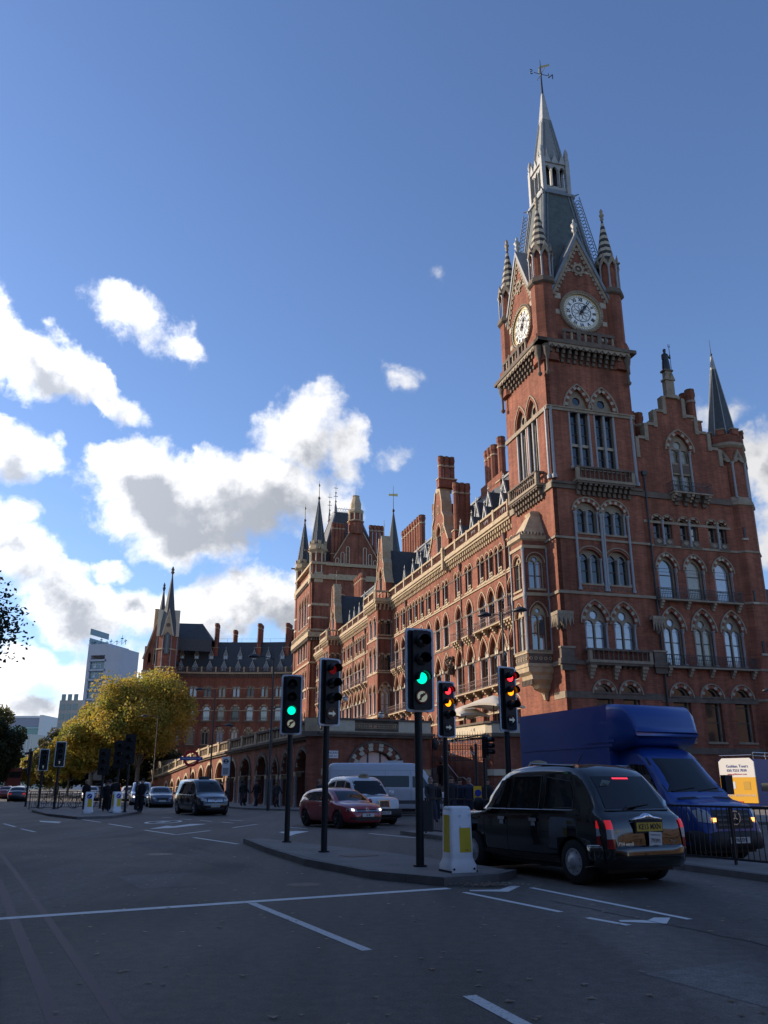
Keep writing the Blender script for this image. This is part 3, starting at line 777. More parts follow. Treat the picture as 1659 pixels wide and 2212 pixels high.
# lantern
lt = frust([(1.62, 60.4), (1.8, 60.45), (1.8, 60.75), (1.5, 60.8), (1.5, 61.25)], LEAD)
lt.box((C4[0]-.7, C4[1]-.7, 61.2), (C4[0]+.7, C4[1]+.7, 64.4), BLACK)
lant = lt.obj('lantern', hotel)
f_ = M().xz([(-1.42, 61.25), (1.42, 61.25), (1.42, 65.0), (-1.42, 65.0)], 0, .25, LEADL, [opening(c, 61.7, .62, 2.1, .5, 4) for c in (-.86, 0, .86)]).mesh('arcade')
gb = M().xz([(-.42, 64.6), (.42, 64.6), (0, 65.9)], -.12, .1, LEADL).tube((0, 0, 65.8), (0, 0, 66.4), .06, .02, LEADL, n=5).mesh('gablet')
cl = M().lathe([(.11, 0), (.07, .1), (.07, 2.0), (.12, 2.2)], LEADL, n=6).mesh('column')
for k in range(4):
    Mx = Matrix.Rotation(k*pi/2, 4, 'Z'); p = Mx @ Vector((0, -1.42, 0))
    q = inst('arcade', f_, lant, (C4[0]+p.x, C4[1]+p.y, 0), k*pi/2)
    for c in (-.86, 0, .86):
        p = Mx @ Vector((c, -1.46, 0)); inst('gablet', gb, lant, (C4[0]+p.x, C4[1]+p.y, 0), k*pi/2)
    for c in (-1.29, -.43, .43, 1.29):
        p = Mx @ Vector((c, -1.48, 0)); inst('column', cl, lant, (C4[0]+p.x, C4[1]+p.y, 61.65))
for sx, sy in ((-1, -1), (1, -1), (1, 1), (-1, 1)):
    a = M().box((-.22, -.22, 60.8), (.22, .22, 65.2), LEADL).lathe([(.25, 65.2), (.3, 65.4), (.2, 65.6), (.28, 65.9), (.24, 66.3), (.08, 66.8)], LEADL, n=6)
    a.lathe([(.12, 60.2), (.2, 60.5)], LEAD, n=5, c=(sx*.35, sy*.35, 0)); a.tube((0, 0, 60.5), (sx*.75, sy*.75, 60.6), .14, .05, LEAD, n=5)
    inst('corner_pier', a.mesh('corner_pier'), lant, (C4[0]+sx*1.42, C4[1]+sy*1.42, 0))
up = frust([(1.45, 64.9), (1.45, 65.05), (1.22, 65.1), (.47, 71.4)], mat('pale_slate', (.21, .22, .215), .6, var=.2), None)
frust([(.49, 71.4), (.12, 75.4)], LEADL, up)
up = up.obj('upper_spire', hotel)
a = M()
for sx, sy in ((-1, -1), (1, -1), (1, 1), (-1, 1)):
    a.tube((C4[0]+sx*1.22, C4[1]+sy*1.22, 65.1), (C4[0]+sx*.47, C4[1]+sy*.47, 71.4), .11, .08, LEAD, n=5)
for k in range(4):
    for u in (-1, 1):
        def P(h, z, i):
            x, y = u*(h-i), -(h+.02)
            for _ in range(k): x, y = -y, x
            return (C4[0]+x, C4[1]+y, z)
        a.tube(P(1.22, 65.2, .36), P(.52, 71.0, .22), .05, .05, LEAD, n=4)
inst('hip_rolls', a.mesh('hip_rolls'), up)
# weather vane: pole, compass letters, arrow
a = M().tube((4.4, 4.4, 75.2), (4.4, 4.4, 80.3), .15, .03, IRON, n=6).lathe([(.05, 78.0), (.14, 78.2), (.05, 78.4)], IRON, c=(4.4, 4.4, 0), n=6)
vane = a.obj('weather_vane', hotel)
M().tube((4.4-.9, 4.4, 78.25), (4.4+.9, 4.4, 78.25), .035, .035, IRON, n=4).tube((4.4, 4.4-.9, 78.25), (4.4, 4.4+.9, 78.25), .035, .035, IRON, n=4).obj('cross_arm', vane)
for t, x, y in (('N', 1.2, 0), ('S', -1.2, 0)):
    q = inst('compass_letter', text_mesh(t, .95, IRON, extrude=.03), vane, (4.4+x, 4.4+y, 78.25))
    q.rotation_euler = (pi/2, 0, pi)
M().xz([(-.25, 79.0), (1.1, 79.75), (1.15, 80.1), (.9, 79.9), (-.1, 79.35)], -.03, .03, GOLD).xz([(-.3, 78.3), (-.15, 78.4), (-.1, 79.0), (-.22, 79.0)], -.03, .03, GOLD).obj('arrow', vane, (4.4, 4.4, 0))

# ---- gabled end range, right of the clock tower
RB = .14
o = []
for cx in (10.26, 11.36, 13.03, 14.13, 16.03, 17.13): o.append(opening(cx, 22.0, .82, 2.25, .42))
for cx in (10.8, 13.65, 16.6): o.append(opening(cx, 17.1, 1.75, 2.7, 1.2))
for cx in (10.75, 13.85, 16.85): o.append(opening(cx, 11.3, 1.9, 3.05, 1.65))
for cx in (10.85, 13.88, 16.91): o.append(opening(cx, 5.0, 1.65, 3.6, .85))
o.append(opening(13.6, 27.15, 2.3, 4.25, 1.75))
gab = [(8.78, 0), (18.6, 0), (18.6, 30.45), (17.9, 30.45), (17.9, 31.9), (16.85, 31.9), (16.85, 33.45), (15.62, 33.45), (15.62, 35.0), (14.45, 35.0), (14.45, 36.8),
       (12.45, 36.8), (12.45, 35.2), (11.3, 35.2), (11.3, 33.7), (10.2, 33.7), (10.2, 32.2), (9.1, 32.2), (9.1, 30.4), (8.78, 30.4)]
E_(wall('end_wall', gab, o), 0, RB)
for cx in (10.26, 11.36, 13.03, 14.13, 16.03, 17.13):
    E_(window('R3', .82, 2.25, .42, 1, lhs=2.2, lrise=.38, hood=.22, vous=9, depth=.25, mull=.05, transoms=(1.2,)), cx, RB, 22.0)
for cx in (10.8, 13.58, 16.58):
    a = M().lathe([(.16, 0), (.1, .15), (.1, 2.05), (.17, 2.3)], GRAN, n=7); E_(a.obj('shaft', hotel), cx, RB-.08, 22.0)
    a = M().box((cx-.98, -.04, 22.02), (cx+.98, .03, 22.62), SOOT_SHADE)
    for q in (-.52, .52): a.xz([(cx+q-.3, 22.32), (cx+q, 22.1), (cx+q+.3, 22.32), (cx+q, 22.54)], -.08, -.03, STONE)
    E_(a.obj('sill_panel', hotel), 0, RB)
for cx in (10.8, 13.65, 16.6):
    E_(window('R2', 1.75, 2.7, 1.2, 1, lhs=2.6, lrise=1.0, hood=.36, vous=12, cols=(-.95, .95), pane=GLASSP, transoms=(1.0, 2.2), mull=.16), cx, RB, 17.1)
for cx in (10.75, 13.85, 16.85):
    E_(window('R1', 1.9, 3.05, 1.65, 2, lhs=2.85, lrise=.45, circ=(3.72, .33), hood=.42, vous=14, cols=(-1.0, 1.0), pane=GLASSP, transoms=(1.0, 2.0)), cx, RB, 11.3)
for cx in (10.85, 13.88, 16.91):
    E_(window('G1', 1.65, 3.6, .85, 1, lhs=3.6, lrise=.75, hood=.4, vous=11, transoms=(1.6, 2.9)), cx, RB, 5.0)
E_(window('GW', 2.3, 4.25, 1.75, 2, lhs=4.0, lrise=.5, circ=(4.95, .4), hood=.45, vous=14, cols=(-1.1, 1.1, 0), pane=GLASSP, transoms=(.9,), mull=.2), 13.6, RB, 27.15)
a = M().box((-1.15, .2, 1.9), (1.15, .4, 3.1), STONE)
for q in (-.57, .57): a.box((q-.42, .15, 2.1), (q+.42, .21, 2.9), SOOT_SHADE)
E_(a.obj('tracery_panel', hotel), 13.6, RB, 27.15)
for z0, z1, pr, mt in ((26.4, 26.95, .16, SOOT_SHADE), (21.8, 22.0, .1, STONE), (11.0, 11.25, .1, SOOT_SHADE), (8.2, 8.75, .05, SOOT_SHADE), (4.0, 4.5, .12, SOOT_SHADE)): band(8.9, 18.5, z0, z1, pr, mt, E_, RB)
band(8.9, 18.0, 24.0, 24.25, .06, STONE, E_, RB)
# step coping of the gable
st = [(8.9, 30.4, 32.2), (9.1, 32.2, 0)]
a = M(); xs = [(8.85, 30.4), (9.1, 32.2), (10.2, 33.7), (11.3, 35.2), (12.45, 36.8)]
prev = 30.4
for i, (x, z) in enumerate(xs[1:]):
    x2 = xs[i+2][0] if i+2 < len(xs) else 14.45
    a.box((x-.26, -.14, prev-.15), (x+.12, .6, z+.12), STONE); a.box((x+.12, -.14, z-.02), (x2-.26, .6, z+.26), STONE); prev = z
xs = [(17.9, 30.45), (17.9, 31.9), (16.85, 33.45), (15.62, 35.0), (14.45, 36.8)]
prev = 30.45
for i, (x, z) in enumerate(xs[1:]):
    x2 = xs[i+2][0] if i+2 < len(xs) else 14.3
    a.box((x-.12, -.14, prev-.15), (x+.26, .6, z+.12), STONE)
    if i+2 < len(xs): a.box((x2+.26, -.14, z-.02), (x-.12, .6, z+.26), STONE)
    prev = z
E_(a.obj('stepped_coping', hotel), 0, RB)
# pedestal and statue with a spear on the gable's top
a = M().box((-.62, -.35, 0), (.62, .45, .35), STONE).box((-.45, -.25, .35), (.45, .35, 1.9), STONE).box((-.55, -.3, 1.9), (.55, .4, 2.1), STONE)
for x in (-.28, .28): a.xz([(x-.3, 1.9), (x+.3, 1.9), (x, 2.7)], -.36, -.2, STONE)
a.box((-.36, -.2, 2.0), (.36, .3, 2.95), STONE).box((-.5, -.3, 2.9), (.5, .4, 3.08), SOOT_SHADE)
E_(a.obj('statue_pedestal', hotel), 13.3, RB+.1, 36.8)
a = M().lathe([(.40, 0), (.42, .3), (.36, 1.0), (.30, 1.3), (.38, 1.55), (.30, 1.78), (.11, 1.84), (.12, 1.95), (.165, 2.1), (.15, 2.28), (.05, 2.38)], BLACK, n=10, sy=.8)
a.tube((.26, 0, 1.65), (.52, -.05, 1.35), .11, .08, BLACK, n=6).tube((.52, -.05, 1.35), (.5, -.1, 1.75), .08, .06, BLACK, n=6).tube((-.28, 0, 1.65), (-.4, -.1, 1.1), .11, .08, BLACK, n=6)
a.xz([(-.16, 2.2), (.1, 2.42), (.16, 2.3), (.05, 2.25)], -.05, .05, BLACK)
stt = a.obj('statue', hotel); E_(stt, 13.3, RB+.15, 39.88)
a = M().tube((.5, -.1, .1), (.5, -.1, 2.6), .03, .03, IRON, n=5)
for q in (-.1, 0, .1): a.tube((.5+q, -.1, 2.6), (.5+q*1.2, -.1, 2.95), .025, .01, IRON, n=4)
a.tube((.4, -.1, 2.6), (.6, -.1, 2.6), .025, .025, IRON, n=4); inst('trident', a.mesh('trident'), stt)
# iron balconies on the end range
def iron_balcony(place, s0, s1, z, proud=.6, h=.95, d=0.0, mt=IRON, br=True, pitch=.16):
    if place is S_: s0, s1 = -s1, -s0
    a = M().box((s0, -proud, z-.14), (s1, 0, z), STONE); place(a.obj('balcony_slab', hotel), 0, d)
    a = M()
    for zz in (.08, h*.62, h): a.box((s0, -proud+.02, z+zz-.02), (s1, -proud+.05, z+zz+.02), mt)
    n = int((s1-s0)/pitch)
    for k in range(n+1):
        c = s0 + k*(s1-s0)/n; a.box((c-.012, -proud+.02, z), (c+.012, -proud+.045, z+h), mt)
    for c in (s0, s1):
        for zz in (.08, h): a.box((c-.02, -proud, z+zz-.02), (c+.02, 0, z+zz+.02), mt)
        for k in range(4): a.box((c-.012, -proud*k/4, z), (c+.012, -proud*k/4+.025, z+h), mt)
    place(stuff(a.obj('railing', hotel)), 0, d)
    if br:
        a = M(); k = max(2, round((s1-s0)/2.4))
        for i in range(k+1):
            c = s0+.25 + i*(s1-s0-.5)/k
            for t in range(3): a.box((c-.14, -proud*(.9-.28*t), z-.14-.22*(t+1)), (c+.14, 0, z-.14-.22*t), STONE)
        place(a.obj('brackets', hotel), 0, d)
iron_balcony(E_, 9.55, 18.5, 11.15, d=RB); iron_balcony(E_, 9.5, 17.9, 17.0, d=RB)
iron_balcony(E_, 11.9, 16.0, 27.05, proud=.8, d=RB)
E_(stuff(corbels(12.0, 15.9, 25.9, 26.9, .7, SOOT_SHADE, pitch=.85, w=.4, tiers=3).obj('corbel_row', hotel)), 0, RB)
# end turret: octagon with colonnettes, battlements, slate spire
TX, TY = 19.75, 1.55
a = M().lathe([(1.95, 0), (1.95, 26.6), (1.75, 26.9), (1.75, 32.6)], BRICK, c=(TX, TY, 0), n=8, rot=pi/8, smooth=False)
et = a.obj('end_turret', hotel)
a = M().lathe([(1.75, 26.3), (2.1, 26.5), (2.1, 26.8), (1.9, 27.0), (1.9, 27.3), (1.76, 27.35)], STONE, c=(TX, TY, 0), n=8, rot=pi/8, smooth=False)
for z in (21.8, 17.0, 11.0, 8.4): a.lathe([(1.96, z), (2.06, z+.05), (2.06, z+.2), (1.96, z+.25)], STONE, c=(TX, TY, 0), n=8, rot=pi/8, smooth=False)
a.lathe([(1.8, 32.4), (2.0, 32.6), (2.0, 32.8), (1.9, 32.9)], STONE, c=(TX, TY, 0), n=8, rot=pi/8, smooth=False)
inst('turret_bands', a.mesh('turret_bands'), et)
a = M().lathe([(1.9, 32.85), (1.9, 33.7), (1.6, 33.7), (1.6, 32.9)], BRICK, c=(TX, TY, 0), n=8, rot=pi/8, smooth=False)
mer = M().box((-.38, -.15, 0), (.38, .2, .5), BRICK).box((-.44, -.2, .5), (.44, .25, .62), STONE).mesh('merlon')
inst('parapet', a.mesh('parapet'), et)
for k in range(8):
    t = 2*pi*k/8; q = inst('merlon', mer, et, (TX+1.72*cos(t), TY+1.72*sin(t), 33.7)); q.rotation_euler = (0, 0, t+pi/2)
    t2 = t + pi/8
    q = M().lathe([(.18, 0), (.11, .2), (.11, 3.3), (.2, 3.6)], GRAN, n=7).mesh('column') if k == 0 else q3
    q3 = q
    inst('column', q3, et, (TX+1.8*cos(t2), TY+1.8*sin(t2), 27.2))
    if k == 0:
        gg = M().xz([(-.62, 0), (-.3, .0), (0, .3), (.3, 0), (.62, 0), (.5, .35), (0, 1.35), (-.5, .35)], -.1, .12, STONE); gg.xz([(-.15, .5), (.15, .5), (0, .9)], -.13, -.1, SOOT_SHADE); gg = gg.mesh('gablet')
    q = inst('gablet', gg, et, (TX+1.72*cos(t), TY+1.72*sin(t), 30.8)); q.rotation_euler = (0, 0, t+pi/2)
a = M().lathe([(1.5, 33.0), (.14, 42.6)], SLATE, c=(TX, TY, 0), n=8, rot=pi/8, smooth=False)
a.lathe([(.30, 41.5), (.13, 43.0)], LEADL, c=(TX, TY, 0), n=8, rot=pi/8, smooth=False).tube((TX, TY, 43), (TX, TY, 45.0), .05, .015, IRON, n=5).lathe([(.05, 43.1), (.14, 43.25), (.05, 43.4)], IRON, c=(TX, TY, 0), n=6)
for k in range(8):
    t = 2*pi*k/8 + pi/8; a.tube((TX+1.5*cos(t), TY+1.5*sin(t), 33.0), (TX+.14*cos(t), TY+.14*sin(t), 42.6), .05, .03, LEADL, n=4)
inst('spire', a.mesh('spire'), et)
for z, s in ((23.2, 19.2), (17.2, 19.35), (12.6, 19.5)):
    a = M().box((-.1, -.03, 0), (.1, .1, 1.1), BLACK).box((-.3, -.08, -.18), (.3, .1, 0), STONEL); E_(a.obj('slit_window', hotel), s, TY-1.84, z)
# flues and roofs behind the gable
def chimney(x, y, z0, z1, n=3, along='y', r=.42, collar=True):
    a = M(); L = (n-1)*r*2.15
    hx, hy = (r*1.25, L/2+r*1.25) if along == 'y' else (L/2+r*1.25, r*1.25)
    a.box((-hx, -hy, z0), (hx, hy, z0+(z1-z0)*.25), BRICK); a.box((-hx-.1, -hy-.1, z0+(z1-z0)*.25), (hx+.1, hy+.1, z0+(z1-z0)*.25+.15), STONE)
    for k in range(n):
        c = -L/2 + k*r*2.15
        px, py = (0, c) if along == 'y' else (c, 0)
        a.lathe([(r, z0+(z1-z0)*.25), (r, z1-1.5), (r*1.1, z1-1.42), (r*1.1, z1-1.25), (r, z1-1.2), (r, z1-.9)], BRICK, c=(px, py, 0), n=8, rot=pi/8, smooth=False)
        a.lathe([(r*1.02, z1-1.45), (r*1.14, z1-1.4), (r*1.14, z1-1.22), (r*1.02, z1-1.18)], STONE, c=(px, py, 0), n=8, rot=pi/8, smooth=False)
        a.lathe([(r, z1-.9), (r*1.2, z1-.6), (r*1.2, z1-.3), (r*1.1, z1-.25), (r*1.1, z1-.12)], BRICK, c=(px, py, 0), n=8, rot=pi/8, smooth=False)
        a.lathe([(r*1.15, z1-.12), (r*1.15, z1), (r*.6, z1+.06)], SOOT_SHADE, c=(px, py, 0), n=8, rot=pi/8, smooth=False)
    return a.obj('chimney', hotel, (x, y, 0))
chimney(15.9, 1.6, 33.5, 38.3, 3, 'y'); chimney(9.9, 1.4, 31.5, 35.4, 2, 'x', r=.4)
a = M().add([(9, .8, 30.4), (18.5, .8, 30.4), (13.7, .8, 36.5), (9, 14, 30.4), (18.5, 14, 30.4), (13.7, 14, 36.5)], [(0, 2, 5, 3), (1, 4, 5, 2), (0, 1, 2)], SLATE); a.obj('roof', hotel)
a = M().box((8.9, .7, 0), (19, 14, 30.4), BRICK); a.obj('range_core', hotel)
a = M().tube((9.35, -.02, 4.5), (9.35, -.02, 28.6), .09, .09, IRON, n=6).box((9.15, -.15, 28.5), (9.6, .1, 28.9), IRON); a.obj('downpipe', hotel)
# train shed roof glimpsed behind the end turret
a = M().add([(20.5, 6, 0), (60, 6, 0), (60, 6, 18.5), (20.5, 6, 20.5), (20.5, 30, 26), (60, 30, 24)], [(0, 1, 2, 3), (3, 2, 5, 4)], SLATE); a.obj('train_shed', hotel)
# ---- the long sunlit front (position s west along the front)
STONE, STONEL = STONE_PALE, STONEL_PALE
FB = .35      # the front lies a little behind the tower's face
cent = [10.2, 12.9, 15.3, 17.7, 21.3, 24.6, 28.8, 31.7, 35.0, 37.8, 40.3, 42.8, 45.8, 48.8, 59.6, 62.0, 64.4, 67.8, 70.2, 72.6, 76.0, 78.4, 81.6, 92.0, 94.4, 97.0, 99.8, 102.4, 105.2]
o = []
for c in cent:
    for q in (-.56, .56): o.append(opening(-c+q, 21.7, .86, 2.3, .5, 4))
    o.append(opening(-c, 16.8, 1.65, 2.4, 1.35, 5))
    o.append(opening(-c, 11.0, 1.8, 2.9, 1.85, 5))
    o.append(opening(-c, 5.8, 1.6, 2.6, .9, 5))
S_(wall('front_wall', [(-108, 0), (-8.7, 0), (-8.7, 27.0), (-108, 27.0)], o, depth=.5), 0, FB)
blk = [(51.3, 57.0), (84.3, 89.6)]
RINGB = BRICK
k = 0
for c in cent:
    for q in (-.56, .56):
        S_(window('S3', .86, 2.3, .5, 1, lhs=2.2, lrise=.45, hood=.27, depth=.22, nar=4, mull=.05, bars=False), c+q, FB, 21.7)
    a = M().lathe([(.13, 0), (.08, .1), (.08, 2.1), (.15, 2.35)], GRAN, n=6) if k == 0 else None
    if k == 0:
        S3c = a.mesh('shaft'); pn = M().box((-.95, -.05, 0), (.95, .02, .12), STONE); pn.xz([(-.4, .15), (.4, .15), (.4, .6), (-.4, .6)], -.14, -.1, STONE, [circle(-.18, .37, .14, 6), circle(.18, .37, .14, 6)]); pn = pn.mesh('sill_screen')
    S_(inst('shaft', S3c, hotel), c, FB-.05, 21.7)
    for q in (-.52, .52): S_(inst('sill_screen', pn, hotel), c+q*.9, FB, 21.7) if q < 0 else None
    S_(window('S2', 1.65, 2.4, 1.35, 1, lhs=2.3, lrise=1.2, hood=.38, cols=(-.85, .85), depth=.36, nar=5, transoms=(1.1, 2.0), colr=.12, mull=.1), c, FB, 16.8)
    S_(window('S1', 1.8, 2.9, 1.85, 2, lhs=2.7, lrise=.5, circ=(3.6, .3), hood=.40, cols=(-.95, .95), depth=.4, nar=5, transoms=(1.2, 2.0), colr=.12), c, FB, 11.0)
    S_(window('S0', 1.6, 2.6, .9, 1, lhs=2.5, lrise=.8, hood=.36, depth=.4, nar=5, transoms=(1.2,), mull=.1), c, FB, 5.8)
    k += 1
# foliage capitals that catch the light beside the first-floor arches
cap = M()
for t in range(5): 
    an = pi*(.15+.7*t/4); cap.tube((0, -.1, 0), (.28*cos(an), -.22, .38*sin(an)), .05, .02, STONEL, n=4)
cap.box((-.16, -.2, -.22), (.16, 0, .02), STONEL); cap = cap.mesh('carved_capital')
for c in cent:
    for q in (-.98, .98): S_(inst('carved_capital', cap, hotel), c+q, FB, 14.05)
def fband(s0, s1, z0, z1, pr, mt, step=0, d=FB): band(-s1, -s0, z0, z1, pr, mt, S_, d, step=step)
fband(8.75, 107.5, 21.3, 21.46, .12, STONE); fband(8.75, 107.5, 16.45, 16.6, .06, SOOT_SHADE); fband(8.75, 107.5, 13.8, 14.0, .05, SOOT_SHADE); fband(8.75, 107.5, 23.9, 24.04, .05, SOOT_SHADE)
fband(8.75, 107.5, 19.05, 19.22, .05, SOOT_SHADE); fband(8.75, 107.5, 8.2, 8.4, .06, STONE); fband(8.75, 107.5, 10.4, 10.6, .1, STONE)
# cornice with its corbel table and the balustraded parapet, set out bay by bay
BALR = mat('terracotta_baluster', (.20, .075, .05), .8, var=.2)
def parapet(place, s0, s1, d, z=25.45, mt=STONE, flip=True, parent=hotel):
    a = corbels(s0, s1, z, z+.85, .42, mt, pitch=.56, w=.22, tiers=2); n = int((s1-s0)/.46)
    ob = a.obj('corbel_table', parent); place(stuff(ob), 0, d)
    a = M().box((s0, -.55, z+.85), (s1, .02, z+1.1), mt).box((s0, -.7, z+1.1), (s1, .02, z+1.42), mt).box((s0, -.62, z+1.42), (s1, -.3, z+1.62), mt)
    ob = a.obj('cornice', parent); place(ob, 0, d)
    a = M().box((s0, -.64, z+2.5), (s1, -.3, z+2.72), mt)
    n = max(1, round((s1-s0)/3.7)); 
    for i in range(n+1):
        c = s0 + i*(s1-s0)/n; a.box((max(s0, c-.2), -.68, z+1.6), (min(s1, c+.2), -.26, z+2.8), mt)
    ob = a.obj('parapet_rail', parent); place(ob, 0, d)
    a = M(); n = int((s1-s0)/.40)
    for i in range(n):
        c = s0 + (i+.5)*(s1-s0)/n
        a.lathe([(.07, 0), (.09, .3), (.05, .7), (.08, .9)], BALR, c=(c, -.47, z+1.61), n=5)
    ob = a.obj('balusters', parent); place(stuff(ob), 0, d)
for s0, s1 in ((8.85, 27.3), (27.7, 51.2), (57.1, 84.2), (89.7, 107.4)): parapet(S_, -s1, -s0, FB)
a = M().box((-27.75, -.85, 25.6), (-27.25, 0, 28.3), STONE).box((-27.85, -.9, 27.9), (-27.15, 0, 28.1), STONE); S_(a.obj('parapet_pier', hotel), 0, FB)
# projecting blocks
for s0, s1 in blk:
    pj = 2.1
    w = [opening(-(s0+c), z, 1.15, hs, r, 5) for c in (1.6, 3.9) for z, hs, r in ((21.7, 2.3, .5), (16.8, 2.4, .95), (11.0, 2.9, 1.1))]
    S_(wall('bay_front', [(-s1, 0), (-s0, 0), (-s0, 27), (-s1, 27)], w, depth=.4), 0, -pj+FB)
    we = [opening(c, z, .8, hs, r, 5) for c in (.62, 1.6) for z, hs, r in ((21.9, 1.6, .4), (16.9, 1.7, .5))]
    we.append(opening(1.1, 11.0, 1.4, 2.7, 1.3, 5))
    e = wall('bay_side', [(0, 0), (pj, 0), (pj, 27), (0, 27)], we, depth=.3); e.location = (-pj+FB, s0, 0)
    e = M().box((-.01, 0, 0), (pj, .02, 27), BRICK).obj('bay_side', hotel, (-pj+FB, s1-.02, 0))
    for c in (.62, 1.6):
        for z, hs, r, ky in ((21.9, 1.6, .4, 'B3'), (16.9, 1.7, .5, 'B2')):
            q = window(ky, .8, hs, r, 1, hood=.22, vous=9, depth=.22, nar=5, mull=.05); q.location = (-pj+FB+c, s0, z)
    q = window('B1', 1.4, 2.7, 1.3, 2, lhs=2.5, lrise=.4, circ=(3.15, .26), hood=.32, vous=10, depth=.25, pane=GLASSP, transoms=(1.2,)); q.location = (-pj+FB+1.1, s0, 11.0)
    for z, hs, r, ky in ((21.7, 2.3, .5, 'F3'), (16.8, 2.4, .95, 'F2'), (11.0, 2.9, 1.1, 'F1')):
        for c in (1.6, 3.9): S_(window(ky, 1.15, hs, r, 1, hood=.28, depth=.28, nar=5, cols=(-.6, .6), mull=.06), s0+c, -pj+FB, z)
    for z0, z1 in ((21.25, 21.5), (16.45, 16.65), (10.4, 10.7)):
        a = M().box((-pj+FB-.1, s0-.1, z0), (FB+.1, s1+.1, z1), STONE); a.obj('string_course', hotel)
    parapet(S_, -s1-.1, -s0+.1, FB-pj)
    def Eb(ob, s, d): ob.location = (s, d, 0); return ob
    parapet(Eb, -pj+FB-.6, FB-.3, s0)
    a = M().lathe([(.12, 0), (.12, 10.8)], GRAN, n=7); 
    for x in (0.0, pj): a2 = M().lathe([(.17, 0), (.11, .2), (.11, 4.4), (.17, 4.6)], GRAN, n=7).obj('shaft', hotel, (-pj+FB+x-.05, s0-.05, 16.9))
    a = M()
    a.add([(-pj+FB, s0, 27), (FB+1, s0, 27), (FB+1, s1, 27), (-pj+FB, s1, 27)], [(0, 1, 2, 3)], LEAD); a.obj('bay_roof', hotel)
# balconies with red-brown railings
for s0, s1 in ((11.4, 26.6), (36.0, 50.6), (58.0, 83.0), (91, 101)): iron_balcony(S_, s0, s1, 10.75, proud=.85, d=FB, mt=IRONR, pitch=.22)
for s0, s1 in ((9.3, 11.2), (11.8, 18.9), (20.3, 22.3), (23.6, 25.6), (36.3, 43.2), (44.6, 46.6), (47.8, 49.8), (58.6, 65.4), (66.8, 73.6), (75, 79.4), (80.6, 82.6), (91, 98), (98.8, 103.4)):
    iron_balcony(S_, s0, s1, 16.72, proud=.7, d=FB, mt=IRONR, pitch=.22)
# carved lamp group beside the second bay
a = M()
rnd = random.Random(3)
for k in range(14): a.tube((rnd.uniform(-.5, .5), -.1, rnd.uniform(-1.2, .8)), (rnd.uniform(-.6, .6), -.7, rnd.uniform(-1.6, .8)), .2, .12, SOOT_SHADE, n=6)
S_(a.obj('carved_bracket', hotel), 26.95, FB, 14.6)
for s in (11.1, 23.6, 44.2, 66.2, 74.4, 91.0, 98.4):
    a = M().tube((-s, -.1, 5), (-s, -.1, 25.4), .08, .08, IRONR, n=6).lathe([(.1, 24.6), (.3, 25.4)], IRONR, c=(-s, -.15, 0), n=6); S_(a.obj('downpipe', hotel), 0, FB)
# main roof
def slab(a, p, mt): a.add(p, [(0, 1, 2, 3)], mt)
a = M(); a.add([(FB+.9, 8.8, 26.8), (FB+.9, 107, 26.8), (5.4, 107, 35.6), (5.4, 8.8, 35.6), (12, 8.8, 27), (12, 107, 27)], [(1, 0, 3, 2), (3, 4, 5, 2)], SLATE)
a.box((5.2, 8.8, 35.5), (5.6, 107, 35.75), LEAD); a.obj('roof', hotel)
# dormers: slate cheeks, pale bargeboards with a cross, glazed gothic opening
def dormer_meshes(w, h, L):
    hw = w/2
    root = M().add([(-hw, 0, h*.42), (0, 0, h), (hw, 0, h*.42), (-hw, L, h*.42), (0, L, h), (hw, L, h*.42), (-hw, 0, 0), (hw, 0, 0), (-hw, L, 0), (hw, L, 0)], [(1, 0, 3, 4), (2, 1, 4, 5), (0, 6, 8, 3), (7, 2, 5, 9), (4, 3, 5)], SLATE)
    b = M()
    for s in (-1, 1): 
        b.xz([(s*(hw+.12), h*.30), (s*(hw-.08), h*.30), (0, h*.90), (0, h+.14)] if s == 1 else [(s*(hw+.12), h*.30), (0, h+.14), (0, h*.90), (s*(hw-.08), h*.30)], -.14, .05, LEADL)
        b.box((s*(hw-.05)-.06, -.08, 0), (s*(hw-.05)+.06, .02, h*.40), LEADL)
    b.tube((0, -.05, h), (0, -.05, h+.75), .045, .035, LEADL, n=4).box((-.2, -.08, h+.42), (.2, -.02, h+.5), LEADL)
    f = M().xz([(-hw+.05, 0), (hw-.05, 0), (hw-.05, h*.38), (0, h*.92), (-hw+.05, h*.38)], 0, .1, LEAD, [opening(-hw*.36, .12, hw*.55, h*.26, h*.12, 3), opening(hw*.36, .12, hw*.55, h*.26, h*.12, 3), circle(0, h*.58, hw*.2, 8)])
    g = M().xz([(-hw+.1, .05), (hw-.1, .05), (hw-.1, h*.36), (0, h*.8), (-hw+.1, h*.36)], .08, .08, GLASSP)
    return root.mesh('dormer'), b.mesh('bargeboard'), f.mesh('dormer_front'), g.mesh('pane')
DM1 = dormer_meshes(1.45, 2.6, 1.6); DM2 = dormer_meshes(1.15, 2.5, 1.3); DF1 = dormer_meshes(1.9, 3.5, 2.4); DF2 = dormer_meshes(1.5, 3.0, 2.2)
def dormer(dm, loc, rz, parent=hotel):
    r = inst('dormer', dm[0], parent, loc, rz)
    inst('bargeboard', dm[1], r); inst('dormer_front', dm[2], r); inst('pane', dm[3], r)
    return r
low = [10.6, 13.1, 17.7, 21.5, 25.0, 36.6, 39.9, 43.4, 47.3, 60.0, 63.2, 66.5, 70.0, 73.4, 77.0, 80.5, 92.3, 95.4, 98.6, 102, 105]
for s in low: dormer(DF1, (FB+.75, s, 27.0), -pi/2)
for s in (11.8, 15.4, 19.6, 23.2, 38.2, 41.7, 45.4, 61.6, 68.2, 75.2, 93.9, 100.3): dormer(DF2, (FB+2.1, s, 29.9), -pi/2)
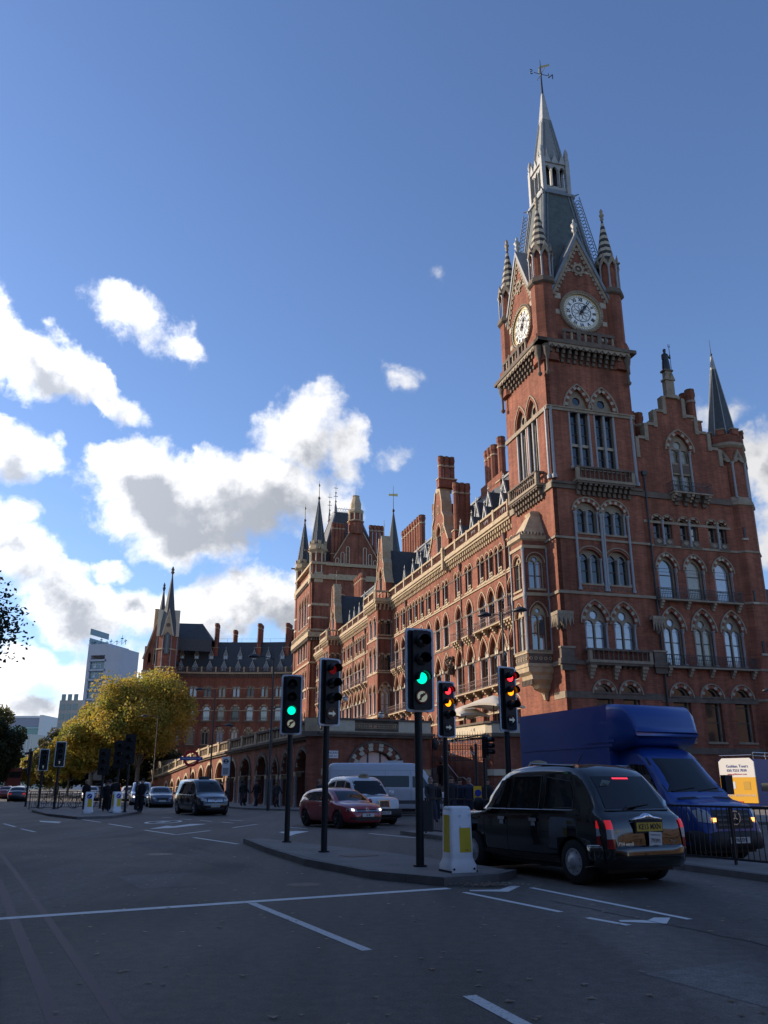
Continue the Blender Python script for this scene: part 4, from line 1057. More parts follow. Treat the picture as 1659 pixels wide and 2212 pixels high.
# gables rising from the front
def front_gable(s0, s1, ztop, b0, win=True, stack=True):
    c = (s0+s1)/2; hw = (s1-s0)/2
    root = M()
    hs_ = [opening(0, 28.6, 1.5, 2.2, 1.3, 6)] if win else []
    prof = [(-hw, 26.6), (hw, 26.6), (hw, 29.6), (hw-.5, 30.2), (hw*.62, 31.4), (hw*.62, 32.6), (hw*.4, 33.4), (hw*.4, 34.8), (hw*.22, ztop), (-hw*.22, ztop), (-hw*.4, 34.8), (-hw*.4, 33.4), (-hw*.62, 32.6), (-hw*.62, 31.4), (-hw+.5, 30.2), (-hw, 29.6)]
    root.xz(prof, 0, 1.1, BRICK, hs_)
    g = root.obj('front_gable', hotel); S_(g, c, b0)
    a = M()
    for sgn in (-1, 1):
        pp = [(hw, 29.5), (hw-.5, 30.2), (hw*.62, 31.4), (hw*.62, 32.6), (hw*.4, 33.4), (hw*.4, 34.8), (hw*.22, ztop)]
        for (x0, z0), (x1, z1) in zip(pp, pp[1:]):
            a.xz([(sgn*x0, z0), (sgn*(x0+.22), z0+.05), (sgn*(x1+.22), z1+.2), (sgn*x1, z1)], -.14, 1.2, STONE)
    inst('gable_coping', a.mesh('gable_coping'), g)
    a = M()
    for x in (-hw*.5, 0, hw*.5):
        zz = 33.6 if x == 0 else 30.8
        a.xz(opening(x, zz, .5, .9, .35, 4), -.08, .0, STONE, [opening(x, zz+.1, .3, .75, .25, 4)])
    inst('niche', a.mesh('niche'), g)
    if win:
        S_(window('GF', 1.5, 2.2, 1.3, 2, lhs=2.0, lrise=.4, circ=(2.75, .28), hood=.38, depth=.3, cols=(-.8, .8), pane=GLASSP), c, b0, 28.6)
    if stack:
        a = M().box((-.9, 0, ztop-.3), (.9, 1.5, ztop+.6), STONE).box((-.75, .1, ztop+.6), (.75, 1.4, ztop+.9), STONE); inst('stack_base', a.mesh('stack_base'), g)
    # gable roof running back
    a = M().add([(-hw+.3, 1.1, 29.6), (0, 1.1, 35.2), (hw-.3, 1.1, 29.6), (-hw+.3, 7, 29.6), (0, 7, 35.2), (hw-.3, 7, 29.6), (-hw+.3, 1.1, 26.6), (hw-.3, 1.1, 26.6), (-hw+.3, 7, 26.6), (hw-.3, 7, 26.6)], [(1, 0, 3, 4), (2, 1, 4, 5), (0, 6, 8, 3), (7, 2, 5, 9)], SLATE)
    inst('gable_roof', a.mesh('gable_roof'), g)
front_gable(27.6, 34.2, 36.6, FB+.1)
chimney(FB+.9, 29.9, 36.8, 41.0, 3, 'x', r=.34)
chimney(FB+1.4, 26.2, 28.0, 36.2, 3, 'x', r=.34)
chimney(FB+1.2, 35.2, 28.0, 36.4, 1, 'y', r=.36); chimney(FB+2.2, 36.4, 28.0, 35.6, 1, 'y', r=.36)
front_gable(51.4, 56.8, 37.0, FB-.9, stack=False)
chimney(FB+1.2, 58.2, 28, 36.0, 2, 'x'); 
front_gable(84.4, 89.4, 37.0, FB-.9, stack=False)
a = M().tube((-54.1, 0, 37), (-54.1, 0, 40), .06, .03, IRON, n=4).box((-54.5, -.02, 38.9), (-53.7, .02, 39.0), IRON); S_(a.obj('vane_pole', hotel), 0, FB-.4)
a = M().tube((-86.9, 0, 37), (-86.9, 0, 40), .06, .03, IRON, n=4).box((-87.3, -.02, 38.9), (-86.5, .02, 39.0), IRON); S_(a.obj('vane_pole', hotel), 0, FB-.4)
# stacks along and behind the ridge
chimney(6.0, 26.6, 33.5, 41.4, 3, 'y', r=.46); chimney(5.6, 22.6, 33.5, 41.2, 1, 'y', r=.46)
a = M().box((5.2, 21.8, 33), (6.4, 28.4, 36.6), BRICK); a.obj('stack_plinth', hotel)
chimney(6.2, 60.0, 33.5, 41.3, 6, 'y', r=.6); chimney(5.8, 54.0, 33.5, 41.0, 2, 'y', r=.5)
chimney(6.0, 75.0, 33.5, 40.6, 4, 'y', r=.55); chimney(6.0, 93.0, 33.5, 40.8, 5, 'y', r=.55); chimney(4.0, 100.5, 33.5, 39.6, 2, 'y', r=.5)
a = M().lathe([(1.3, 38.5), (.1, 46.6)], SLATE, n=8, rot=pi/8, smooth=False).lathe([(1.35, 33), (1.35, 38.2), (1.55, 38.5)], BRICK, n=8, rot=pi/8, smooth=False)
a.tube((0, 0, 46.4), (0, 0, 51.5), .07, .03, IRON, n=5).lathe([(.1, 46.6), (.3, 46.9), (.1, 47.2)], IRON, n=6).xz([(-.9, 49.6), (.8, 49.6), (.8, 50.1), (-.9, 49.9)], -.03, .03, GOLD)
a.obj('roof_spire', hotel, (6.0, 69.5, 0))

# ---- oriel on the tower's sunlit face
OR = [(0, 1.95), (-2.15, 2.15), (-2.15, 4.6), (0, 5.6)]   # (x, y) in the hotel's frame
oz0, oz1 = 11.0, 22.0
def oriel_side(p, q, wins, nm='oriel_wall'):
    L_ = math.hypot(q[0]-p[0], q[1]-p[1]); ang = math.atan2(q[1]-p[1], q[0]-p[0])
    hs_ = [opening(cx, z, w, hs, r, 5) for cx, z, w, hs, r, ky in wins]
    a = M().xz([(0, oz0), (L_, oz0), (L_, oz1), (0, oz1)], 0, .22, STONE if False else BRICK, hs_)
    b = M()
    for z in (11.0, 12.1, 17.05, 21.3): b.box((-.05, -.1, z), (L_+.05, .02, z+.28), STONE)
    for x in (0, L_): b.lathe([(.13, 12.3), (.09, 12.5), (.09, 16.6), (.15, 16.9), (.13, 17.3), (.09, 17.5), (.09, 21), (.15, 21.3)], GRAN, c=(x, -.06, 0), n=7)
    b.xz([(.1, 11.3), (L_-.1, 11.3), (L_-.1, 12.1), (.1, 12.1)], -.04, .0, SOOT_SHADE)
    for k in range(5):
        cx = (k+.5)*L_/5; b.xz(circle(cx, 11.7, .15, 8), -.08, -.03, STONE, [circle(cx, 11.7, .09, 8)])
    o1 = a.obj(nm, hotel, (p[0], p[1], 0), ang); inst('oriel_trim', b.mesh('oriel_trim'), o1)
    for cx, z, w, hs, r, ky in wins:
        q_ = window(ky, w, hs, r, 2, lhs=hs*.93, lrise=.35, circ=(hs+r*.45, .2), hood=.18 if w < 1.2 else .22, depth=.14, nar=5, pane=GLASSP, transoms=(hs*.5,), mull=.07)
        q_.location = (p[0]+cos(ang)*cx, p[1]+sin(ang)*cx, z); q_.rotation_euler = (0, 0, ang)
# the side facing east (outward -y): runs along +x; the front faces -x
oriel_side((-2.15, 2.15), (0, 1.95), [(1.1, 17.7, 1.35, 2.35, .7, 'O2'), (1.1, 12.4, 1.35, 2.9, 1.1, 'O1')])
oriel_side((-2.15, 4.6), (-2.15, 2.15), [(1.22, 17.7, 1.5, 2.35, .7, 'O2b'), (1.22, 12.4, 1.5, 2.9, 1.1, 'O1b')])
oriel_side((0, 5.6), (-2.15, 4.6), [])
a = M()
lv = [(1.0, 22.0), (1.12, 22.15), (1.12, 22.5), (.95, 22.6), (.45, 24.5), (.40, 24.6), (.44, 24.9), (.30, 25.1)]
cxo, cyo = -.9, 3.35
vs = []
for s_, z in lv:
    for (x, y) in OR: vs.append((min(0.02, (x-0)*s_), cyo+(y-cyo)*s_, z))
fs = [(i*4+k, i*4+(k+1) % 4, i*4+4+(k+1) % 4, i*4+4+k) for i in range(len(lv)-1) for k in range(4)] + [tuple(range(len(vs)-4, len(vs)))]
a.add(vs, fs, STONE); ro = a.obj('oriel_roof', hotel)
a = M()
for k in range(9): a.box((-2.4, 2.0+k*.3, 22.5), (-2.3, 2.15+k*.3, 22.72), SOOT_SHADE)
for k in range(7): a.box((-2.35+k*.33, 1.72, 22.5), (-2.2+k*.33, 1.82, 22.72), SOOT_SHADE)
stuff(inst('cresting', a.mesh('cresting'), ro))
a = M(); lv = [(.12, 8.4), (.2, 9.0), (.45, 9.3), (.5, 9.6), (.8, 10.0), (.84, 10.35), (1.0, 10.6), (1.02, 11.0)]
vs = []
for s_, z in lv:
    for (x, y) in OR: vs.append((min(0.02, x*s_), cyo+(y-cyo)*s_, z))
fs = [(i*4+(k+1) % 4, i*4+k, i*4+4+k, i*4+4+(k+1) % 4) for i in range(len(lv)-1) for k in range(4)] + [(0, 1, 2, 3), tuple(range(len(vs)-4, len(vs)))]
a.add(vs, fs, STONE); a.obj('oriel_corbel', hotel)
a = M()
for k in range(8): a.box((-1.85, 2.35+k*.27, 9.55), (-1.7, 2.48+k*.27, 10.0), SOOT_SHADE)
stuff(a.obj('corbel_row', hotel))

# ---- entrance tower at the west end of the front
WT0, WT1 = 106.6, 126.2; WB = -1.0
o = []
wl = []
for c in (110.2, 113.4, 116.6, 119.8): wl += [(c, 34.0, 1.9, 4.6, 1.9, 'W4'), (c, 26.6, 1.9, 3.4, 1.5, 'W3'), (c, 18.5, 1.9, 4.2, 1.5, 'W2'), (c, 11, 1.9, 3.4, 1.3, 'W1')]
S_(wall('entrance_tower_wall', [(-WT1, 0), (-WT0, 0), (-WT0, 43), (-WT1, 43)], [opening(-c, z, w, hs, r, 5) for c, z, w, hs, r, _ in wl], depth=.5), 0, WB)
for c, z, w, hs, r, ky in wl: S_(window(ky, w, hs, r, 2, lhs=hs*.95, lrise=.5, circ=(hs+r*.42, .3), hood=.4, cols=(-1, 1), nar=5, depth=.35), c, WB, z)
DE = 17.5
we = [opening(5.1, 39.2, .5, 1.9, .05, 3), opening(6.0, 39.2, .5, 1.9, .05, 3), opening(4.9, 33.2, .6, 2.6, .05, 3), opening(5.9, 33.2, .6, 2.6, .05, 3)]
e = wall('entrance_tower_side', [(0, 0), (DE, 0), (DE, 47), (0, 47)], we, depth=.4); e.location = (WB, WT0, 0)
for x, z, hs in ((5.1, 39.2, 1.9), (6.0, 39.2, 1.9), (4.9, 33.2, 2.6), (5.9, 33.2, 2.6)):
    q = window('E%g' % hs, .5 if hs < 2 else .6, hs, .05, 1, hood=0, depth=.2, mull=.03, nar=3, lrise=.02); q.location = (WB+x, WT0, z)
    a = M().box((-.45, -.06, hs+.05), (.45, .02, hs+.4), STONEL); a.obj('lintel', hotel, (WB+x, WT0, z))
a = M()
for x0, x1, z0, z1 in ((0, 3.8, 37.3, 37.8), (0, 3.6, 34.6, 34.95), (0, 3.6, 32.0, 32.35), (4.2, 8.6, 36.9, 37.6), (4.3, 9, 35.9, 36.2)): a.box((x0, -.05, z0), (x1, .02, z1), STONE)
a.obj('pale_bands', hotel, (WB, WT0, 0))
for z0, z1, p_ in ((30.6, 31.6, .7), (43.0, 43.9, .4), (46.2, 46.7, .3), (25.2, 25.6, .25), (20, 20.4, .2)): M().box((WB-p_, WT0-p_, z0), (WB+DE, WT1+.2, z1), STONE).obj('string_course', hotel)
a = M()
for k in range(30):
    y = WT0+.3+k*(WT1-WT0-.6)/29; a.box((WB-.6, y-.12, 29.9), (WB, y+.12, 30.6), SOOT_SHADE); a.box((WB-.3, y-.1, 42.3), (WB, y+.1, 43), SOOT_SHADE); a.box((WB-.65, y-.08, 31.6), (WB-.5, y+.08, 32.4), STONE)
for k in range(12):
    x = WB+.2+k*.5; a.box((x-.12, WT0-.6, 29.9), (x+.12, WT0, 30.6), SOOT_SHADE)
a.box((WB-.68, WT0-.3, 32.4), (WB-.45, WT1, 32.55), STONE); stuff(a.obj('corbel_table', hotel))
a = M().box((WB+.6, WT0+.5, 0), (WB+DE, WT1, 46.5), BRICK); a.obj('entrance_tower_core', hotel)
# stepped arcade and gable on the side, with the great stack
gx = WB+9.5
a = M().xz([(-5.0, 46), (5.0, 46), (5.0, 47.8), (1.5, 54.0), (1.5, 56), (-1.5, 56), (-1.5, 54), (-5.0, 47.8)], 0, .8, BRICK).obj('side_gable', hotel, (gx, WT0-.25, 0))
b = M()
for sg_ in (-1, 1):
    b.xz([(sg_*5.0, 47.5), (sg_*5.0, 47.9), (sg_*1.5, 54.1), (sg_*1.5, 53.7)], -.1, .2, STONE)
    for k in range(3):
        x = sg_*(4.2-1.15*k); z = 46.6; h_ = .8+1.35*k
        b.xz(opening(x, z, .85, h_, .45, 5), -.12, .05, STONEL, [opening(x, z+.1, .6, h_-.1, .35, 5)])
b.box((-6.6, -.12, 46.0), (6.6, .05, 46.3), STONE); b.box((-6, -.1, 43.9), (6.6, .02, 44.2), STONE)
inst('arcading', b.mesh('arcading'), a)
b = M().lathe([(1.65, 53.5), (1.65, 56.0), (1.8, 56.2), (1.8, 56.5)], BRICK, c=(0, .9, 0), n=8, rot=pi/8, smooth=False)
b.lathe([(1.5, 56.5), (1.5, 58.2)], BRICK, c=(0, .9, 0), n=8, rot=pi/8, smooth=False).lathe([(1.9, 56.4), (1.9, 56.6), (1.5, 56.7)], STONE, c=(0, .9, 0), n=8, rot=pi/8, smooth=False)
b.lathe([(1.6, 58.2), (1.75, 58.5), (1.75, 59.0), (1.2, 59.4), (1.2, 60.6), (.75, 62.2), (.85, 62.5), (.5, 62.5)], STONE, c=(0, .9, 0), n=8, rot=pi/8, smooth=False)
for k in range(8):
    t = 2*pi*k/8+pi/8; b.lathe([(.12, 56.7), (.12, 58.2)], STONEL, c=(1.55*cos(t), .9+1.55*sin(t), 0), n=5)
b.tube((0, .9, 62.5), (0, .9, 64.3), .06, .03, IRON, n=4)
inst('great_stack', b.mesh('great_stack'), a)
chimney(WB+5.7, WT0+1.0, 46.5, 56.0, 4, 'x', r=.36); chimney(WB+14.4, WT0+1.2, 46.5, 56.2, 4, 'x', r=.4)
# steep hipped roof with iron cresting and two spirelets
rx0, rx1, ry0, ry1 = WB+2.0, WB+16.0, WT0+1.8, WT1-1.5
tx0, tx1, ty0, ty1 = WB+6.2, WB+11.5, WT0+6.5, WT1-6.5
a = M().add([(rx0, ry0, 46.3), (rx1, ry0, 46.3), (rx1, ry1, 46.3), (rx0, ry1, 46.3), (tx0, ty0, 60.3), (tx1, ty0, 60.3), (tx1, ty1, 60.3), (tx0, ty1, 60.3)], [(0, 1, 5, 4), (1, 2, 6, 5), (2, 3, 7, 6), (3, 0, 4, 7), (4, 5, 6, 7)], SLATE)
hr = a.obj('entrance_tower_roof', hotel)
b = M()
for p, q in (((rx0, ry0, 46.3), (tx0, ty0, 60.3)), ((rx1, ry0, 46.3), (tx1, ty0, 60.3)), ((rx0, ry1, 46.3), (tx0, ty1, 60.3))): b.tube(p, q, .2, .2, LEAD, n=5)
n = 9
for k in range(n):
    x = tx0 + (k+.5)*(tx1-tx0)/n; c0 = Vector((x, ty0, 60.95))
    for q in range(8): b.tube(c0+Vector((cos(q*pi/4), 0, sin(q*pi/4)))*.3, c0+Vector((cos((q+1)*pi/4), 0, sin((q+1)*pi/4)))*.3, .04, .04, LEADL, n=3, caps=False)
    b.tube((x, ty0, 61.3), (x, ty0, 61.8), .04, .02, LEADL, n=3)
for k in range(12):
    y = ty0 + (k+.5)*(ty1-ty0)/12; b.box((tx0-.03, y-.2, 60.4), (tx0+.03, y+.2, 61.3), LEADL)
b.box((tx0, ty0-.05, 60.3), (tx1, ty0+.05, 60.5), LEADL).box((tx0, ty0-.05, 61.25), (tx1, ty0+.05, 61.32), LEADL)
inst('cresting', b.mesh('cresting'), hr)
b = M()
for y in (ty0, ty1): b.lathe([(.5, 60.2), (.12, 62.6), (.3, 62.9), (.1, 63.2), (.08, 64.8), (.3, 65.0), (.05, 65.2), (.05, 67.2)], LEAD, c=(tx0, y, 0), n=6)
for y in (ty0, ty1): b.box((tx0-.5, y-.04, 64.1), (tx0+.5, y+.04, 64.2), IRON).box((tx0-.5, y-.04, 66.1), (tx0+.5, y+.04, 66.2), IRON)
inst('roof_finials', b.mesh('roof_finials'), hr)
b = M().add([(-1.8+WB+2.9, ry0+.2, 46.3), (WB+5.2, ry0-.1, 46.3), (WB+5.0, ty0-1.0, 54)], [(0, 1, 2)], SLATE)
# corner turrets of the entrance tower
def wturret(x, y):
    r = M().lathe([(1.75, 0), (1.75, 43.2)], BRICK, n=8, rot=pi/8, smooth=False).obj('corner_turret', hotel, (x, y, 0))
    b = M().lathe([(1.8, 42.2), (1.95, 42.3), (1.95, 44.4), (1.8, 44.5)], STONE, n=8, rot=pi/8, smooth=False)
    for z in (37.3, 34.6, 32.0): b.lathe([(1.78, z), (1.78, z+.4)], STONEL, n=8, rot=pi/8, smooth=False)
    b.lathe([(1.5, 44.4), (1.5, 49.3)], BRICK, n=8, rot=pi/8, smooth=False)
    for k in range(8):
        t = 2*pi*k/8+pi/8; b.lathe([(.22, 44.5), (.16, 44.8), (.16, 48.6), (.26, 49)], STONEL, c=(1.62*cos(t), 1.62*sin(t), 0), n=5)
    b.lathe([(1.6, 48.8), (2.2, 49.5), (2.2, 49.8), (1.95, 49.9), (1.95, 50.7), (1.7, 50.7)], STONE, n=8, rot=pi/8, smooth=False)
    for k in range(8):
        t = 2*pi*k/8; b.box((-.35, -.14, 50.7), (.35, .14, 51.5), STONE, xf=Matrix.Translation((1.78*cos(t), 1.78*sin(t), 0)) @ Matrix.Rotation(t+pi/2, 4, 'Z'))
        if k % 2 == 0: b.box((-.12, -.9, 49.4), (.12, .2, 49.7), SOOT_SHADE, xf=Matrix.Translation((2.0*cos(t), 2.0*sin(t), 0)) @ Matrix.Rotation(t+pi/2, 4, 'Z'))
    inst('turret_stonework', b.mesh('turret_stonework'), r)
    b = M().lathe([(1.7, 50.6), (.12, 61.2)], SLATE, n=8, rot=pi/8, smooth=False).lathe([(.12, 61.2), (.36, 61.6), (.1, 62.0)], IRON, n=6).tube((0, 0, 62), (0, 0, 65.8), .09, .03, IRON, n=4).lathe([(.04, 64.2), (.22, 64.6), (.04, 65.0)], IRON, n=4)
    for k in range(8):
        t = 2*pi*k/8+pi/8; b.tube((1.7*cos(t), 1.7*sin(t), 50.6), (.12*cos(t), .12*sin(t), 61.2), .06, .03, LEAD, n=4)
    inst('spire', b.mesh('spire'), r)
wturret(.4, 108.2); wturret(.4, 125.0)

# ---- curved west wing, in shade, facing down the road
# laid out in world metres, then carried into the hotel's frame
HI = Matrix.Rotation(-HA, 4, 'Z') @ Matrix.Translation((-14.78, -68.42, 0))
def toH(x, y, z=0): return HI @ Vector((x, y, z))
arc = []
AC, AR = Vector((-36.0, 130.0)), 81.5     # centre and radius of the concave front
N_W = 12; a0, a1 = rad(104.5), rad(74.5)  # from the pavilion to the entrance tower
seg = []
for k in range(N_W+1):
    t = a0 + (a1-a0)*k/N_W; seg.append(Vector((AC.x + AR*cos(t), AC.y + AR*sin(t))))
for k in range(N_W):
    p, q = seg[k], seg[k+1]; L_ = (q-p).length
    hp = toH(p.x, p.y); ang = math.atan2((q-p).y, (q-p).x) - HA
    c = L_/2
    hs_ = [opening(c-.48, 22.5, .72, 2.1, .4, 4), opening(c+.48, 22.5, .72, 2.1, .4, 4), opening(c, 16.7, 1.75, 2.5, 1.15, 5), opening(c, 11.0, 1.75, 2.7, 1.2, 5), opening(c, 5.6, 1.5, 3.0, .8, 5)]
    w_ = M().xz([(-.06, 0), (L_+.06, 0), (L_+.06, 28.2), (-.06, 28.2)], 0, .5, BRICK, hs_).obj('wing_wall', hotel, hp, ang)
    ux, uy = cos(ang), sin(ang)
    def at(ob, s, z, d=0): ob.location = (hp.x+ux*s-uy*d, hp.y+uy*s+ux*d, z); ob.rotation_euler = (0, 0, ang); return ob
    pn_ = GLASSP if k % 3 else GLASS
    for q_ in (-.48, .48): at(window('V3%d' % (k % 3 == 0), .72, 2.1, .4, 1, hood=.2, vous=7, depth=.22, mull=.04, nar=4, bars=False, pane=pn_), c+q_, 22.5)
    at(window('V2%d' % (k % 4 == 1), 1.75, 2.5, 1.15, 1, lhs=2.4, lrise=1.0, hood=.32, vous=8, depth=.3, nar=5, transoms=(.9, 2.4), cols=(-1.05, 1.05), mull=.08, pane=GLASS if k % 4 == 1 else GLASSP), c, 16.7)
    at(window('V1%d' % (k % 2), 1.75, 2.7, 1.2, 2, lhs=2.5, lrise=.4, circ=(3.2, .28), hood=.34, vous=8, depth=.3, nar=5, transoms=(1.3,), cols=(-1.05, 1.05), pane=pn_), c, 11.0)
    at(window('V0', 1.5, 3.0, .8, 1, hood=.3, depth=.3, nar=5, mull=.06), c, 5.6)
    b = M().box((0, -.1, 21.9), (L_, .02, 22.15), STONE).box((0, -.12, 16.25), (L_, .02, 16.5), SOOT_SHADE).box((0, -.06, 19.0), (L_, .02, 19.2), STONE).box((0, -.06, 24.5), (L_, .02, 24.65), STONE).box((0, -.1, 10.4), (L_, .02, 10.7), SOOT_SHADE)
    for i in range(12): b.box((-.85+c+i*.15, -.35, 16.5), (-.83+c+i*.15, -.33, 17.3), IRON)
    b.box((c-.9, -.37, 17.28), (c+.9, -.31, 17.33), IRON)
    inst('string_course', b.mesh('string_course'), w_)
    b = M().box((0, -.5, 28.1), (L_, .02, 28.5), STONE).box((0, -.55, 29.45), (L_, -.25, 29.65), SOOT_SHADE)
    for i in range(8): b.box((i*L_/8+.05, -.35, 27.2), (i*L_/8+.25, .02, 28.1), SOOT_SHADE)
    for i in range(9): b.lathe([(.09, 28.5), (.12, 28.9), (.08, 29.45)], SOOT_SHADE, c=((i+.5)*L_/9, -.4, 0), n=5)
    b.box((-.2, -.6, 28.5), (.2, -.2, 29.85), STONE)
    inst('wing_parapet', b.mesh('wing_parapet'), w_)
    b = M().add([(-.15, .5, 28.0), (L_+.15, .5, 28.0), (L_+.35, 4.6, 36.9), (-.35, 4.6, 36.9)], [(0, 1, 2, 3)], SLATE).add([(-.35, 4.6, 36.9), (L_+.35, 4.6, 36.9), (L_+.6, 12, 36.9), (-.6, 12, 36.9)], [(0, 1, 2, 3)], LEAD)
    b.tube((0, 4.7, 37.8), (L_, 4.7, 37.8), .03, .03, IRON, n=3).tube((c, 4.7, 36.9), (c, 4.7, 37.8), .03, .03, IRON, n=3)
    inst('wing_roof', b.mesh('wing_roof'), w_)
    d = dormer(DM1, (0, 0, 0), 0); at(d, c, 28.9, .85)
    d = dormer(DM2, (0, 0, 0), 0); at(d, c+.1, 32.1, 2.3)
    if k in (3, 6, 8, 10): 
        cc = chimney(0, 0, 33.0, 41.6, 4, 'y', r=.5); at(cc, c+1.0, 0, 5.0)
    if k in (4, 8):
        cc = chimney(0, 0, 36.0, 40.6, 3, 'y', r=.5); at(cc, c+1.6, 0, 8.5)
# pavilion at the far end: octagonal turret with a tall spire, gabled block beside it
pv = toH(-53.2, 203.0)
PVA = -HA
a = M().box((-5.6, 1.0, 0), (1.2, 14, 34), BRICK).obj('pavilion_wall', hotel, pv, PVA)
b = M().add([(-5.6, 1.0, 30), (-5.6, 14, 30), (-2.3, 14, 41), (-2.3, 1.0, 41), (1.6, 1.0, 30), (1.6, 14, 30)], [(1, 0, 3, 2), (3, 4, 5, 2), (0, 4, 3)], SLATE)
b.add([(1.0, 4, 36.5), (9.5, 7, 36.5), (6.5, 9, 41.0), (0, 8, 41), (1, 14, 36.5), (9.5, 14, 36.5), (1.0, 4, 33.5), (9.5, 7, 33.5)], [(0, 1, 2, 3), (1, 5, 2), (3, 2, 5, 4), (6, 7, 1, 0)], SLATE)
b.box((-5.9, .7, 27), (1.4, .9, 28.2), STONE)
inst('pavilion_roof', b.mesh('pavilion_roof'), a)
b = M()
b.xz([(-5.6, 28.2), (1.0, 28.2), (1.0, 31), (-2.3, 42.2), (-5.6, 31)], .55, .98, BRICK, [opening(-2.6, 29.4, 1.0, 3.4, .9, 4), opening(-4.2, 29.4, .7, 2.4, .5, 4)])
b.xz([(-5.9, 30.8), (-5.5, 30.8), (-2.3, 41.8), (-2.3, 42.8)], .4, 1.0, STONE)
b.xz(opening(-2.6, 29.4, 1.3, 3.5, 1.0, 4), .5, .56, STONE, [opening(-2.6, 29.5, 1.0, 3.4, .9, 4)])
b.lathe([(.7, 36), (.55, 43.0), (.7, 43.2)], STONE, c=(-3.4, 1.2, 0), n=6)
inst('pavilion_stonework', b.mesh('pavilion_stonework'), a)
t_ = M().lathe([(2.55, 0), (2.55, 36.2)], BRICK, n=8, rot=pi/8, smooth=False).obj('pavilion_turret', hotel, pv, PVA + rad(14.7))
b = M()
for z in (27.2, 28.3, 32.6): b.lathe([(2.56, z), (2.75, z+.1), (2.75, z+.35), (2.56, z+.4)], STONE, n=8, rot=pi/8, smooth=False)
for k in range(8):
    t = 2*pi*k/8+pi/8; b.lathe([(.2, 28.5), (.13, 28.8), (.13, 36), (.28, 36.5)], GRAN, c=(2.55*cos(t), 2.55*sin(t), 0), n=5)
for k in (4, 6, 2, 0):
    t = 2*pi*k/8
    X = Matrix.Translation((2.4*cos(t), 2.4*sin(t), 0)) @ Matrix.Rotation(t+pi/2, 4, 'Z')
    b.xz([(-1.25, 36.2), (1.25, 36.2), (0, 42.2)], -.12, 1.0, STONE, xf=X); b.xz([(-1.5, 36.0), (-1.2, 36.0), (0, 42.0), (0, 42.8)], -.25, 1.2, STONEL, xf=X); b.xz([(1.5, 36.0), (1.2, 36.0), (0, 42.0), (0, 42.8)], -.25, 1.2, STONEL, xf=X)
    b.xz(opening(0, 31.5, 1.2, 4.3, 1.1, 5), -.3, -.1, SOOT_SHADE, xf=X); b.xz(opening(0, 31.7, .9, 4.0, .9, 5), -.33, -.29, GLASS, xf=X); b.box((-.04, -.36, 31.7), (.04, -.3, 36), STONE, xf=X)
    b.xz(circle(0, 38.6, .5, 10), -.2, -.1, SOOT_SHADE, xf=X)
inst('turret_stonework', b.mesh('turret_stonework'), t_)
b = M().lathe([(2.6, 36.2), (1.35, 42.6), (.22, 51.0)], SLATE, n=8, rot=pi/8, smooth=False).lathe([(.2, 51.0), (.16, 51.8), (.5, 52.4), (.25, 52.7), (.45, 53.0), (.1, 53.9)], SOOT_SHADE, n=6)
inst('spire', b.mesh('spire'), t_)
pv2 = toH(-58.0, 214.0)
b = M().lathe([(1.9, 30), (1.9, 38), (1.0, 43), (.2, 50.0), (.45, 50.9), (.2, 51.3), (.35, 51.6), (.05, 52.4)], SLATE, n=8, rot=pi/8, smooth=False); b.obj('pavilion_spirelet', hotel, pv2, 0)
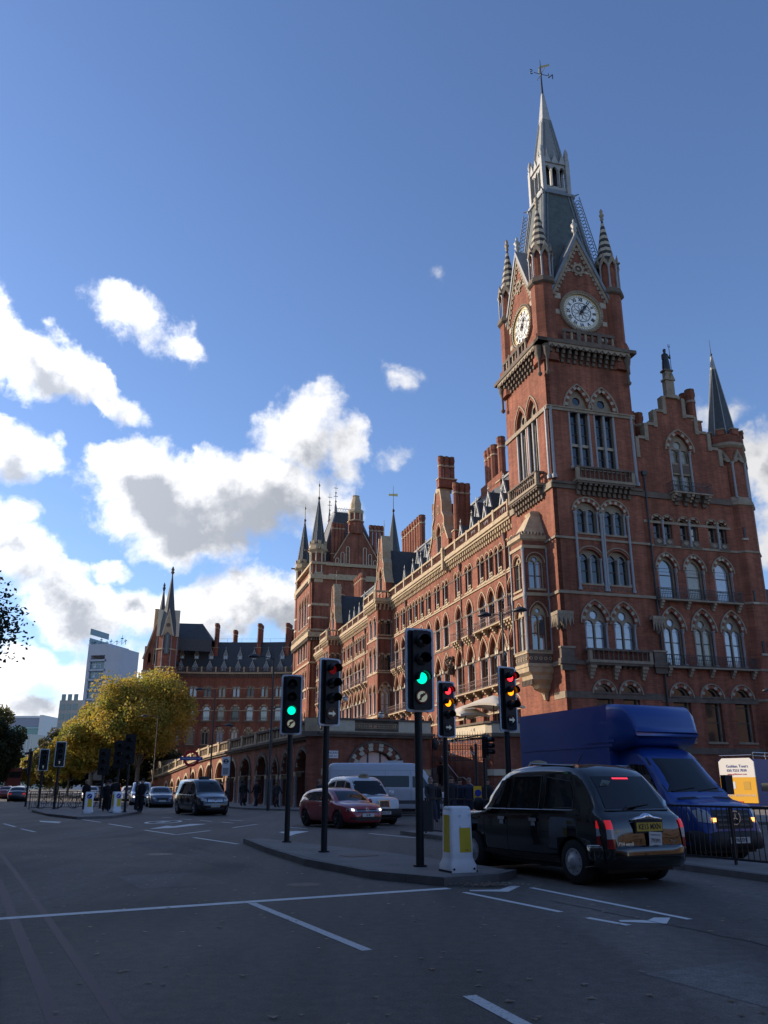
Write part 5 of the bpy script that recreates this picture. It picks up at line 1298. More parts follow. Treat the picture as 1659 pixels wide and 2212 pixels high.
# ------------------------------------------------------------------ ground, road, pavements
def asphalt():
    m = D.materials.new('asphalt'); m.use_nodes = True; nt = m.node_tree; b = nt.nodes['Principled BSDF']
    N, L = nt.nodes.new, nt.links.new
    tc = N('ShaderNodeTexCoord')
    def noise(sc, det=4, vec=None, rough=.6):
        n = N('ShaderNodeTexNoise'); n.inputs['Scale'].default_value = sc; n.inputs['Detail'].default_value = det; n.inputs['Roughness'].default_value = rough
        L(vec if vec is not None else tc.outputs['Object'], n.inputs['Vector']); return n.outputs['Fac']
    # wheel-worn lanes run along the road
    mp = N('ShaderNodeMapping'); mp.inputs['Rotation'].default_value = (0, 0, rad(-27)); mp.inputs['Scale'].default_value = (.5, .045, 1); L(tc.outputs['Object'], mp.inputs[0])
    lane = noise(1.0, 3, mp.outputs[0]); big = noise(.22, 6); mid = noise(7, 8, None, .75); fine = noise(55, 3); grit = noise(160, 2)
    def mr(v, a, b_, c, d):
        r = N('ShaderNodeMapRange'); L(v, r.inputs[0]); r.inputs[1].default_value = a; r.inputs[2].default_value = b_; r.inputs[3].default_value = c; r.inputs[4].default_value = d; return r.outputs[0]
    def mul(a, b_): x = N('ShaderNodeMath'); x.operation = 'MULTIPLY'; L(a, x.inputs[0]); L(b_, x.inputs[1]); return x.outputs[0]
    f = mul(mul(mr(lane, .3, .7, .55, 1.5), mr(big, .3, .7, .72, 1.3)), mul(mr(mid, .3, .7, .62, 1.42), mr(fine, .3, .7, .55, 1.5)))
    # pale aggregate chips
    vo = N('ShaderNodeTexVoronoi'); vo.inputs['Scale'].default_value = 34; L(tc.outputs['Object'], vo.inputs['Vector'])
    sp = N('ShaderNodeSeparateColor'); L(vo.outputs['Color'], sp.inputs[0])
    chip = mul(mr(vo.outputs['Distance'], .20, .30, 1, 0), mr(sp.outputs[0], .86, .88, 0, 1))
    sc = N('ShaderNodeVectorMath'); sc.operation = 'SCALE'; sc.inputs[0].default_value = (.104, .091, .076); L(f, sc.inputs['Scale'])
    mx = N('ShaderNodeMix'); mx.data_type = 'RGBA'; L(mul(chip, mr(fine, .0, .01, .55, .55)), mx.inputs['Factor']); L(sc.outputs[0], mx.inputs[6]); mx.inputs[7].default_value = (.17, .165, .155, 1)
    L(mx.outputs[2], b.inputs['Base Color']); L(mr(big, .3, .7, .62, .85), b.inputs['Roughness'])
    ad = N('ShaderNodeMath'); ad.operation = 'ADD'; L(fine, ad.inputs[0]); L(grit, ad.inputs[1])
    bp = N('ShaderNodeBump'); bp.inputs['Strength'].default_value = .55; bp.inputs['Distance'].default_value = .012; L(ad.outputs[0], bp.inputs['Height']); L(bp.outputs[0], b.inputs['Normal'])
    return m
ASPH = asphalt()
PAVE = mat('paving_slabs', (.20, .185, .17), .8, var=.25, scale=1.2, bump=.3, bscale=30)
KERB = mat('granite_kerb', (.15, .145, .14), .8, var=.25, scale=3, bump=.4, bscale=25)
def worn(name, col, lo=.47, hi=.56, scale=22):
    """road paint, rubbed away in specks"""
    m = D.materials.new(name); m.use_nodes = True; nt = m.node_tree; b = nt.nodes['Principled BSDF']; b.inputs['Roughness'].default_value = .7
    N, L = nt.nodes.new, nt.links.new
    tc = N('ShaderNodeTexCoord'); n = N('ShaderNodeTexNoise'); n.inputs['Scale'].default_value = scale; n.inputs['Detail'].default_value = 8; n.inputs['Roughness'].default_value = .8
    L(tc.outputs['Object'], n.inputs['Vector']); r = N('ShaderNodeMapRange'); r.inputs[1].default_value = lo - .16; r.inputs[2].default_value = hi - .16; L(n.outputs['Fac'], r.inputs[0])
    mx = N('ShaderNodeMix'); mx.data_type = 'RGBA'; L(r.outputs[0], mx.inputs['Factor']); mx.inputs[6].default_value = (.075, .075, .08, 1); mx.inputs[7].default_value = (*col, 1)
    L(mx.outputs[2], b.inputs['Base Color']); MATS[name] = m; return m
PAINT = worn('road_paint', (.72, .72, .70))
PAINTW = worn('worn_road_paint', (.62, .62, .60), .50, .64, 30)
REDP = worn('red_route_paint', (.13, .062, .062), .50, .86, 9)
g = M().xz([(-1, -1), (1, -1), (1, 1), (-1, 1)], 0, 0, ASPH); g = M(); g.add([(-2500, -400, -.03), (2500, -400, -.03), (2500, 4000, -.03), (-2500, 4000, -.03)], [(0, 1, 2, 3)], mat('city_ground', (.10, .10, .095), .9, var=.2, scale=.05)); tag(g.obj('ground'), kind='structure')
# the carriageway (its own sheet above the ground)
a = M(); a.add([(-60, -30, 0), (60, -30, 0), (60, 60, 0), (-20, 140, 0), (-140, 420, 0), (-170, 420, 0)], [(0, 1, 2, 3, 4, 5)], ASPH); tag(a.obj('road'), kind='structure')
def slabs(name, poly, z=.12, kerb=True, label=None):
    a = M(); a.xy(poly, 0.0, z - .004, KERB)
    # paving sheet inset from the kerb line
    c = Vector((sum(p[0] for p in poly)/len(poly), sum(p[1] for p in poly)/len(poly)))
    ins = []
    for x, y in poly:
        v = Vector((x, y)) - c; l = v.length; v = v * max(0, (l - .17)/l); ins.append((c.x+v.x, c.y+v.y))
    a.xy(ins, z - .003, z, PAVE); o = a.obj(name); tag(o, kind='structure'); return o
A_, B_ = Vector((-4.95, 58.2)), Vector((sin(rad(-23.3)), cos(rad(-23.3))))
WP = lambda t, o=0: (A_.x + B_.x*t - B_.y*o, A_.y + B_.y*t + B_.x*o)   # along the street wall; o metres out into the street
slabs('pavement', [WP(-1, 0), WP(150, 0), WP(150, 5.0), WP(20, 4.6), WP(3, 3.6), (-3.5, 53.6), (2, 49.5), (8, 44.5), (14, 38), (30, 30), (60, 28), (60, 70), (8, 66)])
isl = slabs('traffic_island', [(-4.0, 25.6), (-3.6, 26.0), (.0, 20.9), (2.0, 17.2), (2.35, 16.4), (2.0, 15.75), (1.0, 15.1), (-.2, 16.2), (-1.6, 18.7), (-2.9, 22.2)])
slabs('traffic_island', [(.55, 30.0), (1.0, 30.3), (5.2, 23.0), (9.6, 14.0), (13.5, 4), (12.6, 4), (7.2, 13.9), (5.9, 17.6), (3.0, 23.6)])
slabs('traffic_island', [(-21.8, 54.5), (-18.2, 47.6), (-14.9, 42.8), (-13.6, 44.2), (-14.3, 52), (-19.5, 62), (-27, 74), (-28.5, 72)])
slabs('near_pavement', [(-3.85, 9.2), (-2.6, 6.4), (-1.2, 2), (-.5, -6), (-40, -6), (-60, 92), (-43, 92), (-16.5, 33), (-7.6, 16)])
# granite kerb stones of the near island, one by one
def kerbstones(parent, pts, n, z=.124):
    me = M().box((0, 0, 0), (.88, .14, .13), KERB).mesh('kerb_stone')
    tot = 0
    for p, q in zip(pts, pts[1:]):
        p, q = Vector(p), Vector(q); L_ = (q-p).length; k = max(1, round(L_/.91)); d = (q-p)/L_
        for i in range(k):
            o = inst('kerb_stone', me, parent, (p.x + d.x*L_*i/k, p.y + d.y*L_*i/k, random.uniform(-.002, .004)), math.atan2(d.y, d.x)); o.scale.x = (L_/k-.012)/.88
kerbstones(isl, [(-4.05, 25.6), (-2.95, 22.15), (-1.65, 18.65), (-.25, 16.12), (1.0, 15.0), (2.02, 15.65), (2.42, 16.4)], 0)
# painted markings, 4 mm sheets
mk = M()
def strip(p, q, w, mt=PAINT, z=.004):
    p, q = Vector(p), Vector(q); d = (q-p).normalized(); n = Vector((-d.y, d.x))*w/2
    return [(p.x-n.x, p.y-n.y, z), (q.x-n.x, q.y-n.y, z), (q.x+n.x, q.y+n.y, z), (p.x+n.x, p.y+n.y, z)]
def mark(name, polys, mt=PAINT):
    a = M()
    for p in polys: a.add([(x, y, .004 if mt is not REDP else .0015) for x, y, *_ in p], [tuple(range(len(p)))], mt)
    return tag(a.obj(name), kind='structure')
mark('stop_line', [strip((-5.1, 11.32), (1.05, 14.68), .20)])
mark('lane_line', [strip((-1.88, 12.92), (-.17, 9.38), .12)], PAINTW)
mark('lane_line', [strip((.68, 7.48), (1.35, 5.6), .12)], PAINTW)
def G2(x, y):  # ground point from the plan (metres), helper for marks given as pairs
    return (x, y)
def line_marks(name, l, w=.12, mt=PAINT):
    for p, q in l: mark(name, [strip(p, q, w)], mt)
line_marks('box_marking', [((1.25, 14.16), (2.34, 12.05)), ((2.57, 11.55), (2.93, 10.96)), ((2.40, 14.77), (3.82, 11.42))], .10)
mark('arrow_marking', [[(1.36, 14.30), (1.95, 14.22), (2.26, 14.98), (2.10, 15.0), (1.86, 14.52), (1.36, 14.43)]])
mark('arrow_marking', [[(2.90, 11.22), (3.42, 11.08), (3.62, 11.55), (3.42, 11.57), (3.28, 11.36), (2.91, 11.36)]])
line_marks('lane_line', [((-16.41, 38.15), (-14.68, 35.27)), ((-13.86, 33.81), (-12.4, 31.54)), ((-14.45, 42.37), (-12.67, 39.54)), ((-11.8, 37.93), (-9.88, 34.71)), ((-6.05, 28.28), (-4.14, 25.25)),
   ((-8.85, 32.8), (-6.99, 29.82)), ((-6.99, 29.82), (-6.37, 32.47)), ((-5.91, 34.66), (-5.39, 37.61)), ((-11.36, 45.23), (-10.73, 44.61)), ((-9.99, 43.42), (-9.26, 42.51)), ((-8.65, 41.54), (-7.89, 40.5)),
   ((-7.29, 39.71), (-6.61, 38.77)), ((-7.38, 42.07), (-6.58, 41.22)), ((-3.98, 35.25), (-2.94, 33.94)), ((-.51, 30.6), (1.04, 28.05)), ((1.6, 18.5), (3.3, 19.4)), ((-24, 52), (-22, 48.5)), ((3.2, 45), (5.2, 42)), ((-1.5, 46), (.5, 43))], .13)
mark('arrow_marking', [[(-16.1, 41.2), (-15.5, 39.9), (-14.2, 38.6), (-14.6, 40.0), (-15.2, 40.6)]])
mark('arrow_marking', [[(-8.9, 33.6), (-8.2, 34.6), (-7.6, 37.9), (-8.3, 37.9), (-8.5, 35.8), (-8.9, 36.2)]])
mark('arrow_marking', [[(-3.75, 31.5), (-3.35, 30.4), (-3.1, 29.1), (-3.0, 30.4), (-2.7, 31.9), (-3.2, 32.2)]])
def ellipse(cx, cy, a_, b_, rot, n=24): return [(cx+a_*cos(t)*cos(rot)-b_*sin(t)*sin(rot), cy+a_*cos(t)*sin(rot)+b_*sin(t)*cos(rot)) for t in [2*pi*k/n for k in range(n)]]
eo_, ei_ = ellipse(-9.95, 39.9, .75, 1.75, .0), ellipse(-9.95, 39.9, .60, 1.5, .0)
mark('roundabout_marking', [[eo_[k], eo_[(k+1) % 24], ei_[(k+1) % 24], ei_[k]] for k in range(24)] + [[(-10.2, 39.3), (-9.8, 39.3), (-9.75, 40.6), (-10.15, 40.6)]])
mark('red_line', [strip((-9.6, 21.5), (-6.49, 15.27), .12), strip((-6.49, 15.27), (-4.64, 11.46), .12), strip((-4.64, 11.46), (-1.2, 4.4), .12)], REDP); mark('red_line', [strip((-9.3, 21.7), (-6.15, 15.4), .09), strip((-6.15, 15.4), (-4.28, 11.6), .09), strip((-4.28, 11.6), (-.8, 4.5), .09)], REDP)
# repairs, seams and covers in the carriageway
def tinted(name, c):
    m = ASPH.copy(); m.name = name
    for n_ in m.node_tree.nodes:
        if n_.type == 'VECT_MATH' and n_.operation == 'SCALE': n_.inputs[0].default_value = c
    return m
PATCH, SEAM = tinted('asphalt_patch', (.078, .074, .070)), mat('tar_seam', (.03, .03, .031), .85)
PATCHL = tinted('asphalt_patch_light', (.125, .116, .106))
def sheet(name, poly, mt, z=.0025):
    a = M(); a.add([(x, y, z) for x, y in poly], [tuple(range(len(poly)))], mt); return tag(a.obj(name), kind='structure')
sheet('asphalt_patch', [(-4.9, 16.5), (-3.9, 14.6), (-2.6, 15.3), (-3.6, 17.3)], PATCHL)
sheet('asphalt_patch', [(2.3, 8.3), (3.0, 6.9), (4.2, 7.5), (3.5, 8.9)], PATCHL)
sheet('asphalt_patch', [(-7.5, 26), (-3.2, 18.0), (-2.6, 18.3), (-6.9, 26.3)], PATCH)
wv_ = lambda p, q, n=14, am=.05: [(p[0]+(q[0]-p[0])*k/n + random.uniform(-am, am), p[1]+(q[1]-p[1])*k/n + random.uniform(-am, am)) for k in range(n+1)]
for p, q, n_ in (((-9.5, 33), (-4.4, 22.5), 20), ((2.4, 13.2), (4.3, 9.0), 14)):
    w_ = wv_(p, q, n_, .035); mark('tar_seam', [strip(a_, b_, .022) for a_, b_ in zip(w_, w_[1:])], SEAM)
for x, y, r_ in ((-1.35, 15.2, .30), (-5.4, 21.6, .3)):
    mk_ = M(); mk_.add([(x+r_*cos(2*pi*k/20), y+r_*sin(2*pi*k/20), .004) for k in range(20)], [tuple(range(20))], mat('cast_iron_cover', (.035, .034, .033), .5, bump=.5, bscale=40, var=.3)); tag(mk_.obj('manhole_cover'), kind='structure')
# ------------------------------------------------------------------ street wall of the raised forecourt
SW = thing('forecourt_wall', 'long brick forecourt wall with shop arches and a stone balustrade, below the hotel', 'wall')
def ctop(t):
    P = [(-.8, 5.84), (12, 5.70), (25, 5.5), (34.5, 5.3), (46, 4.7), (61.5, 3.8), (80, 3.1), (150, 2.2)]
    for (a0_, z0), (a1_, z1) in zip(P, P[1:]):
        if t <= a1_: return z0 + (z1-z0)*max(0, (t-a0_))/(a1_-a0_)
    return 2.2
WANG = math.atan2(-B_.y, -B_.x)   # wall x axis runs from the far end towards the corner: seen from the street, left to right
def wx(t): return -t
hs_ = []; AR_ = []
for c, w, zs, r in ((1.7, 2.6, 2.45, 1.4), (5.5, 1.9, 2.3, 1.5), (8.3, 1.5, 2.3, 1.1), (12.2, 3.0, 2.3, 1.45), (17.4, 3.3, 2.3, 1.4), (22.3, 3.2, 2.2, 1.45), (27.1, 3.2, 2.15, 1.45), (32.0, 3.1, 2.05, 1.4), (36.0, 2.6, 1.95, 1.3), (40.1, 2.6, 1.8, 1.1), (44.2, 2.5, 1.6, .95), (48.6, 2.4, 1.4, .8), (53, 2.3, 1.3, .7), (57.5, 2.2, 1.2, .6)):
    hs_.append(opening(-c, .14, w, zs-.14, r, 6)); AR_.append((c, w, zs, r))
top = [(-t, ctop(t)-1.15) for t in range(0, 151, 5)]
a = M().xz([(-150, -.02), (0, -.02)] + top, 0, .55, BRICKD, hs_)
o = a.obj('brick_face', SW, (A_.x, A_.y, 0), WANG)
# behind each arch: dark shop front with glazing, stone piers with capitals
for c, w, zs, r in AR_:
    a = M().xz(opening(-c, .14, w, zs-.14, r, 6), .9, .9, GLASS); inst('shop_glass', a.mesh('shop_glass'), SW, (A_.x, A_.y, 0), WANG)
    a = M()
    for q in (-.28, .0, .28): a.box((-c+q*w-.04, .84, .14), (-c+q*w+.04, .9, zs+.5*r), FRAMEM)
    a.box((-c-w/2, .82, zs-.1), (-c+w/2, .9, zs+.05), FRAMEM).box((-c-w/2, .80, .14), (-c+w/2, .9, .55), FRAMEM)
    inst('shop_frame', a.mesh('shop_frame'), SW, (A_.x, A_.y, 0), WANG)
    a = M(); ri, ro = opening(-c, zs-.02, w, .02, r, 6), opening(-c, zs-.03, w+.62, .03, r+.33, 6)
    a.xz(ro, -.10, .02, SOOT_SHADE if c < 20 else STONE, [shift([((x+c)*1.12-c, z) for x, z in ri], 0, .05)])  # mouldings of the shaded stretch are darker: shade in the colour
    a.box((-c-w/2-.3, -.14, zs-.32), (-c-w/2+.12, .3, zs), STONE).box((-c+w/2-.12, -.14, zs-.32), (-c+w/2+.3, .3, zs), STONE)
    a.lathe([(.2, .14), (.13, .35), (.13, zs-.45), (.2, zs-.3)], GRAN, c=(-c-w/2-.02, -.02, 0), n=7).lathe([(.2, .14), (.13, .35), (.13, zs-.45), (.2, zs-.3)], GRAN, c=(-c+w/2+.02, -.02, 0), n=7)
    inst('arch_moulding', a.mesh('arch_moulding'), SW, (A_.x, A_.y, 0), WANG)
    if c < 25:
        R = (w*w/4 + r*r)/(2*r) if r < w/2 else (w*w/4 + r*r)/w; tm = math.asin(min(1, w/2/R)) if r < w/2 else math.acos((R-w/2)/R)
        nv = 12 if r < w/2 else 7; st_ = (2*tm if r < w/2 else tm)/nv
        g_ = .012
        mv = [M().xz([(R*cos(g_), R*sin(g_)), ((R+.22)*cos(g_), (R+.22)*sin(g_)), ((R+.22)*cos(st_-g_), (R+.22)*sin(st_-g_)), (R*cos(st_-g_), R*sin(st_-g_))], -.05, .1, mt).mesh('voussoir') for mt in (BRICKD, STONEL)]
        for i in range(nv):
            ps = [(0, zs+r-R, pi/2-tm+i*st_)] if r < w/2 else [(w/2-R, zs, i*st_), (R-w/2, zs, pi-(i+1)*st_)]
            for cx_, cz_, an_ in ps:
                v = inst('voussoir', mv[i % 2], SW); v.matrix_local = Matrix.Translation((A_.x, A_.y, 0)) @ Matrix.Rotation(WANG, 4, 'Z') @ Matrix.Translation((-c+cx_, 0, cz_)) @ Matrix.Rotation(-an_, 4, 'Y')
# cornice, balustrade in panels between stone piers
a = M(); b = M(); cpm = M()
t = 0.0; piers = []
while t < 110:
    t2 = t + 4.6
    z0, z1 = ctop(t), ctop(t2)
    def sl(m_, y0, y1, d0, d1, mt, ta=t, tb=t2, za=z0, zb=z1):
        m_.add([(-ta, y0, za-d0), (-tb, y0, zb-d0), (-tb, y1, zb-d0), (-ta, y1, za-d0), (-ta, y0, za-d1), (-tb, y0, zb-d1), (-tb, y1, zb-d1), (-ta, y1, za-d1)], [(0, 1, 2, 3), (7, 6, 5, 4), (0, 4, 5, 1), (1, 5, 6, 2), (2, 6, 7, 3), (3, 7, 4, 0)], mt)
    st_m = STONE
    sl(a, -.22, .55, 1.28, 1.12, SOOT_SHADE); sl(a, -.38, .6, 1.12, .95, SOOT_SHADE if t < 24 else STONE); sl(a, -.16, .35, .95, .78, st_m)  # near stretch darkened in the colour to match the shade there
    sl(b, -.2, .22, .16, 0, SOOT_SHADE if t < 24 else STONE)
    for k in range(9):
        tt = t + .55 + k*(3.5)/8; zz = ctop(tt); cpm.box((-tt-.07, -.07, zz-.80), (-tt+.07, .09, zz-.15), STONE if k % 2 else SOOT_SHADE)
        # sloping arcade head between balusters
    piers.append(t); t = t2
inst('cornice', a.mesh('cornice'), SW, (A_.x, A_.y, 0), WANG); inst('coping', b.mesh('coping'), SW, (A_.x, A_.y, 0), WANG); stuff(inst('balusters', cpm.mesh('balusters'), SW, (A_.x, A_.y, 0), WANG))
pm_ = M().box((-.32, -.24, -.95), (.32, .28, .03), STONE).box((-.38, -.3, -.06), (.38, .34, .06), STONE).mesh('pier')
for t in piers: inst('pier', pm_, SW, (A_.x + B_.x*t, A_.y + B_.y*t, ctop(t)), WANG)
# the corner facing us: big striped arch with a half-round window
Q0, Q1 = Vector((-4.2, 57.9)), Vector((3.3, 61.4)); QA = math.atan2(Q1.y-Q0.y, Q1.x-Q0.x); QL = (Q1-Q0).length
CW = thing('forecourt_corner_wall', 'brick corner block with a wide striped arch and half-round window behind the white minibus', 'wall', (Q0.x, Q0.y, 0), QA)
o4 = circle(4.0, 2.60, 1.45, 24); o4 = [(x, z) for x, z in o4 if z >= 2.6]
hole = [(4+1.42*cos(pi*k/16), 2.6+.82*1.42*sin(pi*k/16)*1.0) for k in range(17)]
M().xz([(0, -.02), (QL, -.02), (QL, 4.7), (0, 4.7)], 0, .5, BRICKD, [hole]).obj('brick_face', CW)
M().add([(0, 0, -.02), (0, 0, 4.7), (-.98, .33, 4.7), (-.98, .33, -.02)], [(0, 1, 2, 3)], BRICKD).obj('chamfer', CW)
M().box((0, -.03, 2.2), (2.0, .02, 2.62), STONE).box((6.1, -.03, 2.2), (QL, .02, 2.62), STONE).obj('stone_band', CW)
M().box((QL-.02, 0, -.02), (QL+.02, 9, 4.7), BRICKD).obj('return_wall', CW)
for k, (x0, x1) in enumerate(((2.6, 3.5), (3.56, 4.44), (4.5, 5.4))):
    p = [(x0, 2.62)] + [(x1, 2.62)] + [(x, 2.6+1.16*math.sqrt(max(0, 1-((x-4)/1.42)**2))) for x in (x1, (x0+x1)/2, x0)]
    M().xz(p, .3, .3, GLASSP).obj('pane', CW)
M().box((3.48, .24, 2.6), (3.57, .3, 3.75), FRAMEM).box((4.43, .24, 2.6), (4.52, .3, 3.75), FRAMEM).box((2.5, .22, 2.58), (5.5, .3, 2.68), FRAMEM).obj('glazing_bars', CW)
for ring, (ra, rb) in enumerate(((1.44, 1.74), (1.76, 2.02))):
    n = 15 if ring else 13
    for i in range(n):
        t0_, t1_ = pi*i/n + .012, pi*(i+1)/n - .012
        kz = .85
        mt = (BRICKD, STONEL)[(i+ring) % 2]
        M().xz([(ra*cos(t0_), ra*kz*sin(t0_)), (rb*cos(t0_), rb*kz*sin(t0_)), (rb*cos(t1_), rb*kz*sin(t1_)), (ra*cos(t1_), ra*kz*sin(t1_))], -.06-.03*ring, .05, mt).obj('voussoir', CW, (4.0, 0, 2.62))
a = M(); n = 24
for i in range(n):
    t0_, t1_ = pi*i/n, pi*(i+1)/n
    a.xz([(2.04*cos(t0_), .85*2.04*sin(t0_)), (2.16*cos(t0_), .86*2.16*sin(t0_)), (2.16*cos(t1_), .86*2.16*sin(t1_)), (2.04*cos(t1_), .85*2.04*sin(t1_))], -.16, .05, SOOT_SHADE)
a.obj('hood_moulding', CW, (4, 0, 2.62))
a = M().box((-.25, -.3, 4.7), (QL+.1, .1, 4.86), SOOT_SHADE).box((-.35, -.42, 4.86), (QL+.2, .1, 5.02), SOOT_SHADE).box((-.2, -.2, 5.02), (QL+.1, .4, 5.1), STONE).box((-.25, -.24, 5.82), (QL+.15, .34, 5.95), SOOT_SHADE)
a.add([(-.25, -.3, 4.7), (-.25, -.3, 5.02), (-1.4, .1, 5.02), (-1.4, .1, 4.7)], [(0, 1, 2, 3)], SOOT_SHADE).add([(-.2, -.24, 5.95), (-.2, .3, 5.95), (-1.2, .6, 5.95), (-1.2, .1, 5.95)], [(0, 1, 2, 3)], SOOT_SHADE).add([(-.2, -.2, 5.02), (-.2, -.2, 5.9), (-1.2, .12, 5.9), (-1.2, .12, 5.02)], [(0, 1, 2, 3)], STONE)
a.obj('cornice', CW)
M().box((0, -.16, 5.1), (2.35, .3, 5.82), STONEL).box((5.7, -.16, 5.1), (QL, .3, 5.82), STONEL).obj('parapet_blocks', CW)
a = M(); 
hs2 = []
for k in range(9):
    cx = 2.35+.37*(k+.5); hs2.append(circle(cx, 5.46, .085, 8))
a.xz([(2.35, 5.1), (5.7, 5.1), (5.7, 5.82), (2.35, 5.82)], -.06, .1, SOOT_SHADE, hs2)
for k in range(9):
    cx = 2.35+.37*(k+.5)
    for q in range(4): 
        an = pi/4+q*pi/2; a.xz(circle(cx+.11*cos(an), 5.46+.11*sin(an), .11, 8), -.12, -.06, STONE, [circle(cx+.11*cos(an), 5.46+.11*sin(an), .07, 8)])
a.obj('pierced_panel', CW)
SIGNW = mat('enamel_white', (.75, .76, .78), .35); SIGNB = mat('sign_black', (.02, .02, .025), .5); SIGNR = mat('sign_red', (.55, .02, .02), .4); SIGNBL = mat('sign_blue', (.01, .04, .30), .35)
sg = thing('street_name_sign', 'white street name plate reading PANCRAS ROAD high on the brick corner', 'sign', (Q0.x+cos(QA)*.72, Q0.y+sin(QA)*.72-.05, 3.54), QA)
M().box((-.48, -.03, -.24), (.48, 0, .24), SIGNW).obj('plate', sg)
put_text('lettering', 'PANCRAS', .2, SIGNB, sg, (.0, -.035, .10), (pi/2, 0, 0)); put_text('lettering', 'ROAD', .2, SIGNB, sg, (-.18, -.035, -.11), (pi/2, 0, 0)); put_text('lettering', 'NW1', .13, SIGNR, sg, (.3, -.035, -.12), (pi/2, 0, 0))
# terrace behind the walls
a = M(); tp = [(-4.4, 58.6), (3.2, 61.9), (3.6, 70)] + [(7.7, 71), (7.4, 61.2), (16, 62.5), (34, 66), (34, 73)] + [(15, 68.7)]
a.xy([WP(.6, -.6), (3.1, 62.0), (3.2, 72), (-13, 172), WP(124, -.8)], 0, 4.75, PAVE); tag(a.obj('terrace'), kind='structure')
a = M().xy([(7.6, 61.3), (15.6, 62.6), (17, 69.5), (14.6, 69), (5.6, 69)], 0, 4.75, PAVE); tag(a.obj('terrace'), kind='structure')
# wall right of the steps, with the station name
RW = thing('steps_wall', 'brick wall beside the station steps, sunlit near its top', 'wall')
a = M().xy([(7.2, 60.4), (5.1, 66.5), (5.4, 66.7), (7.5, 61.0)], 0, 4.8, BRICKD); a.obj('brick_face', RW)
a = M().xy([(7.2, 60.4), (7.6, 60.0), (16.4, 61.6), (16.2, 62.4), (7.7, 61.0)], 0, 4.8, BRICKD).xy([(7.15, 60.3), (7.6, 59.88), (16.45, 61.48), (16.4, 61.7), (7.6, 60.1), (7.25, 60.5)], 2.2, 2.62, STONEL); a.obj('brick_face', RW)
a = M().xy([(7.0, 60.2), (4.9, 66.5), (5.5, 66.9), (7.6, 61.2)], 4.8, 5.05, STONE).xy([(7.0, 60.2), (7.5, 59.75), (16.5, 61.35), (16.4, 62.6), (7.6, 61.2)], 4.8, 5.05, SOOT_SHADE).xy([(7.15, 60.35), (5.05, 66.4), (5.35, 66.6), (7.5, 61.1)], 5.05, 5.72, STONEL).xy([(7.15, 60.35), (7.55, 59.95), (16.4, 61.55), (16.3, 61.9), (7.5, 60.4)], 5.05, 5.72, STONEL)
a.xy([(7.0, 60.25), (4.95, 66.45), (5.45, 66.7), (7.6, 61.1)], 5.72, 5.86, SOOT_SHADE).xy([(7.0, 60.25), (7.5, 59.8), (16.5, 61.4), (16.4, 62.1), (7.5, 60.6)], 5.72, 5.86, SOOT_SHADE); a.obj('parapet', RW)
a = M()
for k in range(5): a.tube((6.55-.13*k, 62.05+.42*k, 5.38), (6.75-.13*k, 62.15+.42*k, 5.38), .12, .12, SOOT_SHADE, n=8)
a.obj('pierced_panel', RW)
LC = mat('cream_letters', (.62, .58, .48), .6)
ln = thing('station_name_sign', 'cream metal letters reading ST PANCRAS STATION fixed across the ironwork gateway', 'sign')
wa = math.atan2(60.4-66.5, 7.2-5.1)
ga = math.atan2(60.0-61.3, 7.1-3.45)
for s_, z_, sx_ in (('ST PANCRAS', 4.44, 1.05), ('STATION', 3.68, 1.05)):
    q = inst('lettering', text_mesh(s_, .42, LC, extrude=.02, sx=sx_, space=1.3), ln, (5.28, 60.6, z_)); q.rotation_euler = (pi/2, 0, ga)
# steps with handrail
stp = M()
for k in range(16): stp.box((0, k*.32, .12), (3.3, 8, .12+.17*(k+1)), PAVE)
tag(stp.obj('station_steps', None, (3.35, 62.2, 0), rad(8)), 'dark stone steps climbing between brick walls to the station terrace', 'steps')
BACK = M().box((3.0, 69.0, 0), (6.6, 69.3, 4.8), BRICKD); BACK.obj('back_wall', RW)
hr_ = M()
for p, q in (((6.9, 60.9, 1.05), (5.9, 63.2, 2.1)), ((5.9, 63.2, 2.1), (5.6, 64.2, 2.1)), ((5.6, 64.2, 2.1), (4.6, 67.5, 3.7))): hr_.tube((p[0]-.12, p[1], p[2]), (q[0]-.12, q[1], q[2]), .03, .03, mat('steel', (.5, .5, .5), .3, metal=1), n=6)
tag(hr_.obj('handrail'), 'steel handrail fixed to the brick wall beside the steps', 'handrail')
# ironwork overthrow in the gateway
ga = math.atan2(60.0-61.3, 7.1-3.45); gt = thing('iron_gate', 'black ornamental ironwork grille spanning the gateway above the steps', 'gate', (3.45, 61.3, 0), ga)
GL = math.hypot(7.1-3.45, 1.3)
bar = M().box((-.016, -.016, 3.2), (.016, .016, 4.95), IRON).mesh('bar')
for k in range(22): inst('bar', bar, gt, (k*GL/21, 0, 0))
a = M()
for z in (3.2, 3.42, 3.95, 4.2, 4.72, 4.92): a.box((0, -.02, z-.018), (GL, .02, z+.018), IRON)
a.obj('rails', gt)
sc_ = M()
for q in range(8): sc_.tube((.07*cos(q*pi/4), 0, .07*sin(q*pi/4)), (.07*cos((q+1)*pi/4), 0, .07*sin((q+1)*pi/4)), .012, .012, IRON, n=3, caps=False)
sc_ = sc_.mesh('scroll')
for k in range(21):
    for z in (3.31, 4.07, 4.82): inst('scroll', sc_, gt, ((k+.5)*GL/21, 0, z))
sp_ = M().tube((0, 0, 4.92), (0, 0, 5.2), .02, .004, IRON, n=4).mesh('spike')
for k in range(22): inst('spike', sp_, gt, (k*GL/21, 0, 0))
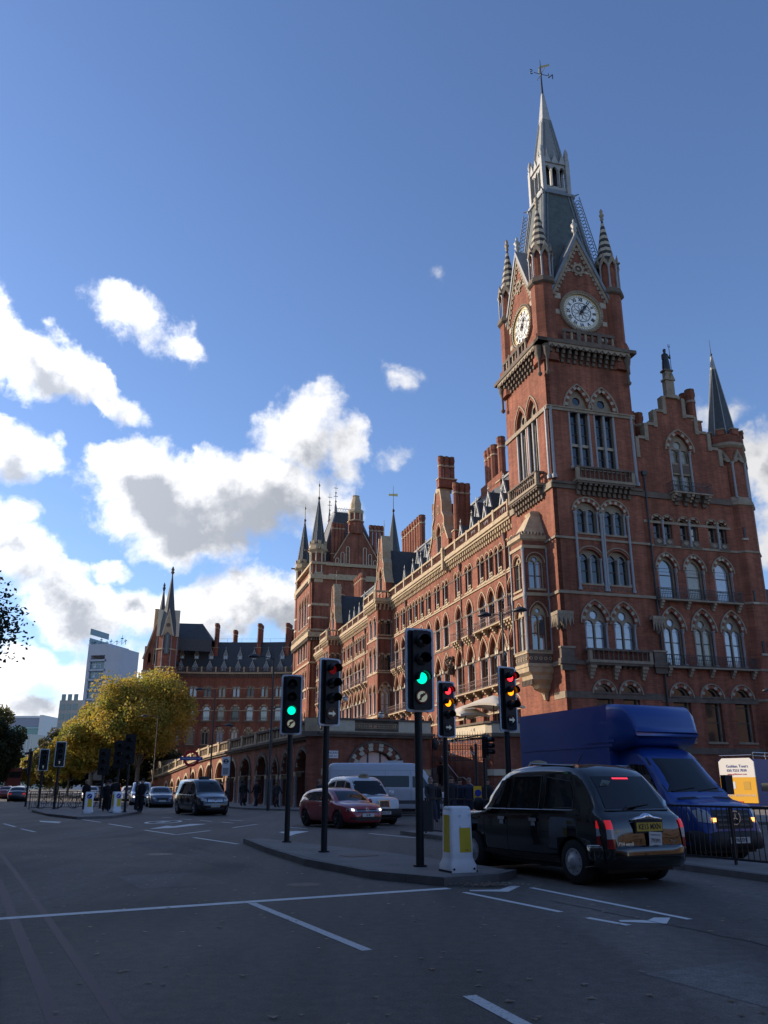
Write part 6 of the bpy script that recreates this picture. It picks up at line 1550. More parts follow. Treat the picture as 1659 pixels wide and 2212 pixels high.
a = M().tube((0, 0, 4.4), (GL, 0, 4.95), .05, .05, IRON, n=5).tube((0, 0, 0), (0, 0, 5), .05, .05, IRON, n=5).tube((GL, 0, 0), (GL, 0, 5), .05, .05, IRON, n=5).lathe([(.05, 3.9), (.2, 4.1), (.25, 4.45), (.1, 4.8)], IRON, c=(.25, -.1, 0), n=6); a.obj('gate_posts', gt)
# fabric umbrellas on the terrace
UMB = mat('cream_canvas', (.62, .55, .45), .8)
def umbrella(x, y, z, r, label, rz):
    t = thing('patio_umbrella', label, 'umbrella', (x, y, 4.75), rz, 'umbrellas on the forecourt terrace')
    a = M(); n = 4; vs = [(0, 0, z)]
    for k in range(4):
        t0 = pi/4 + k*pi/2
        for j in range(6):
            f = j/6; t1 = t0 + pi/2
            p = Vector((cos(t0), sin(t0)))*(1-f) + Vector((cos(t1), sin(t1)))*f; vs.append((p.x*r, p.y*r, z-.85+.18*sin(pi*f)))
    m_ = 24
    vs2 = [(x_*.5, y_*.5, z-.36-(.0)) for x_, y_, z_ in vs[1:]]
    a.add([vs[0]] + vs2 + vs[1:], [(0, 1+k, 1+(k+1) % m_) for k in range(m_)] + [(1+k, 25+k, 25+(k+1) % m_, 1+(k+1) % m_) for k in range(m_)], UMB, True)
    a.add([(x_, y_, z_) for x_, y_, z_ in vs[1:]] + [(x_, y_, z_-.16) for x_, y_, z_ in vs[1:]], [(k, (k+1) % m_, m_+(k+1) % m_, m_+k) for k in range(m_)], UMB)
    a.obj('canopy', t); M().tube((0, 0, 0), (0, 0, z), .04, .04, IRON, n=6).obj('pole', t)
umbrella(6.3, 65.9, 2.75, 1.9, 'left and lower of the two cream umbrellas above the station steps', .5)
umbrella(8.35, 64.6, 3.35, 2.4, 'right and larger of the two cream umbrellas above the station steps', .75)

# ------------------------------------------------------------------ traffic signals
LR = mat('lit_red', (.6, .01, .01), .3, emit=(1, .02, .03), estr=3.2); LA = mat('lit_amber', (.6, .2, .01), .3, emit=(1, .26, .005), estr=2.6); LG = mat('lit_green', (.0, .5, .3), .3, emit=(.0, .92, .52), estr=1.25)
LOFF = mat('unlit_lens', (.012, .012, .014), .25); SIGBK = mat('signal_housing', (.014, .014, .016), .55); SWH = mat('reflective_border', (.78, .82, .88), .4)
ARW = mat('arrow_lens', (.62, .66, .60), .4, emit=(.5, .55, .45), estr=.12); HOODM = mat('hood_catching_green', (.014, .014, .016), .35)  # hoods are plain black, no lamp colour in them
def signal(label, x, y, ang, z0=2.95, h=1.65, w=.60, lamps=(0, 0, 0), extra=None, pole_r=.075, pole=True, zb=.12, back=False, r=.115, poleoff=0.0, front=.12):
    """lamps: top to bottom material or 0; extra: 'noright' or 'arrow' in the fourth aspect; the face looks along -y before turning"""
    t = thing('traffic_signal', label, 'traffic light', (x, y, 0), ang, 'traffic signals at the junction')
    a = M(); rr = .07
    def rrect(w_, h_, r_, cz): 
        pts = []
        for cx, cz_, a0_ in ((w_/2-r_, h_/2-r_, 0), (-w_/2+r_, h_/2-r_, pi/2), (-w_/2+r_, -h_/2+r_, pi), (w_/2-r_, -h_/2+r_, 3*pi/2)):
            for k in range(4): pts.append((cx+r_*cos(a0_+k*pi/6), cz+cz_+r_*sin(a0_+k*pi/6)))
        return pts
    cz = z0 + h/2
    a.xz(rrect(w, h, rr, cz), -.012, .012, SIGBK, back=True).obj('backing_board', t)
    if not back:
        M().xz(rrect(w, h, rr, cz), -.018, -.0125, SWH, [rrect(w-.09, h-.09, .05, cz)]).obj('white_border', t)
    na = 4 if extra else 3
    pit = (h-.22)/na
    M().xz(rrect(w*.56, h-.1, .04, cz), -.11, -.0125, SIGBK, back=False).obj('lamp_box', t)
    if pole:
        p_ = M().lathe([(pole_r, zb), (pole_r, z0+h*.9)], mat('pole_paint', (.014, .016, .018), .5, var=.3, scale=6), c=(poleoff, pole_r+.02, 0), n=16).lathe([(pole_r*1.7, zb), (pole_r*1.7, zb+.03)], SIGBK, c=(poleoff, pole_r+.02, 0), n=12)
        p_.obj('pole', t)
    for k in range(na):
        zc = z0 + h - .11 - pit*(k+.5)
        if k < 3:
            lm = lamps[k] or LOFF
            vs = [(0, -.165, zc)]; 
            L2 = M(); 
            for q in range(16): vs.append((r*cos(2*pi*q/16), -.125, zc+r*sin(2*pi*q/16)))
            L2.add(vs, [(0, 1+q, 1+(q+1) % 16) for q in range(16)], lm, True); L2.obj('lens', t)
            hd = M(); vs = []
            n = 14
            for q in range(n+1):
                an = -.35 + (pi+.7)*q/n
                for yy, rr_ in ((-.11, r+.018), (-.37 + .16*max(0, -sin(an)), r+.012)): vs.append((rr_*cos(an), yy, zc+rr_*sin(an)))
            hd.add(vs, [(2*q, 2*q+1, 2*q+3, 2*q+2) for q in range(n)], HOODM, True)
            ho = hd.obj('hood', t); md = ho.modifiers.new('t', 'SOLIDIFY'); md.thickness = .006
        else:
            M().xz(circle(0, zc, r+.03, 20), -.13, -.11, LOFF).obj('sign_housing', t)
            if extra == 'arrow':
                M().xz([(-.10, zc-.025), (.02, zc-.025), (.02, zc-.075), (.105, zc), (.02, zc+.075), (.02, zc+.025), (-.10, zc+.025)], -.137, -.131, ARW).obj('arrow', t)
            elif extra == 'up':
                M().xz([(-.025, zc-.10), (.025, zc-.10), (.025, zc+.02), (.07, zc+.02), (0, zc+.1), (-.07, zc+.02), (-.025, zc+.02)], -.137, -.131, ARW).obj('arrow', t)
            else:
                M().xz(circle(0, zc, r+.015, 24), -.138, -.131, mat('backlit_sign', (.42, .43, .36), .4, emit=(.55, .6, .42), estr=.28)).obj('sign_face', t)
                M().xz(circle(0, zc, r+.02, 24), -.146, -.139, mat('sign_ring', (.20, .02, .015), .5), [circle(0, zc, r-.008, 24)]).xz([(-.085, zc-.065), (-.065, zc-.085), (.085, zc+.065), (.065, zc+.085)], -.147, -.1395, MATS['sign_ring']).obj('prohibition_ring', t)
                M().xz([(-.045, zc-.075), (-.015, zc-.075), (-.015, zc+.01), (.02, zc+.025), (.02, zc+.0), (.075, zc+.04), (.02, zc+.08), (.02, zc+.055), (-.03, zc+.045), (-.045, zc+.02)], -.142, -.1395, SIGBK).obj('turn_arrow', t)
    return t
signal('left tall signal on the near island with green lit above a no right turn sign', -2.62, 24.0, rad(9), z0=2.93, h=1.66, w=.60, lamps=(0, 0, LG), extra='noright')
signal('signal turned to the right on the near island, dark lamps above a white arrow', -1.33, 20.55, rad(38), z0=2.94, h=1.62, w=.62, lamps=(mat('dim_red', (.3, .01, .01), .3, emit=(1, .02, .03), estr=.06), 0, 0), extra='arrow')
signal('nearest and largest signal with green lit, next to the white bollard', .72, 17.0, rad(19), z0=2.98, h=1.68, w=.62, lamps=(0, 0, LG), extra='noright', pole_r=.078)
signal('signal with red and amber lit just behind the nearest green one', 1.93, 26.4, rad(30), z0=2.98, h=1.70, w=.66, lamps=(LR, LA, 0), extra='arrow')
signal('rightmost signal with red and amber lit, in front of the blue lorry', 3.35, 22.9, rad(36), z0=2.95, h=1.72, w=.66, lamps=(LR, LA, 0), extra='arrow')
# signals on the far island
signal('bordered signal at far left with a faint white arrow, lower of a pair', -23.4, 59.5, rad(22), z0=2.5, h=1.45, w=.62, extra='up')
signal('bordered signal at far left with a faint white arrow, taller of a pair', -21.2, 56.5, rad(22), z0=2.7, h=1.6, w=.66, extra='up')
signal('black signal back on the far island, beside the golden tree', -18.6, 57.5, rad(5), z0=2.2, h=1.7, w=.75, back=True)
signal('left of two black signal backs above the waiting people', -15.6, 51.0, rad(8), z0=2.5, h=1.6, w=.7, back=True)
signal('right and taller of two black signal backs above the waiting people', -14.75, 50.0, rad(4), z0=2.75, h=1.65, w=.62, back=True)
signal('side-on signal at the far left with its hoods pointing left and a small green glow', -25.6, 62.5, rad(-80), z0=2.2, h=1.9, w=.45, lamps=(0, 0, 0))
signal('black signal head by the yellow button post near the station steps', 3.95, 33.5, rad(50), z0=2.55, h=.9, w=.5, back=True, pole_r=.06)

# ------------------------------------------------------------------ bollards
BW = mat('bollard_plastic', (.86, .86, .88), .45, var=.08, scale=5, bump=.1, bscale=8)
def bollard(label, x, y, rz, blue=False, s=1.0, dirt=False):
    t = thing('bollard', label, 'bollard', (x, y, .12), rz, 'internally lit plastic bollards on the traffic islands')
    a = M(); n = 4
    def ring(w, d, r_, z):
        pts = []
        for cx, cy, a0_ in ((w/2-r_, d/2-r_, 0), (-w/2+r_, d/2-r_, pi/2), (-w/2+r_, -d/2+r_, pi), (w/2-r_, -d/2+r_, 3*pi/2)):
            for k in range(n): pts.append((cx+r_*cos(a0_+k*pi/2/(n-1)), cy+r_*sin(a0_+k*pi/2/(n-1)), z))
        return pts
    lv = [(.53, .50, .05, 0), (.53, .50, .05, .12), (.47, .44, .05, .19), (.45, .41, .06, .25), (.43, .38, .07, 1.02)]
    for k in range(6):
        an = k/5*pi/2*.95; lv.append((.43-.05*(1-cos(an)), .38-.14*(1-cos(an)), .07, 1.02+.085*sin(an)))
    vs = [p for (w, d, r_, z) in lv for p in ring(w, d, r_, z)]; m_ = 4*n
    a.add(vs, [(i*m_+k, i*m_+(k+1) % m_, (i+1)*m_+(k+1) % m_, (i+1)*m_+k) for i in range(len(lv)-1) for k in range(m_)] + [tuple(range(len(vs)-m_, len(vs)))], BW, True)
    a.obj('shell', t)
    M().box((-.27, -.24, -.01), (.27, .24, .035), mat('rubber', (.02, .02, .02), .8)).obj('base_plate', t)
    def sd(z): return .41/2 - (.03/2)*(z-.25)/.77
    M().add([(-.055, -sd(.33)-.004, .33), (.175, -sd(.33)-.004, .33), (.17, -sd(.74)-.004, .74), (-.055, -sd(.74)-.004, .74)], [(0, 1, 2, 3)], YELLOW).obj('yellow_panel', t)
    M().add([(-.2265, -.14, .33), (-.2265, .11, .33), (-.2195, .11, .96), (-.2195, -.14, .96)], [(3, 2, 1, 0)], YELLOW).obj('yellow_panel', t)
    bo = M()
    for x_, z_ in ((-.03, .95), (.15, .95), (-.03, .76), (.15, .76)): bo.tube((x_, -sd(z_)+.02, z_), (x_, -sd(z_)-.012, z_), .017, .017, BW, n=8)
    for x_ in (-.2, .2): bo.tube((x_, -.23, .06), (x_, -.262, .06), .02, .02, SIGBK, n=6)
    bo.obj('fixings', t)
    if blue:
        M().xz(circle(.02, .88, .13, 20), -.21, -.195, SIGNBL).obj('keep_left_disc', t)
        M().xz([(-.05, .82), (-.05, .76), (-.05, .80), (-.06, .90), (-.03, .87), (.07, .96), (.09, .94), (-.01, .85), (.02, .82)], -.217, -.211, SIGNW).obj('arrow', t)
    else:
        put_text('maker_mark', 'Avanex', .022, SIGBK, t, (.085, -sd(.37)-.006, .37), (pi/2, 0, 0))
    if s != 1: t.scale = (s, s, s)
    return t
bollard('large white bollard with yellow panels at the tip of the near island', 1.33, 16.15, rad(22))
bollard('white bollard with a blue arrow disc, left of two on the far island', -16.1, 47.9, rad(15), True)
bollard('yellow-sided bollard with a blue arrow disc, right of two on the far island', -15.0, 49.2, rad(40), True)
# island drain cover and litter
tag(M().box((-.35, -.25, .121), (.35, .25, .127), IRON).obj('manhole_cover', None, (-.55, 19.6, 0), .6), 'dark square cover set in the near traffic island', 'cover')

# ------------------------------------------------------------------ guard rails
def guard_rail(label, pts, h=1.08, pitch=.125, z=.12, mt=IRON, max_bars=150, grp=None):
    t = thing('guard_rail', label, 'railing', (pts[0][0], pts[0][1], 0), 0, grp)
    ox, oy = pts[0]
    bm_ = M().box((-.007, -.007, z+.1), (.007, .007, z+h-.02), mt).mesh('bar'); pmsh = M().box((-.022, -.022, z), (.022, .022, z+h), mt).mesh('post')
    for p, q in zip(pts, pts[1:]):
        p, q = Vector(p)-Vector((ox, oy)), Vector(q)-Vector((ox, oy)); L_ = (q-p).length; an = math.atan2((q-p).y, (q-p).x); d = (q-p)/L_
        M().box((0, -.025, z+h-.04), (L_, .025, z+h), mt).obj('rail', t, (p.x, p.y, 0), an); M().box((0, -.015, z+.08), (L_, .015, z+.12), mt).obj('rail', t, (p.x, p.y, 0), an)
        n = int(L_/pitch)
        for i in range(n+1): inst('bar', bm_, t, (p.x+d.x*i*L_/n, p.y+d.y*i*L_/n, 0), an)
        for i in range(int(L_/2)+1): inst('post', pmsh, t, (p.x+d.x*min(L_, i*2.0), p.y+d.y*min(L_, i*2.0), 0), an)
    return t
guard_rail('black guard rail between the bollard and the waiting crowd', [(1.35, 28.6), (2.05, 27.2), (5.3, 20.9)])
guard_rail('black guard rail in front of the blue lorry, behind the black taxi', [(5.9, 19.2), (7.3, 16.6), (9.4, 12.6)])
guard_rail('dark guard rail with bicycles chained along it on the far island', [(-22.2, 55.0), (-20.2, 57.6), (-17.5, 60)], pitch=.16)
# short barrier end: solid pair of posts beside the big pole
tag(M().box((-.04, -.04, .12), (.04, .04, 1.28), IRON).box((.0, -.02, .2), (.5, .02, 1.1), mat('grey_mesh_panel', (.07, .075, .08), .6)).obj('cabinet', None, (1.2, 28.0, 0), rad(-50)), 'low grey street cabinet at the end of the guard rail', 'cabinet')
# yellow push-button post
yp = thing('button_post', 'yellow pedestrian push button post among the waiting crowd', 'post', (3.55, 33.3, 0), rad(10))
M().lathe([(.06, .1), (.06, 3.1)], IRON, n=8).obj('pole', yp)
M().box((-.14, -.1, .15), (.14, .02, 1.55), mat('bright_yellow', (.80, .48, .01), .5)).obj('yellow_sleeve', yp); M().xz(circle(0, 1.3, .13, 14), -.13, -.1, SIGNBL).obj('blue_disc', yp); M().box((-.1, -.12, .25), (.1, -.1, .9), SIGBK).obj('button_unit', yp)
tag(yp, None)

# ------------------------------------------------------------------ street lamps
def lamp(label, x, y, h, rz, arms=2, arm=1.0, box=None, lowarm=None, lean=0.0):
    t = thing('street_lamp', label, 'street lamp', (x, y, .1), rz, 'tall black street lamps')
    t.rotation_euler = (lean, 0, rz)
    a = M().lathe([(.11, 0), (.11, 1.6), (.075, 1.7), (.05, h)], IRON, n=8); a.obj('pole', t)
    hd = M().lathe([(.02, .16), (.16, .13), (.36, .03), (.40, -.04), (.34, -.08), (.3, -.09)], IRON, n=12, sx=1.0, sy=.75); hd.lathe([(.28, -.085), (.18, -.12), (.02, -.13)], mat('lamp_glass', (.3, .3, .3), .2), n=12, sy=.75)
    hm = hd.mesh('lamp_head')
    def mk(s, z, L_):
        M().tube((0, 0, z-.15), (s*(L_-.2), 0, z+.05), .03, .025, IRON, n=6).obj('arm', t)
        inst('lamp_head', hm, t, (s*L_, 0, z))
    for s in ((-1, 1) if arms == 2 else (-1,)): mk(s, h, arm)
    if lowarm: mk(1, lowarm, arm)
    if box: M().box((-.3, -.14, box), (.12, .14, box+.62), SIGBK).obj('control_box', t)
    return t
lamp('twin-headed street lamp in front of the tower corner, right of the green signal', 6.05, 42.0, 9.9, rad(-38), 2, 1.05, box=5.55)
lamp('single-headed street lamp rising from the pavement left of the nearest black people carrier', -7.05, 53.4, 9.3, rad(10), 1, 1.25, lowarm=6.2)
lamp('slim street lamp seen against the curved wing, behind the people carrier', -14.2, 71.0, 9.1, rad(10), 1, 1.3, lowarm=3.6+2.6)
lamp('slim street lamp in front of the golden tree', -26.0, 98.0, 9.0, rad(10), 1, 1.5)
lamp('street lamp cropped by the right edge of the view', 26.9, 57.5, 7.6, rad(10), 1, .8)
# globe lamps on the terrace
def globe(label, x, y, n=1):
    t = thing('globe_lamp', label, 'lamp', (x, y, 4.75), 0, 'globe lamps on the forecourt terrace')
    M().lathe([(.12, 0), (.05, .4), (.04, 3.0 if n == 3 else 1.4)], IRON, n=6).obj('post', t)
    hh = 3.0 if n == 3 else 1.4
    gm = mat('lamp_globe', (.75, .73, .7), .25)
    for dx in ((-.6, 0, .6) if n == 3 else (0,)):
        M().lathe([(.03, 0), (.17, .08), (.24, .26), (.17, .42), (.03, .5)], gm, n=10, c=(dx, 0, hh)).lathe([(.25, .3), (.2, .38), (.05, .54)], IRON, n=8, c=(dx, 0, hh)).obj('globe', t)
        if dx: M().tube((0, 0, hh-.3), (dx, 0, hh), .03, .03, IRON, n=5).obj('bracket', t)
globe('three-globe lamp on the terrace behind the side-turned signal', -3.6, 66.0, 3); globe('single globe lamp on the parapet, left of the big green signal', -.2, 61.6)
# tube station roundel and bus stop flag
rd = thing('station_roundel', 'red ring sign with a blue bar on the sunlit arches', 'sign', (-13.6, 61.0, 3.35), rad(10))
M().lathe([(.04, -3.3), (.04, -.6)], IRON, n=6, c=(.0, .06, 0)).obj('pole', rd)
M().xz(circle(0, 0, .56, 28), -.04, .04, SIGNR, [circle(0, 0, .38, 24)]).obj('red_ring', rd); M().xz([(-.78, -.12), (.78, -.12), (.78, .12), (-.78, .12)], -.07, -.045, SIGNBL).obj('blue_bar', rd)
put_text('lettering', 'UNDERGROUND', .17, SIGNW, rd, (0, -.075, 0), (pi/2, 0, 0))
bs = thing('bus_stop', 'white bus stop flag on a slim post by the arches', 'bus stop', (-11.0, 62.2, 0), rad(12))
M().lathe([(.05, .1), (.05, 3.6)], IRON, n=6).obj('post', bs); M().box((-.62, -.03, 2.2), (-.07, .03, 3.5), SIGNW).obj('flag', bs); M().xz(circle(-.35, 3.2, .17, 16), -.045, -.031, SIGNB, [circle(-.35, 3.2, .11, 16)]).xz([(-.56, 3.16), (-.14, 3.16), (-.14, 3.24), (-.56, 3.24)], -.05, -.045, SIGNB).box((-.55, -.036, 2.3), (-.14, -.031, 2.75), mat('sign_grey', (.3, .3, .32), .5)).obj('roundel', bs)
# ------------------------------------------------------------------ vehicles
def interp(tab, x):
    if x <= tab[0][0]: return tab[0][1]
    for (a, va), (b, vb) in zip(tab, tab[1:]):
        if x <= b:
            f = (x-a)/(b-a) if b > a else 0
            return va + (vb-va)*f
    return tab[-1][1]
def smooth_tab(tab, n=3):
    """Catmull-Rom resampling of a profile so that the body curves are fair"""
    out = []
    P = [tab[0]] + list(tab) + [tab[-1]]
    for i in range(1, len(P)-2):
        p0, p1, p2, p3 = P[i-1], P[i], P[i+1], P[i+2]
        for k in range(n):
            f = k/n
            if p1[0] == p2[0]: out.append(p1); continue
            m1 = (p2[1]-p0[1])/max(1e-6, p2[0]-p0[0])*(p2[0]-p1[0]); m2 = (p3[1]-p1[1])/max(1e-6, p3[0]-p1[0])*(p2[0]-p1[0])
            v = (2*f**3-3*f**2+1)*p1[1] + (f**3-2*f**2+f)*m1 + (-2*f**3+3*f**2)*p2[1] + (f**3-f**2)*m2
            out.append((p1[0]+(p2[0]-p1[0])*f, v))
    out.append(tab[-1]); return out
class Body:
    """car body as a field: for any x the section runs sill - widest - belt - roof edge - roof centre"""
    def __init__(s, top, belt, width, sill=.28, tumble=.16, roofr=.12, crown=.03, wsill=.94, x0=None, x1=None):
        s.top, s.belt, s.width = smooth_tab(top), smooth_tab(belt), smooth_tab(width)
        s.sill, s.tumble, s.roofr, s.crown, s.ws = sill, tumble, roofr, crown, wsill
        s.x0, s.x1 = top[0][0], top[-1][0]
    def sec(s, x):
        T, B, W = interp(s.top, x), interp(s.belt, x), interp(s.width, x)
        sl = s.sill if not isinstance(s.sill, list) else interp(s.sill, x)
        B = min(B, T-.01); g = T - B     # glasshouse height
        tu = s.tumble*min(1, g/.6)
        r = min(s.roofr, max(.02, g*.45)) if g > .15 else min(.10, g*.6+.03)
        wr = W - tu
        zm = sl + (B-sl)*.55
        pts = [(W*s.ws-.04, sl), (W*s.ws, sl+.05), (W*(s.ws+(1-s.ws)*.7), sl+(zm-sl)*.5), (W, zm), (W*.995, B-.10*(B-sl)), (W*.985-.004, B)]
        if g > .15:
            pts += [(W*.985-.02-tu*.5*.9, B+(T-r-B)*.5), (wr*.985-.01, T-r), (wr-r*.35, T-r*.35), (wr-r*1.1, T-r*.02)]
        else:
            pts += [(W*.97-.02, B+g*.3), (W*.93-.03, B+g*.6), (W*.86-.04, B+g*.85), (W*.72, T-.004)]
        c = s.crown
        pts += [(pts[-1][0]*.66, T+c*.5), (pts[-1][0]*.33, T+c*.9), (0, T+c)]
        return pts
    def hw(s, x, z):
        p = s.sec(x)
        for (w0, z0), (w1, z1) in zip(p, p[1:]):
            if z0 <= z <= z1 and z1 > z0: return w0 + (w1-w0)*(z-z0)/(z1-z0)
        return 0.0 if z > p[-1][1] else p[0][0]
    def front(s, y, z, sgn=1):
        """x of the surface seen from the front (sgn 1) or rear (-1)"""
        a, b = (s.x0+s.x1)/2, (s.x1 if sgn > 0 else s.x0)
        # march outwards then bisect
        n = 60; last = a
        for k in range(n+1):
            x = b + (a-b)*k/n
            if s.hw(x, z) >= abs(y) and interp(s.top, x)+s.crown >= z: last = x; break
        lo, hi = last, (last + (b-a)/n)
        for _ in range(12):
            m = (lo+hi)/2
            if (min(s.x0, s.x1) <= m <= max(s.x0, s.x1)) and s.hw(m, z) >= abs(y) and interp(s.top, m)+s.crown >= z: lo = m
            else: hi = m
        return lo
    def topz(s, x, y):
        p = s.sec(x)
        for (w0, z0), (w1, z1) in zip(p[::-1], p[::-1][1:]):
            if w0 <= abs(y) <= w1: return z0 + (z1-z0)*(abs(y)-w0)/max(1e-6, w1-w0)
        return p[5][1]
    def mesh(s, a, mt, n=44, mt_low=None):
        xs = []
        for i in range(n+1):
            f = i/n; f = .5-.5*cos(pi*f) if True else f
            xs.append(s.x0 + (s.x1-s.x0)*f)
        rows = []
        for x in xs:
            p = s.sec(x); rows.append([(x, w, z) for w, z in p] + [(x, -w, z) for w, z in p[-2::-1]])
        m_ = len(rows[0]); vs = [v for r in rows for v in r]
        fs = [(i*m_+k, (i+1)*m_+k, (i+1)*m_+k+1, i*m_+k+1) for i in range(n) for k in range(m_-1)]
        fs += [(i*m_, i*m_+m_-1, (i+1)*m_+m_-1, (i+1)*m_) for i in range(n)]
        fs += [tuple(range(m_)), tuple(range(n*m_, (n+1)*m_))[::-1]]
        a.add(vs, fs, mt, True)
        return a
    def side(s, a, quad, mt, sgn=1, off=.008, nu=6, nv=4, smooth=True):
        """patch on the flank: quad = 4 (x,z) corners"""
        p = [Vector(q) for q in quad]; vs = []
        for i in range(nu+1):
            for j in range(nv+1):
                u, v = i/nu, j/nv; q = (p[0]*(1-u)+p[1]*u)*(1-v) + (p[3]*(1-u)+p[2]*u)*v
                vs.append((q.x, sgn*(s.hw(q.x, q.y)+off), q.y))
        fs = [(i*(nv+1)+j, (i+1)*(nv+1)+j, (i+1)*(nv+1)+j+1, i*(nv+1)+j+1) for i in range(nu) for j in range(nv)]
        fs = s.face_out(vs, fs, Vector((0, sgn, 0))); a.add(vs, fs, mt, smooth); return a
    def face_out(s, vs, fs, d):
        p = [Vector(vs[k]) for k in fs[len(fs)//2]]; n = (p[1]-p[0]).cross(p[3]-p[0])
        return fs if n.dot(d) > 0 else [f[::-1] for f in fs]
    def end(s, a, quad, mt, sgn=1, off=.008, nu=8, nv=5, smooth=True):
        """patch on the nose (sgn 1) or tail (-1): quad = 4 (y,z) corners"""
        p = [Vector(q) for q in quad]; vs = []
        for i in range(nu+1):
            for j in range(nv+1):
                u, v = i/nu, j/nv; q = (p[0]*(1-u)+p[1]*u)*(1-v) + (p[3]*(1-u)+p[2]*u)*v
                vs.append((s.front(q.x, q.y, sgn)+sgn*off, q.x, q.y))
        fs = s.face_out(vs, [(i*(nv+1)+j, (i+1)*(nv+1)+j, (i+1)*(nv+1)+j+1, i*(nv+1)+j+1) for i in range(nu) for j in range(nv)], Vector((sgn, 0, 0))); a.add(vs, fs, mt, smooth); return a
    def seam(s, a, pts, mt, sgn=1, w=.012, off=.004):
        for p, q in zip(pts, pts[1:]):
            p, q = Vector(p), Vector(q); k = max(1, int((q-p).length/.12))
            for i in range(k):
                u, v = p+(q-p)*i/k, p+(q-p)*(i+1)/k
                a.tube((u.x, sgn*(s.hw(u.x, u.y)+off-w*.3), u.y), (v.x, sgn*(s.hw(v.x, v.y)+off-w*.3), v.y), w/2, w/2, mt, n=5, caps=False)
        return a

TYRE = mat('tyre_rubber', (.018, .018, .019), .85); HUB = mat('wheel_silver', (.52, .53, .56), .42, metal=.6); HUBD = mat('wheel_dark', (.05, .05, .055), .5, metal=.5)
CHR = mat('chrome', (.75, .76, .80), .2, metal=1); CGL = mat('car_glass', (.008, .010, .012), .04, spec=.5); TRIM = mat('black_trim', (.015, .015, .017), .6)
LENSW = mat('clear_lens', (.45, .47, .5), .12, spec=.9); LENSR = mat('red_lens', (.32, .01, .012), .15, spec=.8); LENSA = mat('amber_lens', (.5, .18, .03), .2)
HLON = mat('lit_headlamp', (.8, .8, .8), .2, emit=(1, .95, .88), estr=1.6); BRON = mat('lit_brake', (.5, .01, .02), .2, emit=(1, .03, .04), estr=.25); INDON = mat('lit_indicator', (.8, .3, .05), .2, emit=(1, .42, .10), estr=2.2)
PLW = mat('plate_white', (.62, .63, .62), .4); PLY = mat('plate_yellow', (.62, .43, .05), .4)
def paint(name, c, rough=.28, coat=1.0, metal=0.0, var=.05): return mat(name, c, rough, metal, coat=coat, var=var, scale=2)
def wheel_mesh(r, w, hub, rr=.62, style='cap'):
    a = M()
    prof = [(r*rr*.98, -w/2), (r*.90, -w/2), (r*.98, -w/2+.025), (r, -w/2+.05), (r, w/2-.05), (r*.98, w/2-.025), (r*.90, w/2), (r*rr*.98, w/2)]
    n = 28; vs = []; 
    for rad_, yy in prof:
        for k in range(n): vs.append((rad_*cos(2*pi*k/n), yy, rad_*sin(2*pi*k/n)))
    a.add(vs, [(i*n+k, i*n+(k+1) % n, (i+1)*n+(k+1) % n, (i+1)*n+k) for i in range(len(prof)-1) for k in range(n)], TYRE, True)
    b = M(); R = r*rr
    pr = [(R, w/2-.01), (R*.96, w/2+.004), (R*.86, w/2-.012), (R*.62, w/2+.008), (R*.42, w/2+.012), (R*.36, w/2+.03), (R*.22, w/2+.034), (0.001, w/2+.036)] if style == 'cap' else [(R, w/2-.01), (R*.95, w/2), (R*.88, w/2-.03), (R*.3, w/2-.05), (.001, w/2-.04)]
    vs = []
    for rad_, yy in pr:
        for k in range(n): vs.append((rad_*cos(2*pi*k/n), yy, rad_*sin(2*pi*k/n)))
    b.add(vs, [(i*n+k, i*n+(k+1) % n, (i+1)*n+(k+1) % n, (i+1)*n+k) for i in range(len(pr)-1) for k in range(n)], hub if style == 'cap' else HUBD, True)
    if style == 'cap':
        for k in range(9):
            an = 2*pi*k/9; c_ = (R*.76*cos(an), w/2+.002, R*.76*sin(an)); b.tube((c_[0], w/2-.01, c_[2]), (c_[0], w/2+.004, c_[2]), R*.05, R*.04, TRIM, n=6)
        m_ = []
        for k in range(n): m_.append((R*.36*cos(2*pi*k/n), w/2+.031, R*.36*sin(2*pi*k/n)))
    else:
        for k in range(5):
            an = 2*pi*k/5+.3
            for q in (-.16, .16): b.tube((R*.12*cos(an), w/2-.005, R*.12*sin(an)), (R*.94*cos(an+q), w/2-.008, R*.94*sin(an+q)), R*.09, R*.06, hub, n=5)
    return a.mesh('tyre'), b.mesh('rim')
